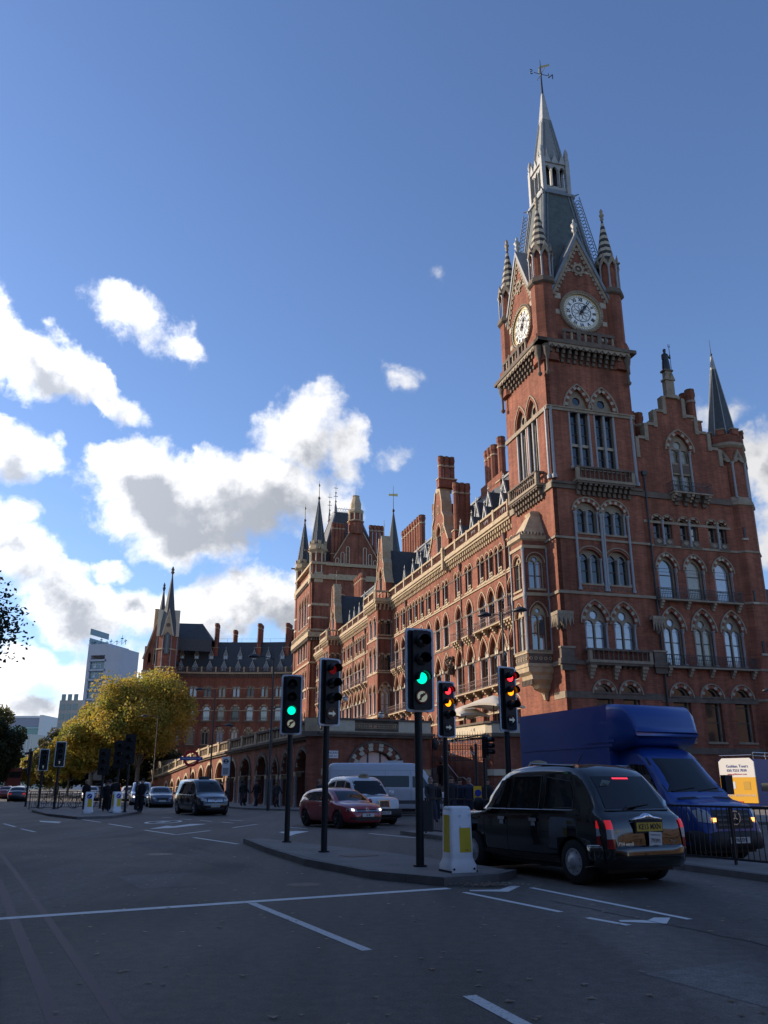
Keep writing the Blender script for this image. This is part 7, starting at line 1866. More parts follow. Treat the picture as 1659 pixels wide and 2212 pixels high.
def car(label, cat, body, x, y, rz, paintm, wheels, group=None, lowm=None, name='parked_car', archk=1.14):
    """wheels: (r, width, front axle x, rear axle x, half track, hub material, rim ratio, style, steer)"""
    t = thing(name, label, cat, (x, y, 0), rz, group)
    r, w, xf, xr, tr, hub, rr, sty, steer = wheels
    a = body.mesh(M(), paintm); o = a.obj('body', t)
    # real wheel arches: cut with a drum, then drop the cutter
    cut = M()
    for ax in (xf, xr):
        for s in (-1, 1): cut.tube((ax, s*(tr-w*.9), r), (ax, s*(tr+.5), r), r*archk, r*archk, TRIM, n=28, smooth=False)
    cu = cut.obj('cutter', t)
    md = o.modifiers.new('b', 'BOOLEAN'); md.object = cu; md.operation = 'DIFFERENCE'; md.solver = 'EXACT'
    bpy.context.view_layer.update()
    dg = bpy.context.evaluated_depsgraph_get(); me = D.meshes.new_from_object(o.evaluated_get(dg)); o.modifiers.clear()
    if len(me.polygons) > 50: o.data = me
    D.objects.remove(cu)
    ty, ri = wheel_mesh(r, w, hub, rr, sty)
    for ax in (xf, xr):
        for s in (-1, 1):
            wt = inst('wheel', ty, t, (ax, s*tr, r), (0 if s > 0 else pi) + (steer if ax == xf else 0)); inst('rim', ri, wt)
    u = M().box((body.x0+.25, -tr+w*.5, .20), (body.x1-.25, tr-w*.5, .34), TRIM)
    for ax in (xf, xr): u.tube((ax, -tr+w*.3, r), (ax, tr-w*.3, r), r*.9, r*.9, TRIM, n=12)
    u.obj('underbody', t)
    return t
def onend(b, y, z, sgn, off=.012): return b.front(y, z, sgn) + sgn*off
def plate(t, b, body_txt, y, z, sgn, m_=PLW, w=.52, h=.115, dx=.02, size=.095):
    x = onend(b, y, z, sgn, dx)
    p = M().box((-.006, -w/2, -h/2), (.006, w/2, h/2), m_).obj('number_plate', t, (x, y, z))
    put_text('lettering', body_txt, size, SIGNB, p, (sgn*.008, 0, 0), (pi/2, 0, sgn*pi/2), extrude=.0015, sx=.86, bold=.003)
    return p

# ---- the London taxi (shared shape for the black one and the white one)
TXT = [(-2.26, .62), (-2.24, .80), (-2.18, .98), (-2.05, 1.08), (-1.98, 1.16), (-1.80, 1.42), (-1.58, 1.66), (-1.36, 1.765), (-.9, 1.81), (-.2, 1.815), (.25, 1.78), (.55, 1.70), (.78, 1.52), (1.05, 1.20), (1.16, 1.08), (1.4, 1.06), (1.8, 1.02), (2.05, .95), (2.22, .80), (2.28, .60)]
TXB = [(-2.26, .60), (-2.18, .90), (-2.0, 1.02), (-1.2, 1.06), (0, 1.04), (1.1, 1.01), (1.8, .97), (2.1, .86), (2.28, .58)]
TXW = [(-2.26, .66), (-2.2, .80), (-2.05, .86), (-1.6, .885), (0, .885), (1.2, .87), (1.8, .82), (2.1, .74), (2.22, .64), (2.28, .50)]
def taxi(label, x, y, rz, pm, rear=True, plate_txt='KE15 MXN', hub=HUB, group=None):
    b = Body(TXT, TXB, TXW, sill=.27, tumble=.15, roofr=.15, crown=.035)
    t = car(label, 'taxi', b, x, y, rz, pm, (.335, .20, 1.42, -1.466, .775, hub, .61, 'cap', 0), name='taxi', group=group)
    for s in (1, -1):
        g = M(); b.side(g, [(.98, 1.09), (.32, 1.09), (.28, 1.60), (.62, 1.56)], CGL, s); g.obj('side_window', t)
        g = M(); b.side(g, [(.22, 1.09), (-.62, 1.09), (-.60, 1.63), (.19, 1.63)], CGL, s); g.obj('side_window', t)
        g = M(); b.side(g, [(-.76, 1.10), (-1.50, 1.14), (-1.36, 1.54), (-.74, 1.61)], CGL, s); g.obj('side_window', t)
        g = M()
        b.seam(g, [(.28, 1.09), (.28, 1.62)], TRIM, s, .05, -.006); b.seam(g, [(-.69, 1.09), (-.68, 1.64)], pm, s, .05, -.01)
        for f in ([(.22, 1.09), (-.62, 1.09), (-.60, 1.63), (.19, 1.63), (.22, 1.09)], [(-.76, 1.10), (-1.50, 1.14), (-1.45, 1.42), (-1.36, 1.54), (-.74, 1.61), (-.76, 1.10)], [(.98, 1.09), (.32, 1.09)]): b.seam(g, f, HUBD, s, .014, .010)
        b.seam(g, [(.98, 1.075), (-1.5, 1.10)], CHR, s, .012, .014); g.obj('window_trim', t)
        g = M()
        for f in ([(1.02, .95), (1.02, .50), (1.0, .32), (.30, .32), (.27, 1.05)], [(-.66, 1.05), (-.66, .7), (-.72, .32)]): b.seam(g, f, TRIM, s, .012, .004)
        b.seam(g, [(2.0, .66), (1.9, .68)], TRIM, s, .01)
        g.obj('door_seam', t)
        g = M(); b.side(g, [(1.86, .40), (-1.1, .40), (-1.1, .33), (1.86, .33)], TRIM, s, .012, 10, 1); g.obj('sill_trim', t)
        for hx in (.42, -.50):
            g = M(); b.side(g, [(hx+.10, .905), (hx-.10, .905), (hx-.10, .955), (hx+.10, .955)], CHR, s, .03, 2, 1); b.side(g, [(hx+.06, .83), (hx-.06, .83), (hx-.05, .90), (hx+.05, .90)], CHR, s, .022, 2, 1)
            g.tube((hx, s*(b.hw(hx, .85)+.01), .85), (hx, s*(b.hw(hx, .85)+.04), .85), .02, .015, CHR, n=8); g.obj('door_handle', t)
        g = M().lathe([(.02, -.11), (.09, -.08), (.10, .05), (.07, .12), (.01, .13)], TRIM if pm is not PWHT else pm, n=10, sx=.8, sy=1.1); m_ = g.obj('door_mirror', t, (.98, s*1.0, 1.14)); M().box((.0, -.12 if s > 0 else 0, -.04), (.04, 0 if s > 0 else .12, .0), TRIM).obj('mirror_arm', t, (.96, s*.98, 1.07))
        M().tube((1.62, s*(b.hw(1.62, .86)+.0), .86), (1.62, s*(b.hw(1.62, .86)+.015), .86), .025, .02, LENSW, n=8).obj('side_repeater', t)
        # rear lamp cluster: red over white over red
        g = M(); yo = .80
        def lampq(z0_, z1_, mt):
            vs = []
            for z in (z0_, (z0_+z1_)/2, z1_):
                for k in range(5):
                    yy = .70 + .11*k/4; yy = min(yy, b.hw(-2.06, z)-.004)
                    vs.append((b.front(yy, z, -1)-.018-.01*sin(pi*k/4), s*yy, z))
            g.add(vs, [(i*5+k, i*5+k+1, (i+1)*5+k+1, (i+1)*5+k) for i in range(2) for k in range(4)], mt, True)
        lampq(.56, .70, LENSR); lampq(.70, .84, LENSW); lampq(.84, .97, BRON); g.obj('tail_lamp', t)
        g = M(); b.side(g, [(-2.04, .60), (-2.13, .60), (-2.10, .74), (-2.04, .74)], LENSR, s, .012, 2, 2); b.side(g, [(-2.04, .74), (-2.12, .74), (-2.09, .85), (-2.04, .85)], LENSW, s, .012, 2, 2); b.side(g, [(-2.035, .85), (-2.10, .85), (-2.06, .96), (-2.035, .96)], BRON, s, .012, 2, 2); g.obj('tail_lamp', t)
        g = M(); g.lathe([(.001, .03), (.08, .025), (.115, 0), (.12, -.03)], LENSW, n=16); h_ = g.obj('headlamp', t, (2.16, s*.60, .72)); h_.rotation_euler = (0, pi/2*.85, s*.12)
        M().tube((0, 0, 0), (.03, 0, 0), .135, .12, pm, n=16).obj('lamp_rim', t, (2.12, s*.60, .72))
    # glass front and back
    g = M(); b.end(g, [(-.62, 1.13), (.62, 1.13), (.56, 1.62), (-.56, 1.62)], CGL, -1); g.obj('rear_window', t)
    g = M(); b.end(g, [(-.70, 1.10), (.70, 1.10), (.60, 1.64), (-.60, 1.64)], CGL, 1); g.obj('windscreen', t)
    g = M()
    for z in (1.10,): 
        for k in range(10):
            y0_, y1_ = -.66+.132*k, -.66+.132*(k+1); g.tube((b.front(y0_, z, -1)-.01, y0_, z), (b.front(y1_, z, -1)-.01, y1_, z), .012, .012, TRIM, n=4, caps=False)
    g.tube((b.front(.1, 1.13, -1)-.03, .25, 1.14), (b.front(-.3, 1.2, -1)-.03, -.28, 1.19), .012, .008, TRIM, n=5).tube((b.front(.25, 1.12, -1)-.02, .3, 1.10), (b.front(.25, 1.16, -1)-.03, .2, 1.16), .025, .02, TRIM, n=6); g.obj('rear_wiper', t)
    g = M(); b.end(g, [(-.17, 1.575), (.17, 1.575), (.17, 1.60), (-.17, 1.60)], mat('lit_brake_strip', (.5, .01, .02), .2, emit=(1, .05, .1), estr=1.0), -1, .02, 4, 1); g.obj('high_brake_light', t)
    # bumpers
    for sg_, nm in ((-1, 'rear_bumper'), (1, 'front_bumper')):
        g = M(); vs = []; n = 14
        for k in range(n+1):
            yy = -.90 + 1.80*k/n; xx = sg_*(2.30 - .42*max(0, abs(yy)-.55)**2/.12*.8)
            for dx, z in ((0, .60), (.03, .55), (.035, .40), (.0, .30), (-.2, .27)): vs.append((xx+sg_*dx, yy, z))
        g.add(vs, [(i*5+k, (i+1)*5+k, (i+1)*5+k+1, i*5+k+1) for i in range(n) for k in range(4)], pm if sg_ == -1 and rear else TRIM, True)
        for s in (1, -1): b.side(g, [(sg_*2.15, .33), (sg_*1.84, .33), (sg_*1.84, .58), (sg_*2.15, .60)], pm if sg_ == -1 and rear else TRIM, s, .035, 4, 3)
        o = g.obj(nm, t); md = o.modifiers.new('t', 'SOLIDIFY'); md.thickness = .02
        g = M()
        for s in (1, -1): b.seam(g, [(sg_*2.10, .605), (sg_*1.84, .59)], CHR if sg_ < 0 else TRIM, s, .02, .03)
        g.obj('bumper_strip', t)
    if rear:
        zc = .985; g = M(); vs = []
        n = 16
        for k in range(n+1):
            yy = -.33 + .66*k/n; c_ = abs(yy)/.33; hh = .052*(1-c_**3) + .045*max(0, 1-(yy/.11)**2)
            x_ = b.front(yy, zc-.05, -1)
            vs += [(x_-.012, yy, zc-.035), (x_-.05, yy, zc-.01+hh*.3), (x_-.035, yy, zc-.02+hh), (x_+.01, yy, zc-.015+hh)]
        g.add(vs, [(i*4+k, (i+1)*4+k, (i+1)*4+k+1, i*4+k+1) for i in range(n) for k in range(3)], CHR, True); hl = g.obj('chrome_handle', t)
        M().xz(circle(0, 0, .028, 12), -.004, .004, LENSR).obj('maker_badge', t, (b.front(0, zc, -1)-.065, 0, zc+.03), pi/2)
        pl = plate(t, b, plate_txt, 0, .865, -1, PLY, .53, .125, .045, .115); M().box((.0, -.29, -.09), (.03, .29, .09), TRIM).obj('plate_recess', t, (b.front(0, .865, -1)-.035, 0, .865))
        lp = M().box((-.004, -.13, -.135), (.004, .13, .135), PLW).obj('licence_plate', t, (b.front(-.06, .64, -1)-.04, -.08, .655)); lp.rotation_euler = (.06, .0, 0)
        put_text('lettering', '79391', .082, SIGNB, lp, (-.006, 0, .005), (pi/2, 0, -pi/2), extrude=.001, bold=.002)
        for z_, s_, tx in ((.09, .028, 'LONDON TAXI'), (-.06, .022, 'LICENSED'), (-.1, .03, 'PCO 2015')): put_text('lettering', tx, s_, mat('plate_print', (.12, .13, .2), .5), lp, (-.006, 0, z_), (pi/2, 0, -pi/2), extrude=.001)
        put_text('model_badge', 'TX4 euro5', .062, CHR, t, (b.front(.48, .62, -1)-.012, .50, .625), (pi/2, 0, -pi/2 + -.12), extrude=.002, bold=.003)
        put_text('trim_badge', 'Elegance', .042, CHR, t, (b.front(-.52, .66, -1)-.012, -.50, .655), (pi/2, 0, -pi/2 + .12), extrude=.002)
        st_ = M().box((-.003, -.085, -.06), (.003, .085, .06), mat('paper_notice', (.30, .42, .42), .6)).obj('window_notice', t, (b.front(.42, 1.49, -1)-.03, .40, 1.50)); st_.rotation_euler = (.12, -.42, 0)
        put_text('lettering', '79391', .05, SIGNB, st_, (-.005, 0, -.01), (pi/2, 0, -pi/2), extrude=.001)
        a = M().tube((-1.05, .3, 1.84), (-1.2, .3, 2.0), .012, .005, TRIM, n=5); a.obj('aerial', t)
        g = M()
        for s in (1, -1):
            for (xx, zz), (x2, z2) in (((-.2, 1.80), (-1.3, 1.745)),): g.tube((xx, s*.62, zz+.03), (x2, s*.60, z2+.035), .02, .02, pm, n=5)
        g.obj('roof_rib', t)
    else:
        g = M().xz([(-.28, .47), (.28, .47), (.24, .95), (-.24, .95)], -.03, .02, CHR, [[(-.22, .50), (.22, .50), (.19, .91), (-.19, .91)]]).xz([(-.22, .50), (.22, .50), (.19, .91), (-.19, .91)], .0, .02, SIGNB)
        for k in range(7): g.box((-.18+.06*k, -.015, .5), (-.172+.06*k, .0, .9), CHR)
        g.obj('grille', t, (2.27, 0, -.02), pi/2)
        plate(t, b, plate_txt, 0, .46, 1, PLW, .5, .11, .09, .1)
    g = M().lathe([(.25, 1.74), (.27, 1.80), (.2, 1.89), (.05, 1.92)], mat('taxi_lamp', (.28, .22, .12), .4), n=14, sx=.40, sy=.9, c=(.42, 0, .0)); g.obj('roof_lamp', t)
    put_text('lettering', 'TAXI', .1, SIGNB, t, (.54, 0, 1.84), (pi/2, 0, pi/2), extrude=.002)
    t.scale = (1.075,)*3
    return t
PBLK = paint('black_paint', (.003, .003, .004), .15, 1.0); PWHT = paint('white_body_paint', (.62, .62, .62), .3); PRED = paint('red_paint', (.33, .012, .02), .28); PBLU = paint('blue_van_paint', (.010, .062, .31), .35, .5)
PSIL = paint('silver_paint', (.40, .43, .48), .3, 1, .4); PGRY = paint('grey_paint', (.10, .12, .16), .3, 1, .4); PDK = paint('dark_paint', (.02, .022, .028), .3)
HT = rad(90+27.5)
taxi('black London taxi seen from behind with lit brake lights', 3.32, 17.02, HT, PBLK, True)
taxi('white London taxi facing us, behind the red hatchback', -1.1, 38.6, rad(-90+27), PWHT, False, 'GX54 CST')

# ---- red hatchback
b = Body([(-2.12, .55), (-2.10, .80), (-2.02, 1.0), (-1.86, 1.18), (-1.60, 1.36), (-1.2, 1.43), (-.5, 1.465), (.1, 1.44), (.5, 1.32), (.95, 1.06), (1.10, .98), (1.6, .90), (1.95, .78), (2.10, .62), (2.14, .50)],
         [(-2.12, .53), (-2.0, .88), (-1.5, .96), (0, .92), (1.0, .88), (1.7, .80), (2.0, .70), (2.14, .48)],
         [(-2.12, .66), (-2.0, .80), (-1.6, .88), (0, .90), (1.2, .89), (1.7, .84), (2.0, .72), (2.14, .55)], sill=.24, tumble=.22, roofr=.16)
t = car('bright red hatchback with its headlights on, facing us', 'car', b, -1.78, 35.4, rad(-90+33), PRED, (.32, .21, 1.30, -1.33, .77, mat('gunmetal', (.05, .05, .06), .4, metal=.6), .72, 'alloy', 0), name='hatchback_car')
for s in (1, -1):
    g = M(); b.side(g, [(.80, .97), (-.12, .98), (-.14, 1.33), (.30, 1.30)], CGL, s); g.obj('side_window', t)
    g = M(); b.side(g, [(-.20, .98), (-1.05, 1.0), (-1.05, 1.32), (-.22, 1.34)], CGL, s); g.obj('side_window', t)
    g = M(); b.side(g, [(-1.10, 1.0), (-1.5, 1.06), (-1.38, 1.26), (-1.10, 1.31)], CGL, s); g.obj('side_window', t)
    g = M(); b.seam(g, [(-1.5, 1.02), (-.2, .97), (.85, .955)], CHR, s, .016); g.obj('window_trim', t)
    g = M(); b.seam(g, [(.92, .85), (.92, .35)], TRIM, s); b.seam(g, [(-.16, .97), (-.16, .35)], TRIM, s); b.seam(g, [(-1.0, .97), (-1.05, .6)], TRIM, s); g.obj('door_seam', t)
    g = M(); b.side(g, [(.10, .80), (-.08, .80), (-.08, .83), (.10, .83)], CHR, s, .02, 2, 1); g.obj('door_handle', t)
    M().lathe([(.01, -.08), (.09, -.05), (.10, .04), (.02, .09)], PRED, n=10, sx=.7, sy=1.1).obj('door_mirror', t, (.72, s*.98, .98))
    g = M(); b.end(g, [(s*.42, .62), (s*.80, .65), (s*.78, .78), (s*.46, .72)], LENSW, 1, .012, 4, 2); b.end(g, [(s*.56, .65), (s*.67, .66), (s*.67, .74), (s*.56, .73)], HLON, 1, .03, 2, 2); g.obj('headlamp', t)
    g = M(); b.end(g, [(s*.50, .33), (s*.72, .35), (s*.70, .43), (s*.50, .43)], TRIM, 1, .012, 3, 2); g.obj('fog_lamp_recess', t)
g = M(); b.end(g, [(-.66, 1.0), (.66, 1.0), (.52, 1.36), (-.52, 1.36)], CGL, 1); g.obj('windscreen', t)
g = M(); b.end(g, [(-.60, 1.02), (.60, 1.02), (.52, 1.32), (-.52, 1.32)], CGL, -1); g.obj('rear_window', t)
g = M(); b.end(g, [(-.44, .60), (.44, .60), (.42, .71), (-.42, .71)], TRIM, 1, .01, 6, 2); b.end(g, [(-.42, .64), (.42, .64), (.42, .655), (-.42, .655)], CHR, 1, .02, 6, 1); g.obj('grille', t)
g = M(); b.end(g, [(-.52, .30), (.52, .30), (.48, .44), (-.48, .44)], TRIM, 1, .012, 6, 2); g.obj('lower_grille', t)
xb = b.front(0, .68, 1)+.03
g = M().xz(circle(0, 0, .075, 20), -.01, .01, CHR, [circle(0, 0, .062, 20)])
for p, q in (((-.05, .035), (-.022, -.045)), ((-.022, -.045), (0, .0)), ((0, .0), (.022, -.045)), ((.022, -.045), (.05, .035)), ((-.02, .05), (0, .01)), ((0, .01), (.02, .05))): g.tube((p[0], 0, p[1]), (q[0], 0, q[1]), .007, .007, CHR, n=4)
g.obj('maker_badge', t, (xb, 0, .69), pi/2)
plate(t, b, '22 SP', 0, .50, 1, PLW, .52, .12, .04, .1)

# ---- black people carrier coming towards us
b = Body([(-2.45, .60), (-2.42, 1.2), (-2.36, 1.6), (-2.2, 1.83), (-1.6, 1.90), (0, 1.90), (.55, 1.84), (.95, 1.62), (1.35, 1.28), (1.55, 1.14), (2.0, 1.0), (2.28, .86), (2.36, .6)],
         [(-2.45, .58), (-2.3, 1.05), (0, 1.08), (1.3, 1.02), (1.9, .92), (2.2, .8), (2.36, .55)],
         [(-2.45, .80), (-2.3, .90), (-1.5, .94), (0, .95), (1.3, .93), (1.9, .87), (2.25, .76), (2.36, .66)], sill=.26, tumble=.17, roofr=.16)
t = car('black people carrier taxi with a three-pointed star on its grille', 'van', b, -10.35, 49.8, rad(-90+30), PBLK, (.34, .22, 1.52, -1.60, .82, HUB, .64, 'alloy', 0), name='people_carrier')
for s in (1, -1):
    for q in ([(1.25, 1.13), (.35, 1.14), (.33, 1.66), (.75, 1.62)], [(.25, 1.14), (-1.0, 1.14), (-1.0, 1.68), (.25, 1.68)], [(-1.08, 1.14), (-2.22, 1.16), (-2.15, 1.62), (-1.08, 1.68)]):
        g = M(); b.side(g, q, CGL, s); g.obj('side_window', t)
    g = M(); b.seam(g, [(.3, 1.1), (.3, .4)], TRIM, s); b.seam(g, [(-1.04, 1.1), (-1.04, .4)], TRIM, s); b.seam(g, [(-2.2, 1.07), (1.3, 1.05)], CHR, s, .02); g.obj('door_seam', t)
    M().lathe([(.01, -.13), (.10, -.1), (.11, .06), (.02, .13)], TRIM, n=10, sx=.7, sy=1.0).obj('door_mirror', t, (1.12, s*1.04, 1.2))
    g = M(); b.end(g, [(s*.46, .72), (s*.86, .78), (s*.84, .98), (s*.50, .88)], LENSW, 1, .012, 4, 2); g.obj('headlamp', t)
g = M(); b.end(g, [(-.76, 1.22), (.76, 1.22), (.66, 1.76), (-.66, 1.76)], CGL, 1); g.obj('windscreen', t)
g = M(); b.end(g, [(-.46, .68), (.46, .68), (.44, .90), (-.44, .90)], TRIM, 1, .01, 6, 2)
for z in (.72, .78, .84): b.end(g, [(-.42, z), (.42, z), (.42, z+.02), (-.42, z+.02)], CHR, 1, .02, 6, 1)
g.obj('grille', t)
def star(t, x, z, r):
    g = M().xz(circle(0, 0, r, 24), -.01, .01, CHR, [circle(0, 0, r*.86, 24)])
    for k in range(3):
        an = pi/2 + k*2*pi/3; g.xz([(r*.12*cos(an-1.05), r*.12*sin(an-1.05)), (r*.9*cos(an), r*.9*sin(an)), (r*.12*cos(an+1.05), r*.12*sin(an+1.05))], -.015, .01, CHR)
    g.obj('star_badge', t, (x, 0, z), pi/2)
star(t, b.front(0, .8, 1)+.03, .79, .10)
plate(t, b, 'KO10 WWO', 0, .50, 1, PLW, .52, .12, .04, .1)
g = M(); b.end(g, [(-.5, .32), (.5, .32), (.5, .42), (-.5, .42)], TRIM, 1, .01, 6, 1); g.obj('lower_grille', t)
M().lathe([(.3, 1.9), (.3, 1.99), (.1, 2.03)], TRIM, n=10, sx=.35, sy=1.1, c=(.2, 0, .02)).obj('roof_lamp', t)

# ---- van family
VT = [(-3.45, .7), (-3.43, 1.6), (-3.40, 2.4), (-3.3, 2.66), (-3.0, 2.72), (1.0, 2.72), (1.45, 2.66), (1.85, 2.35), (2.35, 1.62), (2.60, 1.30), (2.95, 1.18), (3.30, 1.02), (3.42, .85), (3.45, .6)]
VB = [(-3.45, .68), (-3.3, 1.42), (0, 1.44), (2.0, 1.30), (2.6, 1.16), (3.1, 1.0), (3.45, .55)]
VW = [(-3.45, .90), (-3.3, .97), (0, .99), (2.0, .98), (2.8, .92), (3.25, .82), (3.45, .68)]
b = Body(VT, VB, VW, sill=.36, tumble=.13, roofr=.16)
t = car('long white minibus with dark side windows, broadside in front of the striped arch', 'minibus', b, .35, 48.2, rad(1), paint('pearl_white', (.50, .52, .58), .3), (.36, .22, 2.05, -2.05, .84, HUB, .62, 'cap', 0), name='minibus')
for s in (1, -1):
    g = M(); b.side(g, [(1.0, 1.48), (-2.9, 1.48), (-2.85, 2.06), (1.0, 2.06)], CGL, s, .012, 12, 3); g.obj('side_window', t)
    g = M(); b.side(g, [(2.16, 1.42), (1.18, 1.46), (1.18, 2.04), (1.75, 2.02)], CGL, s, .012, 5, 3); g.obj('side_window', t)
    g = M(); b.seam(g, [(1.1, 2.3), (1.1, .6)], TRIM, s, .012); b.seam(g, [(-.3, 2.3), (-.3, .6)], TRIM, s, .01); b.side(g, [(3.0, .62), (-3.2, .62), (-3.2, .80), (3.0, .80)], mat('grey_cladding', (.08, .085, .09), .6), s, .014, 12, 1); b.seam(g, [(-3.35, 2.36), (1.5, 2.34)], PSIL, s, .02); g.obj('side_trim', t)
    g = M(); b.end(g, [(s*.45, .82), (s*.80, .90), (s*.78, 1.16), (s*.5, 1.02)], LENSW, 1, .012, 4, 2); g.obj('headlamp', t)
    M().box((-.05, -.1, -.2), (.12, .1, .2), TRIM).obj('door_mirror', t, (2.2, s*1.12, 1.55))
g = M(); b.end(g, [(-.80, 1.50), (.80, 1.50), (.74, 2.36), (-.74, 2.36)], CGL, 1); g.obj('windscreen', t)
M().box((-.3, -.5, 2.7), (.7, .5, 2.86), PWHT).obj('roof_unit', t)
# blue Luton lorry
VT2 = [(-1.2, .7), (-1.18, 2.0), (-1.0, 2.40), (0.2, 2.52), (.95, 2.50), (1.45, 2.40), (1.80, 2.1), (2.30, 1.58), (2.55, 1.34), (2.95, 1.24), (3.32, 1.10), (3.46, .88), (3.50, .58)]
VW2 = [(-1.2, .95), (0, .99), (2.0, .99), (2.8, .95), (3.25, .86), (3.50, .72)]
b = Body(VT2, [(-1.2, .68), (0, 1.40), (2.0, 1.32), (2.6, 1.2), (3.1, 1.06), (3.5, .55)], VW2, sill=.32, tumble=.16, roofr=.16)
lh = rad(-90 + 21.5); LX, LY = 7.6 - 3.5*.366, 19.15 + 3.5*.93
t = car('blue box lorry with a body overhanging its cab, behind the black taxi', 'lorry', b, LX, LY, lh, PBLU, (.36, .23, 2.52, -.45, .86, HUBD, .6, 'cap', 0), name='box_lorry')
# the box: rounded Luton head over the cab
bx = M(); hwb = 1.10
prof = [(-3.5, .85), (.75, .85), (.75, 2.40), (1.1, 2.46), (1.52, 2.54), (1.62, 2.68), (1.50, 3.22), (1.36, 3.42), (1.2, 3.50), (-3.5, 3.52)]
def yoff(x, z): 
    k = max(0, x-.9); return hwb - .17*min(1, k/.7)**2
bx.xz([(-3.5, .85), (.75, .85), (.75, 3.51), (-3.5, 3.51)], -hwb, -hwb, PBLU).xz([(-3.5, .85), (.75, .85), (.75, 3.51), (-3.5, 3.51)], hwb, hwb, PBLU)
bx.add([(-3.5, -hwb, .85), (-3.5, hwb, .85), (-3.5, hwb, 3.51), (-3.5, -hwb, 3.51), (.75, -hwb, .85), (.75, hwb, .85), (.75, -hwb, 3.51), (.75, hwb, 3.51), (.75, hwb, 2.4), (.75, -hwb, 2.4)], [(0, 3, 2, 1), (3, 6, 7, 2), (4, 5, 8, 9), (0, 1, 5, 4)], PBLU)
cols = [(.75, 2.40, 3.51), (.95, 2.43, 3.51), (1.15, 2.46, 3.49), (1.30, 2.49, 3.44), (1.42, 2.52, 3.34), (1.52, 2.56, 3.16), (1.59, 2.63, 2.96), (1.63, 2.72, 2.82)]
rws = []
for x, zb_, zt in cols:
    y_ = yoff(x, 0); h_ = zt-zb_; k_ = min(.03 if x < .8 else .10, h_*.3); cc_ = [(x, -y_+k_, zb_), (x, -y_, zb_+k_)] + [(x, -y_, zb_+k_+(h_-2*k_)*f) for f in (.33, .66)] + [(x, -y_, zt-k_), (x, -y_+k_, zt)]
    rws.append(cc_ + [(px_, -py_, pz_) for px_, py_, pz_ in cc_[::-1]])
m_ = len(rws[0]); bx.add([p for r_ in rws for p in r_], [(i*m_+k, (i+1)*m_+k, (i+1)*m_+(k+1) % m_, i*m_+(k+1) % m_) for i in range(len(rws)-1) for k in range(m_)] + [tuple(range((len(rws)-1)*m_, len(rws)*m_))], PBLU, True)
bo = bx.obj('box_body', t)
M().box((-3.45, -1.115, 2.50), (.9, -1.10, 2.56), PBLU).box((-.2, -1.118, 2.60), (1.0, -1.10, 2.66), PBLU).obj('box_trim', t)
M().box((-3.4, -.9, .5), (.6, .9, .85), TRIM).obj('chassis', t)
for s in (1, -1):
    g = M(); b.side(g, [(2.20, 1.42), (1.2, 1.44), (1.2, 2.08), (1.70, 2.04)], CGL, s, .012); g.obj('side_window', t)
    g = M(); b.end(g, [(s*.54, .80), (s*.90, .86), (s*.90, 1.18), (s*.60, 1.06)], LENSW, 1, .012, 4, 3); g.obj('headlamp', t)
    g = M(); b.end(g, [(s*.50, .84), (s*.60, .84), (s*.60, .92), (s*.48, .92)], INDON, 1, .03, 2, 1); g.obj('indicator', t)
    M().box((-.06, -.11, -.22), (.1, .11, .22), TRIM).obj('door_mirror', t, (2.1, s*1.2, 1.6)); M().tube((0, 0, 0), (0, s*.2, .02), .025, .025, TRIM, n=5).obj('mirror_arm', t, (2.05, s*.98, 1.5))
    g = M(); b.side(g, [(3.1, .42), (2.0, .42), (2.0, .62), (3.1, .62)], TRIM, s, .012, 5, 2); b.seam(g, [(1.1, 1.3), (1.1, .5)], TRIM, s); g.obj('door_trim', t)
g = M(); b.end(g, [(-.84, 1.44), (.84, 1.44), (.76, 2.20), (-.76, 2.20)], CGL, 1); g.obj('windscreen', t)
for y0_, y1_ in ((-.72, -.02), (.02, .72)): M().tube((b.front(y0_, 1.46, 1)+.02, y0_, 1.46), (b.front(y1_, 1.54, 1)+.025, y1_, 1.54), .012, .008, TRIM, n=5).obj('wiper', t)
g = M()
for s in (-1, 1):
    vs = [(2.62, s*.25, b.topz(2.62, .25)+.006), (2.78, s*.25, b.topz(2.78, .25)+.006), (2.72, s*.75, b.topz(2.72, .7)+.006), (2.60, s*.75, b.topz(2.60, .7)+.006)]; g.add(vs, [(0, 1, 2, 3)], TRIM)
g.obj('bonnet_vents', t)
g = M(); b.end(g, [(-.50, .70), (.50, .70), (.52, 1.08), (-.52, 1.08)], TRIM, 1, .012, 6, 3)
for z in (.76, .86, .96): b.end(g, [(-.46, z), (.46, z), (.46, z+.035), (-.46, z+.035)], mat('grille_grey', (.05, .055, .06), .4), 1, .03, 6, 1)
g.obj('grille', t); star(t, b.front(0, .9, 1)+.05, .92, .15)
g = M(); vs = []; n = 12
for k in range(n+1):
    yy = -.98 + 1.96*k/n; xx = 3.56 - .35*max(0, abs(yy)-.5)**2/.23
    for dx, z in ((-.08, .66), (.0, .60), (.02, .42), (-.02, .28), (-.25, .25)): vs.append((xx+dx, yy, z))
g.add(vs, [(i*5+k, (i+1)*5+k, (i+1)*5+k+1, i*5+k+1) for i in range(n) for k in range(4)], TRIM, True); g.obj('front_bumper', t)
plate(t, b, 'AY65 SYC', 0, .47, 1, PLW, .52, .12, .10, .1)
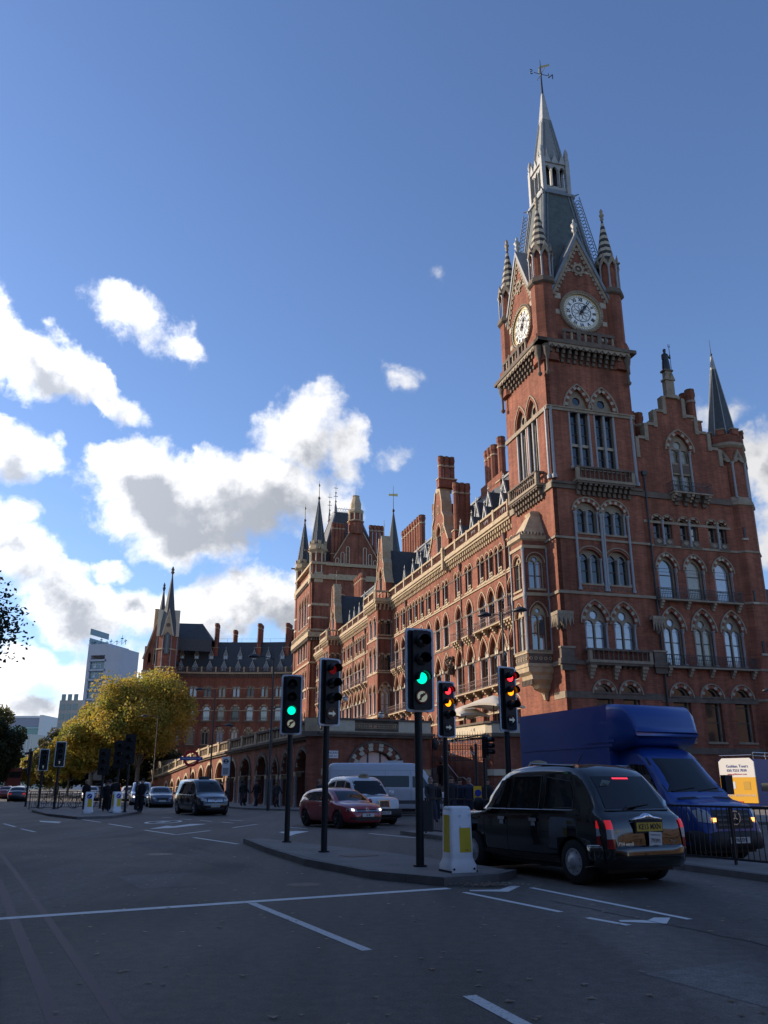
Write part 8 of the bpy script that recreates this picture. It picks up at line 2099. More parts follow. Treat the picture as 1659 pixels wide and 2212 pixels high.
# ---- open-top tour bus at the right
tb = thing('tour_bus', 'open-top tour bus, sunlit white and yellow back and blue side', 'bus', (22.6, 55.6, 0), rad(90-50))
BBL = mat('bus_blue', (.008, .02, .22), .4); BYL = mat('bus_yellow', (.80, .42, .03), .45); BWH = mat('bus_white', (.78, .76, .72), .45)
W2 = 1.18
M().box((.06, -W2, .35), (9.5, W2, 3.15), BBL).obj('body', tb)
g = M().xz([(-W2, .5), (W2, .5), (W2, 2.05), (-W2, 2.05)], -.03, .06, BYL).xz([(-W2, 2.05), (W2, 2.05), (W2, 3.0), (W2-.25, 3.22), (-W2+.25, 3.22), (-W2, 3.0)], -.03, .06, BWH); g.obj('rear_panel', tb, (0, 0, 0), -pi/2)
g = M().xz([(-.55, 1.35), (-.18, 1.35), (-.18, 1.78), (-.55, 1.78)], -.04, -.031, SIGNW).xz([(.35, 1.3), (.8, 1.3), (.8, 1.8), (.35, 1.8)], -.04, -.031, mat('bus_hatch', (.6, .35, .05), .5)).xz([(-.2, .3), (.2, .3), (.2, .6), (-.2, .6)], -.05, -.03, SIGNR); g.obj('rear_hatches', tb, (0, 0, 0), -pi/2)
def btext(s_, sz, m_, y_, z_): put_text('lettering', s_, sz, m_, tb, (-.04, y_, z_), (pi/2, 0, -pi/2), extrude=.003)
btext('Golden Tours', .26, SIGNBL, -.05, 2.72); btext('020 7233 7030', .22, SIGNBL, -.0, 2.46); btext('www.goldentours.com', .14, SIGNR, 0, 2.24); btext('CRUISE & WALKING TOURS', .17, SIGNW, 0, .95)
M().tube((.0, -W2+.1, 3.4), (0, W2-.1, 3.4), .025, .025, CHR, n=5).tube((0, -W2, 3.55), (9, -W2, 3.55), .02, .02, CHR, n=5).tube((0, -W2, 3.35), (9, -W2, 3.35), .015, .015, CHR, n=5).obj('rail', tb)
for k in range(6): M().tube((1.6*k, -W2, 3.15), (1.6*k, -W2, 3.55), .02, .02, CHR, n=5).obj('rail_post', tb)
g = M().xz([(1.9, 2.35), (2.7, 1.75), (3.5, 2.35), (2.7, 2.95)], -.015, 0, SIGNW, [[(1.97, 2.35), (2.7, 1.81), (3.43, 2.35), (2.7, 2.89)]]); g.obj('diamond_logo', tb, (0, -W2, 0))
q = put_text('lettering', 'GrayLine', .34, SIGNW, tb, (2.7, -W2-.012, 2.35), (pi/2, 0, 0), extrude=.003)
M().box((.6, -W2-.01, 1.2), (9, -W2, 1.7), CGL).obj('side_window', tb)
for ax in (2, 7.5):
    for s in (1, -1): M().tube((ax, s*(W2-.25), .48), (ax, s*(W2+.01), .48), .48, .48, TYRE, n=20).obj('wheel', tb)
# ---- distant traffic
SED = Body([(-2.2, .6), (-2.1, .92), (-1.7, 1.02), (-1.2, 1.32), (-.5, 1.43), (.2, 1.42), (.75, 1.12), (1.05, .98), (1.8, .88), (2.12, .66), (2.2, .5)], [(-2.2, .58), (-2, .88), (0, .92), (1, .9), (1.8, .8), (2.2, .48)], [(-2.2, .7), (-1.9, .85), (0, .89), (1.5, .86), (2, .74), (2.2, .6)], sill=.24, tumble=.2, roofr=.14)
MPV = Body([(-2.3, .6), (-2.25, 1.3), (-2.0, 1.72), (-1, 1.80), (.1, 1.78), (.7, 1.5), (1.25, 1.12), (1.9, .98), (2.25, .8), (2.35, .5)], [(-2.3, .58), (-2.1, 1.0), (0, 1.02), (1.2, .98), (2, .85), (2.35, .48)], [(-2.3, .8), (-2, .9), (0, .93), (1.4, .91), (2.1, .8), (2.35, .65)], sill=.25, tumble=.18, roofr=.16)
def far_car(label, bd, x, y, hd, pm, rear=False, lights=False):
    t = car(label, 'car', bd, x, y, hd, pm, (.32, .2, 1.35, -1.35, .77, HUB, .66, 'alloy', 0), name='car')
    top = interp(bd.top, 0)
    for s in (1, -1):
        g = M(); bd.side(g, [(.75, 1.0), (-1.45, 1.02), (-1.2, top-.22), (.25, top-.16)], CGL, s, .01, 8, 3); g.obj('side_window', t)
        g = M(); bd.end(g, [(s*.5, .60), (s*.82, .62), (s*.80, .76), (s*.52, .72)], HLON if lights else LENSW, 1, .012, 3, 2); g.obj('headlamp', t)
        g = M(); bd.end(g, [(s*.5, .66), (s*.84, .66), (s*.82, .82), (s*.52, .82)], BRON if rear else LENSR, -1, .012, 3, 2); g.obj('tail_lamp', t)
        M().lathe([(.01, -.08), (.09, -.05), (.1, .04), (.02, .09)], pm, n=8).obj('door_mirror', t, (.7, s*1.0, 1.0))
    g = M(); bd.end(g, [(-.62, 1.03), (.62, 1.03), (.52, top-.1), (-.52, top-.1)], CGL, 1); g.obj('windscreen', t)
    g = M(); bd.end(g, [(-.60, 1.05), (.60, 1.05), (.52, top-.1), (-.52, top-.1)], CGL, -1); g.obj('rear_window', t)
    g = M(); bd.end(g, [(-.4, .48), (.4, .48), (.4, .68), (-.4, .68)], TRIM, 1); g.obj('grille', t)
    x_ = bd.front(0, .5, 1)+.03; M().box((x_-.01, -.26, .42), (x_+.01, .26, .54), PLW).obj('number_plate', t)
    return t
far_car('silver people carrier with a lit headlight, behind the waiting people on the island', MPV, -20.4, 73.5, rad(-90+18), PSIL, lights=True)
far_car('blue-grey hatchback left of the black people carrier', SED, -16.9, 66.0, rad(-90+20), PGRY)
far_car('dark saloon with red tail lights driving away at the far left', SED, -37.0, 88.5, rad(90+20), PDK, rear=True)
far_car('dark red car at the very left edge of the road, driving away', SED, -45.0, 104, rad(90+22), paint('maroon', (.10, .01, .015)), rear=True)
far_car('small pale silver saloon in the queue behind the island bicycles', SED, -30.8, 92, rad(-90+16), PSIL)
far_car('silver saloon in the queue behind the pale one', SED, -36.8, 112, rad(-90+16), PSIL)
far_car('grey estate in the queue at the far end of the road', MPV, -33.0, 106, rad(-90+16), PGRY)
far_car('white saloon nearest the island signals in the far queue', SED, -26.2, 90, rad(-90+16), PWHT)
wv = thing('white_lorry', 'white box van far down the road behind the queue of cars', 'lorry', (-43, 130, 0), rad(-90+20))
M().box((-3, -1.1, .8), (1.6, 1.1, 3.7), WHITE).obj('box_body', wv); M().box((1.6, -1, .6), (3.2, 1, 2.3), PWHT).obj('cab', wv); M().box((3.2, -.85, 1.4), (3.22, .85, 2.2), CGL).obj('windscreen', wv)
for ax in (-1.8, 2.3):
    for s in (1, -1): M().tube((ax, s*.8, .45), (ax, s*1.02, .45), .45, .45, TYRE, n=16).obj('wheel', wv)
rb = thing('double_decker_bus', 'dark bus at the far left end of the road under the trees', 'bus', (-64, 150, 0), rad(90+24))
M().box((-5, -1.25, .4), (5, 1.25, 4.2), paint('deep_red', (.10, .012, .012))).obj('body', rb); M().box((-5.02, -1.1, 2.7), (-5, 1.1, 3.7), CGL).obj('rear_window', rb)
# ------------------------------------------------------------------ people
SKIN = mat('skin', (.42, .24, .17), .6)
def person(label, x, y, z, rz, h=1.72, top=(.02, .02, .025), legs=(.02, .025, .04), hair=(.04, .025, .015), pose='stand', coat=False, group=None, bag=None, skirt=False, hood=False):
    """one continuous clothed figure grown over a jointed skeleton"""
    t = thing('person', label, 'person', (x, y, z), rz, group)
    k = h/1.72
    st = {'stand': (.04, -.04, 0, 0), 'walk': (.30, -.28, .22, -.2), 'wide': (.12, -.10, .05, -.05)}[pose]
    V_ = []; E_l = []; R_ = []; reg = []
    def v(x_, y_, z_, r, rg): V_.append((x_*k, y_*k, z_*k)); R_.append(r*k); reg.append(rg); return len(V_)-1
    pel = v(0, 0, .94, .21, 1); wa_ = v(0, -.01, 1.10, .19, 1); ch = v(0, -.01, 1.28, .225, 1); sh = v(0, 0, 1.41, .17, 1); nk = v(0, .0, 1.50, .055, 3); hd1 = v(0, -.02, 1.585, .10, 3); hd2 = v(0, -.015, 1.665, .11, 4)
    E_l += [(pel, wa_), (wa_, ch), (ch, sh), (sh, nk), (nk, hd1), (hd1, hd2)]
    for s, fo, ar in ((1, st[0], st[3]), (-1, st[1], st[2])):
        hp = v(s*.09, 0, .86, .135, 2 if not coat else 1); kn = v(s*.105, -fo*.55-.02, .49, .10, 2); an = v(s*.11, -fo+.02, .10, .075, 2); toe = v(s*.12, -fo-.14, .045, .055, 5)
        E_l += [(pel, hp), (hp, kn), (kn, an), (an, toe)]
        so = v(s*.19, 0, 1.38, .105, 1); el = v(s*.245, -ar*.4+.02, 1.12, .085, 1); wr = v(s*.235, -ar-.10, .92, .062, 1); hn = v(s*.23, -ar-.13, .84, .05, 3)
        E_l += [(sh, so), (so, el), (el, wr), (wr, hn)]
    me = D.meshes.new('body'); me.from_pydata(V_, E_l, []); o = inst('body', me, t)
    sk = o.modifiers.new('skin', 'SKIN'); sk.use_smooth_shade = True
    for i, sv in enumerate(me.skin_vertices[0].data): sv.radius = (R_[i], R_[i]*(.72 if reg[i] == 1 else 1))
    me.skin_vertices[0].data[0].use_root = True
    ss = o.modifiers.new('s', 'SUBSURF'); ss.levels = 1; ss.render_levels = 1
    bpy.context.view_layer.update()
    dg = bpy.context.evaluated_depsgraph_get(); m2 = D.meshes.new_from_object(o.evaluated_get(dg)); o.modifiers.clear()
    ct = mat('cloth_%02d%02d%02d' % tuple(int(c*99) for c in top), top, .85, var=.2, scale=9); cl = mat('cloth_%02d%02d%02d' % tuple(int(c*99) for c in legs), legs, .85, var=.2, scale=9)
    ch_ = mat('hair_%02d%02d' % (int(hair[0]*99), int(hair[1]*99)), hair, .7)
    m2.materials.clear()
    for q in (ct, cl, SKIN, SIGNB): m2.materials.append(q)
    low = .55 if coat else .90
    for p in m2.polygons:
        z_ = p.center.z/k; ax = abs(p.center.x/k)
        i = 0 if z_ > low else 1
        if z_ > 1.49: i = 2
        if z_ < .885 and ax > .19: i = 2
        if z_ < .09: i = 3
        if coat and low < z_ < .95 and ax < .2: i = 0
        p.material_index = i
    o.data = m2; m2.name = 'person_body'
    hb = M().lathe([(.01, 1.775), (.07, 1.76), (.105, 1.70), (.11, 1.63), (.09, 1.55 if not skirt else 1.42), (.05, 1.54 if not skirt else 1.38)], ch_, n=10, c=(0, .025*k, 0), sx=k, sy=k*1.05)
    hm = hb.mesh('hair'); 
    for vv in hm.vertices: vv.co.z *= k
    # keep the face clear: hair sits back and up
    for vv in hm.vertices:
        if vv.co.y < -.02*k and vv.co.z < 1.70*k: vv.co.y = -.02*k + (vv.co.y+.02*k)*.15
    inst('hair', hm, t)
    fc = M()
    for s in (-1, 1): fc.tube((s*.032*k, -.098*k, 1.655*k), (s*.032*k, -.108*k, 1.655*k), .010*k, .008*k, SIGNB, n=5)
    fc.tube((0, -.10*k, 1.645*k), (0, -.125*k, 1.615*k), .010*k, .016*k, SKIN, n=5).box((-.025*k, -.105*k, 1.582*k), (.025*k, -.098*k, 1.590*k), SIGNR)
    for s in (-1, 1): fc.tube((s*.088*k, 0, 1.66*k), (s*.10*k, 0, 1.61*k), .016*k, .012*k, SKIN, n=5)
    inst('face', fc.mesh('face'), t)
    if coat:
        c_ = M().lathe([(.17, 1.0), (.185, .85), (.20, .62), (.19, .60)], ct, n=12, sx=k, sy=.72*k); cm = c_.mesh('coat_skirt')
        for vv in cm.vertices: vv.co.z *= k
        inst('coat_skirt', cm, t)
    if bag: 
        bg = M().lathe([(.02, .45), (.14, .5), (.19, .75), (.10, .9), (.03, .98)], bag, n=10, c=(.32, -.1, 0)); tag(inst('carrier_bag', bg.mesh('carrier_bag'), None, (x + .0, y, z), rz), 'pale blue carrier bag hanging beside the left waiting pair', 'bag')
    return t
dk = (.012, .012, .016)
# waiting on the far island
person('person in a dark coat with pale hair, leftmost on the far island', -17.9, 52.6, .12, rad(160), 1.72, dk, dk, (.30, .22, .13), coat=True)
person('person in black with hands together, second from left on the far island', -16.35, 51.6, .12, rad(30), 1.66, dk, dk, (.02, .015, .01), 'wide')
person('tall person in black behind the yellow-sided bollard', -15.55, 50.6, .12, rad(190), 1.82, dk, (.015, .015, .02), (.02, .015, .01), 'wide')
person('person in a long dark coat at the right end of the far island', -13.95, 50.4, .12, rad(-30), 1.78, dk, dk, (.02, .015, .01), coat=True)
person('person with brown hair half hidden behind the far island signals', -15.0, 53.2, .12, rad(100), 1.70, (.05, .04, .03), dk, (.12, .08, .04))
person('person in white headphones looking away on the far island', -17.1, 54.4, .12, rad(200), 1.74, (.30, .30, .33), dk, (.03, .02, .015))
# walking along the pavement by the arches
pv_ = [(-28.3, 99, .02, (.10, .06, .04), 1.7, 'person in brown far along the sunny pavement'), (-25.9, 93, .0, (.05, .02, .02), 1.75, 'person in dark red far along the sunny pavement'), (-23.6, 88.6, .2, dk, 1.72, 'person in black with pale trousers on the sunny pavement'),
       (-10.3, 64.0, .3, (.02, .025, .02), 1.8, 'bearded walker in dark green in front of the shaded arches'), (-9.2, 63.2, .3, dk, 1.76, 'walker in black with a white shirt front by the shaded arches'), (-7.35, 60.0, .1, (.05, .05, .05), 1.70, 'walker in a dark jacket and shorts by the shaded arches'),
       (-12.1, 64.5, .3, dk, 1.75, 'person in black just right of the people carrier'), (-5.3, 60.6, .1, (.04, .05, .06), 1.68, 'grey-haired walker partly behind the tall lamp post')]
for i, (x, y, c_, tp_, hh, lb) in enumerate(pv_):
    person(lb, x, y, .12, rad(-25 + 170*(i % 2)), hh, tp_, (.18, .18, .2) if i == 2 else (.02, .022, .035), [(.05, .03, .02), (.02, .015, .01), (.2, .15, .1)][i % 3], 'walk')
BAGB = mat('blue_bag', (.20, .42, .72), .5)
person('person with a pale blue carrier bag, left of the left tall signal', -3.45, 47.0, .12, rad(60), 1.72, (.03, .035, .05), dk, (.22, .17, .12), 'stand', bag=None)
tag(M().lathe([(.04, .42), (.16, .5), (.2, .72), (.12, .9), (.02, 1.0)], BAGB, n=10, sx=1.2, sy=.7).obj('carrier_bag', None, (-3.95, 46.6, .12)), 'pale blue carrier bag beside the person at the kerb', 'bag')
person('person in black standing right of the carrier bag', -2.55, 46.4, .12, rad(200), 1.75, dk, dk, (.03, .02, .01), 'wide')
person('person with fair hair by the minibus tail', -2.1, 47.6, .12, rad(120), 1.66, (.05, .045, .05), dk, (.3, .2, .1))
# crowd by the crossing, right of the big signal
cr = [(1.95, 36.6, 20, (.035, .035, .04), 1.74, (.25, .2, .16), 'person in a grey jacket walking past the minibus front', 'walk'), (2.95, 38.2, -10, (.03, .03, .035), 1.78, (.06, .04, .03), 'young person in a dark jacket and pale scarf in the crossing crowd', 'stand'),
      (3.35, 38.6, 10, (.03, .04, .07), 1.70, (.03, .02, .01), 'shorter person in navy, second in the crossing crowd', 'stand'), (3.72, 38.3, -20, (.03, .04, .07), 1.72, (.22, .17, .14), 'bald person in navy, third in the crossing crowd', 'stand'),
      (4.45, 37.6, 30, dk, 1.7, (.05, .03, .02), 'person in black behind the yellow button post', 'stand'), (5.15, 36.8, 60, dk, 1.78, (.28, .2, .12), 'tousled fair-haired person in black right of the yellow post', 'stand'),
      (5.85, 37.2, 80, dk, 1.76, (.34, .25, .12), 'long-haired blond person in black facing left', 'stand'), (2.35, 39.5, 0, dk, 1.62, (.02, .015, .01), 'small dark-haired person half behind the minibus bonnet', 'stand'), (6.5, 38.2, 150, (.04, .04, .05), 1.66, (.1, .07, .05), 'person in grey at the right end of the crowd', 'stand')]
for x, y, a_, tp_, hh, hr2, lb, ps in cr: person(lb, x, y, .12, rad(a_), hh, tp_, (.03, .04, .08), hr2, ps, skirt=('blond' in lb))
person('person in black climbing the station steps', 4.25, 64.9, 1.5, rad(170), 1.75, dk, dk, (.02, .015, .01), 'walk')
person('person leaning on the parapet above the striped arch', 1.35, 62.5, 4.75, rad(10), 1.72, dk, dk, (.02, .02, .02))
# ------------------------------------------------------------------ bicycles on the far island and by the bus
def bicycle(label, x, y, rz, z=.12, g='bicycles chained to the far guard rail'):
    t = thing('bicycle', label, 'bicycle', (x, y, z), rz, g)
    for wx_ in (-.5, .5):
        a = M(); n = 18
        for k in range(n): a.tube((wx_+.33*cos(2*pi*k/n), 0, .34+.33*sin(2*pi*k/n)), (wx_+.33*cos(2*pi*(k+1)/n), 0, .34+.33*sin(2*pi*(k+1)/n)), .018, .018, TYRE, n=4, caps=False)
        for k in range(6): a.tube((wx_, 0, .34), (wx_+.33*cos(pi*k/3), 0, .34+.33*sin(pi*k/3)), .003, .003, CHR, n=3)
        a.obj('wheel', t)
    a = M()
    for p, q in (((-.5, .34), (-.1, .3)), ((-.1, .3), (.38, .78)), ((-.1, .3), (-.22, .85)), ((-.2, .8), (.38, .82)), ((-.5, .34), (-.2, .8)), ((.5, .34), (.37, .95))): a.tube((p[0], 0, p[1]), (q[0], 0, q[1]), .018, .018, IRON, n=5)
    a.obj('frame', t)
    M().tube((.37, -.25, 1.0), (.37, .25, 1.0), .014, .014, IRON, n=5).obj('handlebar', t); M().lathe([(.02, 0), (.08, .03), (.02, .06)], TRIM, n=6, sx=1.6, c=(-.23, 0, .88)).obj('saddle', t)
    return t
for i, (x, y) in enumerate(((-21.6, 56.6), (-20.9, 57.6), (-20.1, 58.4), (-19.3, 59.2), (-18.6, 59.9))):
    bicycle('dark bicycle chained at the far guard rail, number %s from the left' % ['one', 'two', 'three', 'four', 'five'][i] if False else ['leftmost bicycle chained to the far guard rail', 'bicycle chained next to the leftmost one on the far rail', 'middle bicycle chained to the far guard rail', 'bicycle right of the middle one on the far rail', 'rightmost bicycle chained to the far guard rail, nearest the people'][i], x, y, rad(35+8*i))
bicycle('parked bicycle beyond the lorry bonnet at the right edge', 11.6, 29.0, rad(20), .0, 'bicycle')

# ------------------------------------------------------------------ trees
BARK = mat('plane_bark', (.16, .14, .11), .9, var=.4, scale=2.5)
def leafmat(name, c1, c2):
    m = D.materials.new(name); m.use_nodes = True; nt = m.node_tree; b = nt.nodes['Principled BSDF']; b.inputs['Roughness'].default_value = .6
    N, L = nt.nodes.new, nt.links.new
    tc = N('ShaderNodeTexCoord'); n = N('ShaderNodeTexNoise'); n.inputs['Scale'].default_value = .45; n.inputs['Detail'].default_value = 5; L(tc.outputs['Object'], n.inputs['Vector'])
    r = N('ShaderNodeMapRange'); r.inputs[1].default_value = .38; r.inputs[2].default_value = .62; L(n.outputs['Fac'], r.inputs[0])
    mx = N('ShaderNodeMix'); mx.data_type = 'RGBA'; L(r.outputs[0], mx.inputs['Factor']); mx.inputs[6].default_value = (*c1, 1); mx.inputs[7].default_value = (*c2, 1)
    L(mx.outputs[2], b.inputs['Base Color'])
    tr = N('ShaderNodeBsdfTranslucent'); L(mx.outputs[2], tr.inputs[0]); ms = N('ShaderNodeMixShader'); ms.inputs[0].default_value = .45
    L(b.outputs[0], ms.inputs[1]); L(tr.outputs[0], ms.inputs[2]); L(ms.outputs[0], nt.nodes['Material Output'].inputs[0]); return m
GOLDL = leafmat('golden_leaves', (.52, .36, .06), (.26, .27, .05)); GRNL = leafmat('green_leaves', (.035, .055, .015), (.09, .10, .02)); BRNL = leafmat('brown_leaves', (.10, .075, .035), (.16, .15, .05)); DKL = leafmat('shaded_leaves', (.018, .028, .010), (.04, .05, .015))
def tree(label, x, y, h, r, mt, n=9000, trunk=3.0, seed=1, leaf=.16, clumps=60, squash=.85, lean=0, name='plane_tree', group=None, zlow=.28):
    rn = random.Random(seed)
    t = thing(name, label, 'tree', (x, y, 0), 0, group)
    a = M(); segs = 5; pts = [Vector((lean*k/segs*2, 0, h*.55*k/segs)) for k in range(segs+1)]
    for k in range(segs): a.tube(pts[k], pts[k+1], .34*(1-k/segs*.55)*h/16, .34*(1-(k+1)/segs*.55)*h/16, BARK, n=8)
    cl = []
    for i in range(clumps):
        while True:
            v = Vector((rn.uniform(-1, 1), rn.uniform(-1, 1), rn.uniform(-1, 1)))
            if .25 < v.length < 1: break
        v = v * (.72 + .28*rn.random()) / max(.6, v.length**.5)
        c = Vector((v.x*r, v.y*r, h*(1+zlow)/2 + v.z*h*(1-zlow)/2*squash*1.05)); s = rn.uniform(.16, .30)*r
        cl.append((c, s))
    for c, s in cl[:26]:
        p0 = pts[rn.choice((2, 3, 4, 5))]; mid = (p0+c)/2 + Vector((rn.uniform(-.4, .4), rn.uniform(-.4, .4), -.3))
        a.tube(p0, mid, .10*h/16, .06*h/16, BARK, n=5, caps=False); a.tube(mid, c, .06*h/16, .02, BARK, n=4, caps=False)
        for _ in range(2):
            e = c + Vector((rn.uniform(-1, 1), rn.uniform(-1, 1), rn.uniform(-.6, 1)))*s; a.tube(c, e, .03, .012, BARK, n=3, caps=False)
    a.obj('trunk', t)
    vs, fs = [], []
    for i in range(n):
        c, s = cl[rn.randrange(len(cl))]
        d = Vector((rn.gauss(0, 1), rn.gauss(0, 1), rn.gauss(0, .8))); d = d.normalized()*s*(rn.random()**.45)*1.25
        p = c + d; l = leaf*rn.uniform(.6, 1.5)
        u = Vector((rn.gauss(0, 1), rn.gauss(0, 1), rn.gauss(0, 1))).normalized(); w = u.orthogonal().normalized()
        o_ = len(vs); vs += [tuple(p-u*l), tuple(p+w*l*.7), tuple(p+u*l), tuple(p-w*l*.7)]; fs.append((o_, o_+1, o_+2, o_+3))
    lm = M(); lm.add(vs, fs, mt); lm.obj('crown', t)
    return t
tree('large golden plane tree in front of the curved wing', -33.2, 117, 16.9, 7.2, GOLDL, 46000, seed=3, leaf=.15, clumps=95, zlow=.30)
tree('golden-green plane tree, left half of the big autumn crown', -40.0, 119, 12.4, 5.0, GOLDL, 34000, seed=5, leaf=.15, clumps=75, zlow=.26)
tree('smaller yellow-green plane tree low at the left of the golden ones', -43.8, 121, 8.8, 3.6, GOLDL, 15000, seed=8, leaf=.15, clumps=40, zlow=.25)
tree('brownish thin tree left of the golden planes', -47.5, 126, 9.6, 3.6, BRNL, 15000, seed=11, leaf=.15, clumps=40, zlow=.2)
for i, (x, y, h, r, mt, lb) in enumerate([(-51.5, 138, 8.2, 4, BRNL, 'brown hedge-like tree beyond the thin brown tree'), (-59, 150, 7.5, 4.0, GOLDL, 'small yellow tree over the far traffic'), (-36, 128, 8, 6, DKL, 'dark tree under the golden crowns'), (-46, 134, 7, 5, DKL, 'dark low tree behind the brown ones'), (-69, 175, 9, 6, DKL, 'dark tree closing the end of the road')]):
    tree(lb, x, y, h, r, mt, 9000, seed=20+i, leaf=.2, clumps=35, zlow=.12)
tree('dark green tree at the left edge of the road', -54.5, 118, 11.4, 4.3, DKL, 30000, seed=31, leaf=.18, clumps=80, zlow=.12)
tree('autumn tree beyond the dark one at the left edge', -64, 133, 15.5, 5.6, leafmat('olive_leaves', (.15, .14, .03), (.08, .09, .02)), 26000, seed=33, leaf=.2, clumps=80, zlow=.14)
tree('darker tree behind the left edge trees', -75, 160, 11, 7, DKL, 14000, seed=34, leaf=.25, clumps=50, zlow=.1)
# overhanging twig at the left edge, from a street tree outside the frame
tw = tree('street tree whose outer twigs enter at the left edge', -17.1, 28.5, 9.0, 4.1, DKL, 9000, seed=41, leaf=.07, clumps=60, zlow=.55)
# ------------------------------------------------------------------ far buildings
CONC = mat('pale_cladding', (.42, .44, .50), .6, var=.06, scale=.3); OGL = mat('office_glass', (.10, .17, .20), .12, spec=.9); OGL2 = mat('green_office_glass', (.10, .26, .27), .15, spec=.9); OFW = mat('office_frame', (.55, .57, .62), .5)
ob = thing('office_tower', 'tall pale slab tower block with a central strip of windows', 'building', (-102, 300, 0), rad(-14))
w_, d_, h_ = 11.0, 13, 50
hs2 = []
M().xz([(-w_/2, 0), (w_/2+2, 0), (w_/2+2, h_-1.5), (w_/2-1.8, h_-1.5), (w_/2-2.4, h_), (-w_/2, h_)], 0, d_, CONC, [[(-4.2, 3), (1.6, 3), (1.6, h_-4), (-4.2, h_-4)]], back=True).obj('wall', ob)
pm1 = M().xz([(0, 0), (6.6, 0), (6.6, 2.4), (0, 2.4)], 0, 0, OGL).mesh('window'); pf = M()
for q in (0, 2.2, 4.4, 6.5): pf.box((q-.08, -.1, 0), (q+.08, 0, 2.4), OFW)
pf.box((0, -.12, 1.5), (4.4, 0, 1.62), OFW).box((1.4, -.05, .3), (2.4, 0, 1.1), OFW)
pf = pf.mesh('frame'); sb = M().box((0, -.3, 2.45), (6.8, .2, 3.25), CONC).box((0, -.35, 2.4), (6.8, -.25, 2.6), mat('navy_band', (.05, .08, .13), .5)).mesh('spandrel')
for k in range(15):
    z = 3.3 + k*3.45
    if z > h_-6: break
    q = inst('window', pm1, ob, (-4.4, .6, z)); inst('frame', pf, q); inst('spandrel', sb, ob, (-4.5, .3, z))
M().box((-w_/2-.02, 0, 0), (-w_/2, d_, h_), CONC).obj('wall', ob)
sm = M()
for k in range(16): sm.box((-w_/2-.25, .5, 2+k*3.45), (-w_/2-.02, d_-.5, 4.2+k*3.45), OGL)
stuff(sm.obj('side_windows', ob))
a = M()
for x_, hh in ((-7, 3), (-5, 1.8), (-2.5, 3.2), (0, 1.6), (1.6, 2.2), (4, 1.8), (6, 3.4), (7.5, 2)): a.tube((x_, 3, h_), (x_, 3, h_+hh), .12, .08, IRON, n=4).box((x_-.5, 2.9, h_+hh*.6), (x_+.5, 3.1, h_+hh*.7), IRON)
for k in range(8): a.tube((-8+2*k, 3, h_+.3), (-6+2*k, 3, h_+1.6), .06, .06, IRON, n=3)
a.obj('roof_masts', ob)
ob2 = thing('office_block', 'lower pale office block tucked behind the slab tower', 'building', (-115, 310, 0), rad(-8))
M().box((-4, 0, 0), (8, 12, 31), mat('beige_cladding', (.36, .35, .33), .7)).obj('wall', ob2)
wm = M().box((0, -.1, 0), (1.6, .05, 2.2), OGL).mesh('window')
for k in range(9):
    for q in range(3): inst('window', wm, ob2, (-3.4+2.4*q, 0, 3+3.5*k))
gb_ = thing('glass_hospital', 'green glazed office block with white edge frame at the far left', 'building', (-184, 430, 0), rad(0))
M().box((-30, 0, 0), (12, 25, 34), OGL2).obj('wall', gb_)
M().box((10.5, -1, 0), (12.2, 25, 35), WHITE).box((-30, -.6, 33.6), (12, 0, 34.6), WHITE).box((-30, -.3, 29.5), (10.5, 0, 33.6), mat('grey_top', (.30, .31, .38), .6)).obj('frame', gb_)
fl = M().box((-30, -.35, 0), (10.5, -.02, .8), mat('pale_spandrel', (.35, .50, .52), .5)).mesh('floor_band')
for k in range(8): inst('floor_band', fl, gb_, (0, 0, 2.5+3.7*k))
a = M()
for q in range(6): a.tube((-20+3*q, 3, 34), (-20+3*q, 3, 37), .1, .1, IRON, n=3)
a.obj('roof_masts', gb_)
gb2 = thing('glass_building', 'slender pale glass building at the end of the road', 'building', (-140, 330, 0), rad(-10))
M().box((-3, 0, 0), (5, 10, 20), mat('pale_glass', (.35, .42, .44), .3)).obj('wall', gb2)
ba = M().box((0, -.1, 0), (.2, 0, 20), WHITE).mesh('mullion')
for k in range(6): inst('mullion', ba, gb2, (-3+1.5*k, 0, 0))
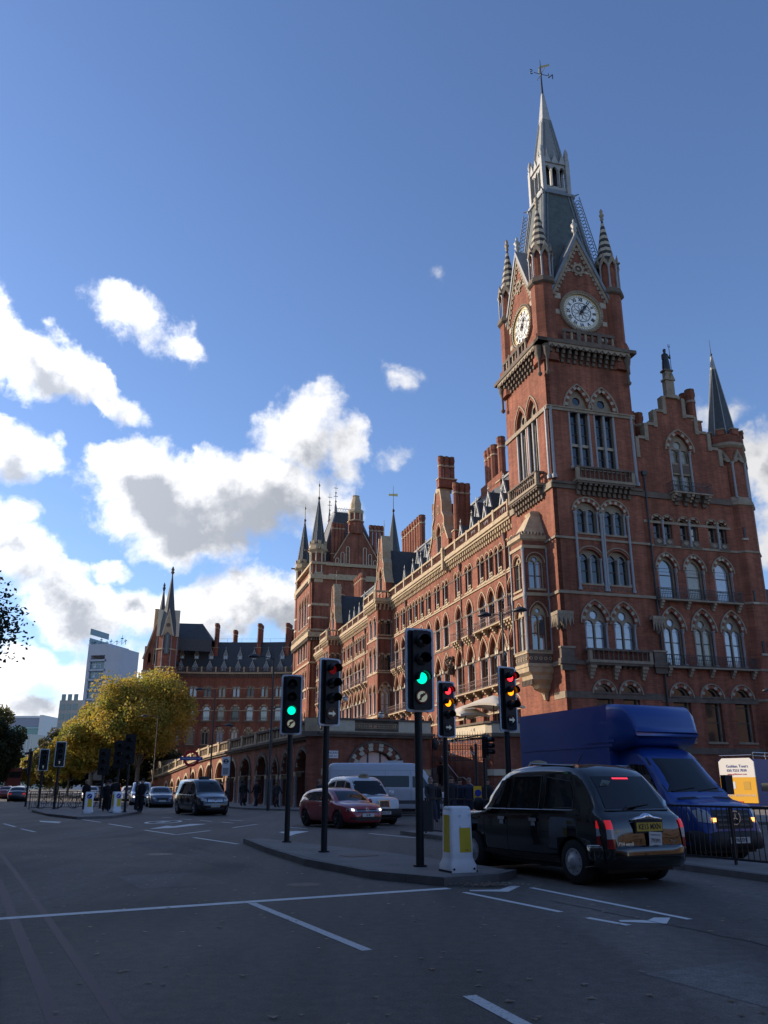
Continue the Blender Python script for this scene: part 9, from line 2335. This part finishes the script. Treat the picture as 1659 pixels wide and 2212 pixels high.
# offices on the near (south) side of the road, outside the view: they shade the carriageway
TH = thing('south_side_offices', 'long stone office building across the road, outside the frame', 'building', (-52, 93, 0), math.atan2(-.914, .407))
M().box((0, -14, 0), (130, 0, 25.5), mat('portland_stone', (.30, .29, .27), .8, var=.2, scale=.4)).obj('wall', TH)
wm = M().box((0, -.05, 0), (1.4, .06, 2.2), GLASS).box((-.15, 0, -.2), (1.55, .15, 0), STONE).mesh('window')
for k in range(6):
    for q in range(36): inst('window', wm, TH, (1.5+3.5*q, 0, 2.5+3.9*k))
for lb, (x, y), rz_, L_, hh in (('brick offices behind the viewer, east of the junction', (70, -38), pi, 120, 22), ('station buildings beyond the right edge of the view', (62, 62), rad(-80), 95, 17), ('stone offices on the corner behind the viewer to the left', (-16, -30), rad(90+24), 60, 25)):
    t = thing('street_offices', lb, 'building', (x, y, 0), rz_)
    M().box((0, 0, 0), (L_, 14, hh), mat('dull_brick_offices', (.22, .15, .11), .85, var=.25, scale=.5)).obj('wall', t)
    wm2 = M().box((0, -.05, 0), (1.4, .06, 2.2), GLASS).box((-.15, -.15, -.2), (1.55, 0, 0), STONE).mesh('window')
    for k in range(int(hh/4)):
        for q in range(int(L_/4)): inst('window', wm2, t, (1.5+4*q, 0, 2.2+4*k))
# ------------------------------------------------------------------ fallen leaves
rn = random.Random(5)
LITM = leafmat('fallen_leaves', (.55, .46, .36), (.30, .21, .13))
def leaves(label, pts, sz, nm='fallen_leaves'):
    vs, fs = [], []
    for x, y, z in pts:
        s = sz*rn.uniform(.6, 1.4); an = rn.uniform(0, 6.28); k0 = len(vs); n = 6; tl = rn.uniform(-.3, .3)
        vs.append((x, y, z+.012))
        for k in range(n): rr = s*(1 if k % 2 else .45)*rn.uniform(.8, 1.2); vs.append((x+rr*cos(an+k*2*pi/n), y+rr*sin(an+k*2*pi/n), z+.006+.02*abs(tl)*rn.random()))
        fs += [(k0, k0+1+k, k0+1+(k+1) % n) for k in range(n)]
    a = M(); a.add(vs, fs, LITM); o = a.obj(nm); tag(o, label, 'leaves', kind='stuff'); return o
pts = []
for _ in range(380):
    y = rn.uniform(6.3, 24); x = rn.uniform(-.62*y, .46*y)
    pts.append((x, y, .004))
leaves('scattered fallen leaves on the asphalt', pts, .036)
leaves('drift of dead leaves against the island kerb', [(rn.gauss(1.75, .25), rn.gauss(14.98, .10), .004+rn.random()*.04) for _ in range(170)], .035)
leaves('fallen leaves along the far kerb', [(lambda t, o: (WP(t, o)[0], WP(t, o)[1], .004))(rn.uniform(2, 60), 4.85+rn.random()*.8) for _ in range(500)], .09)
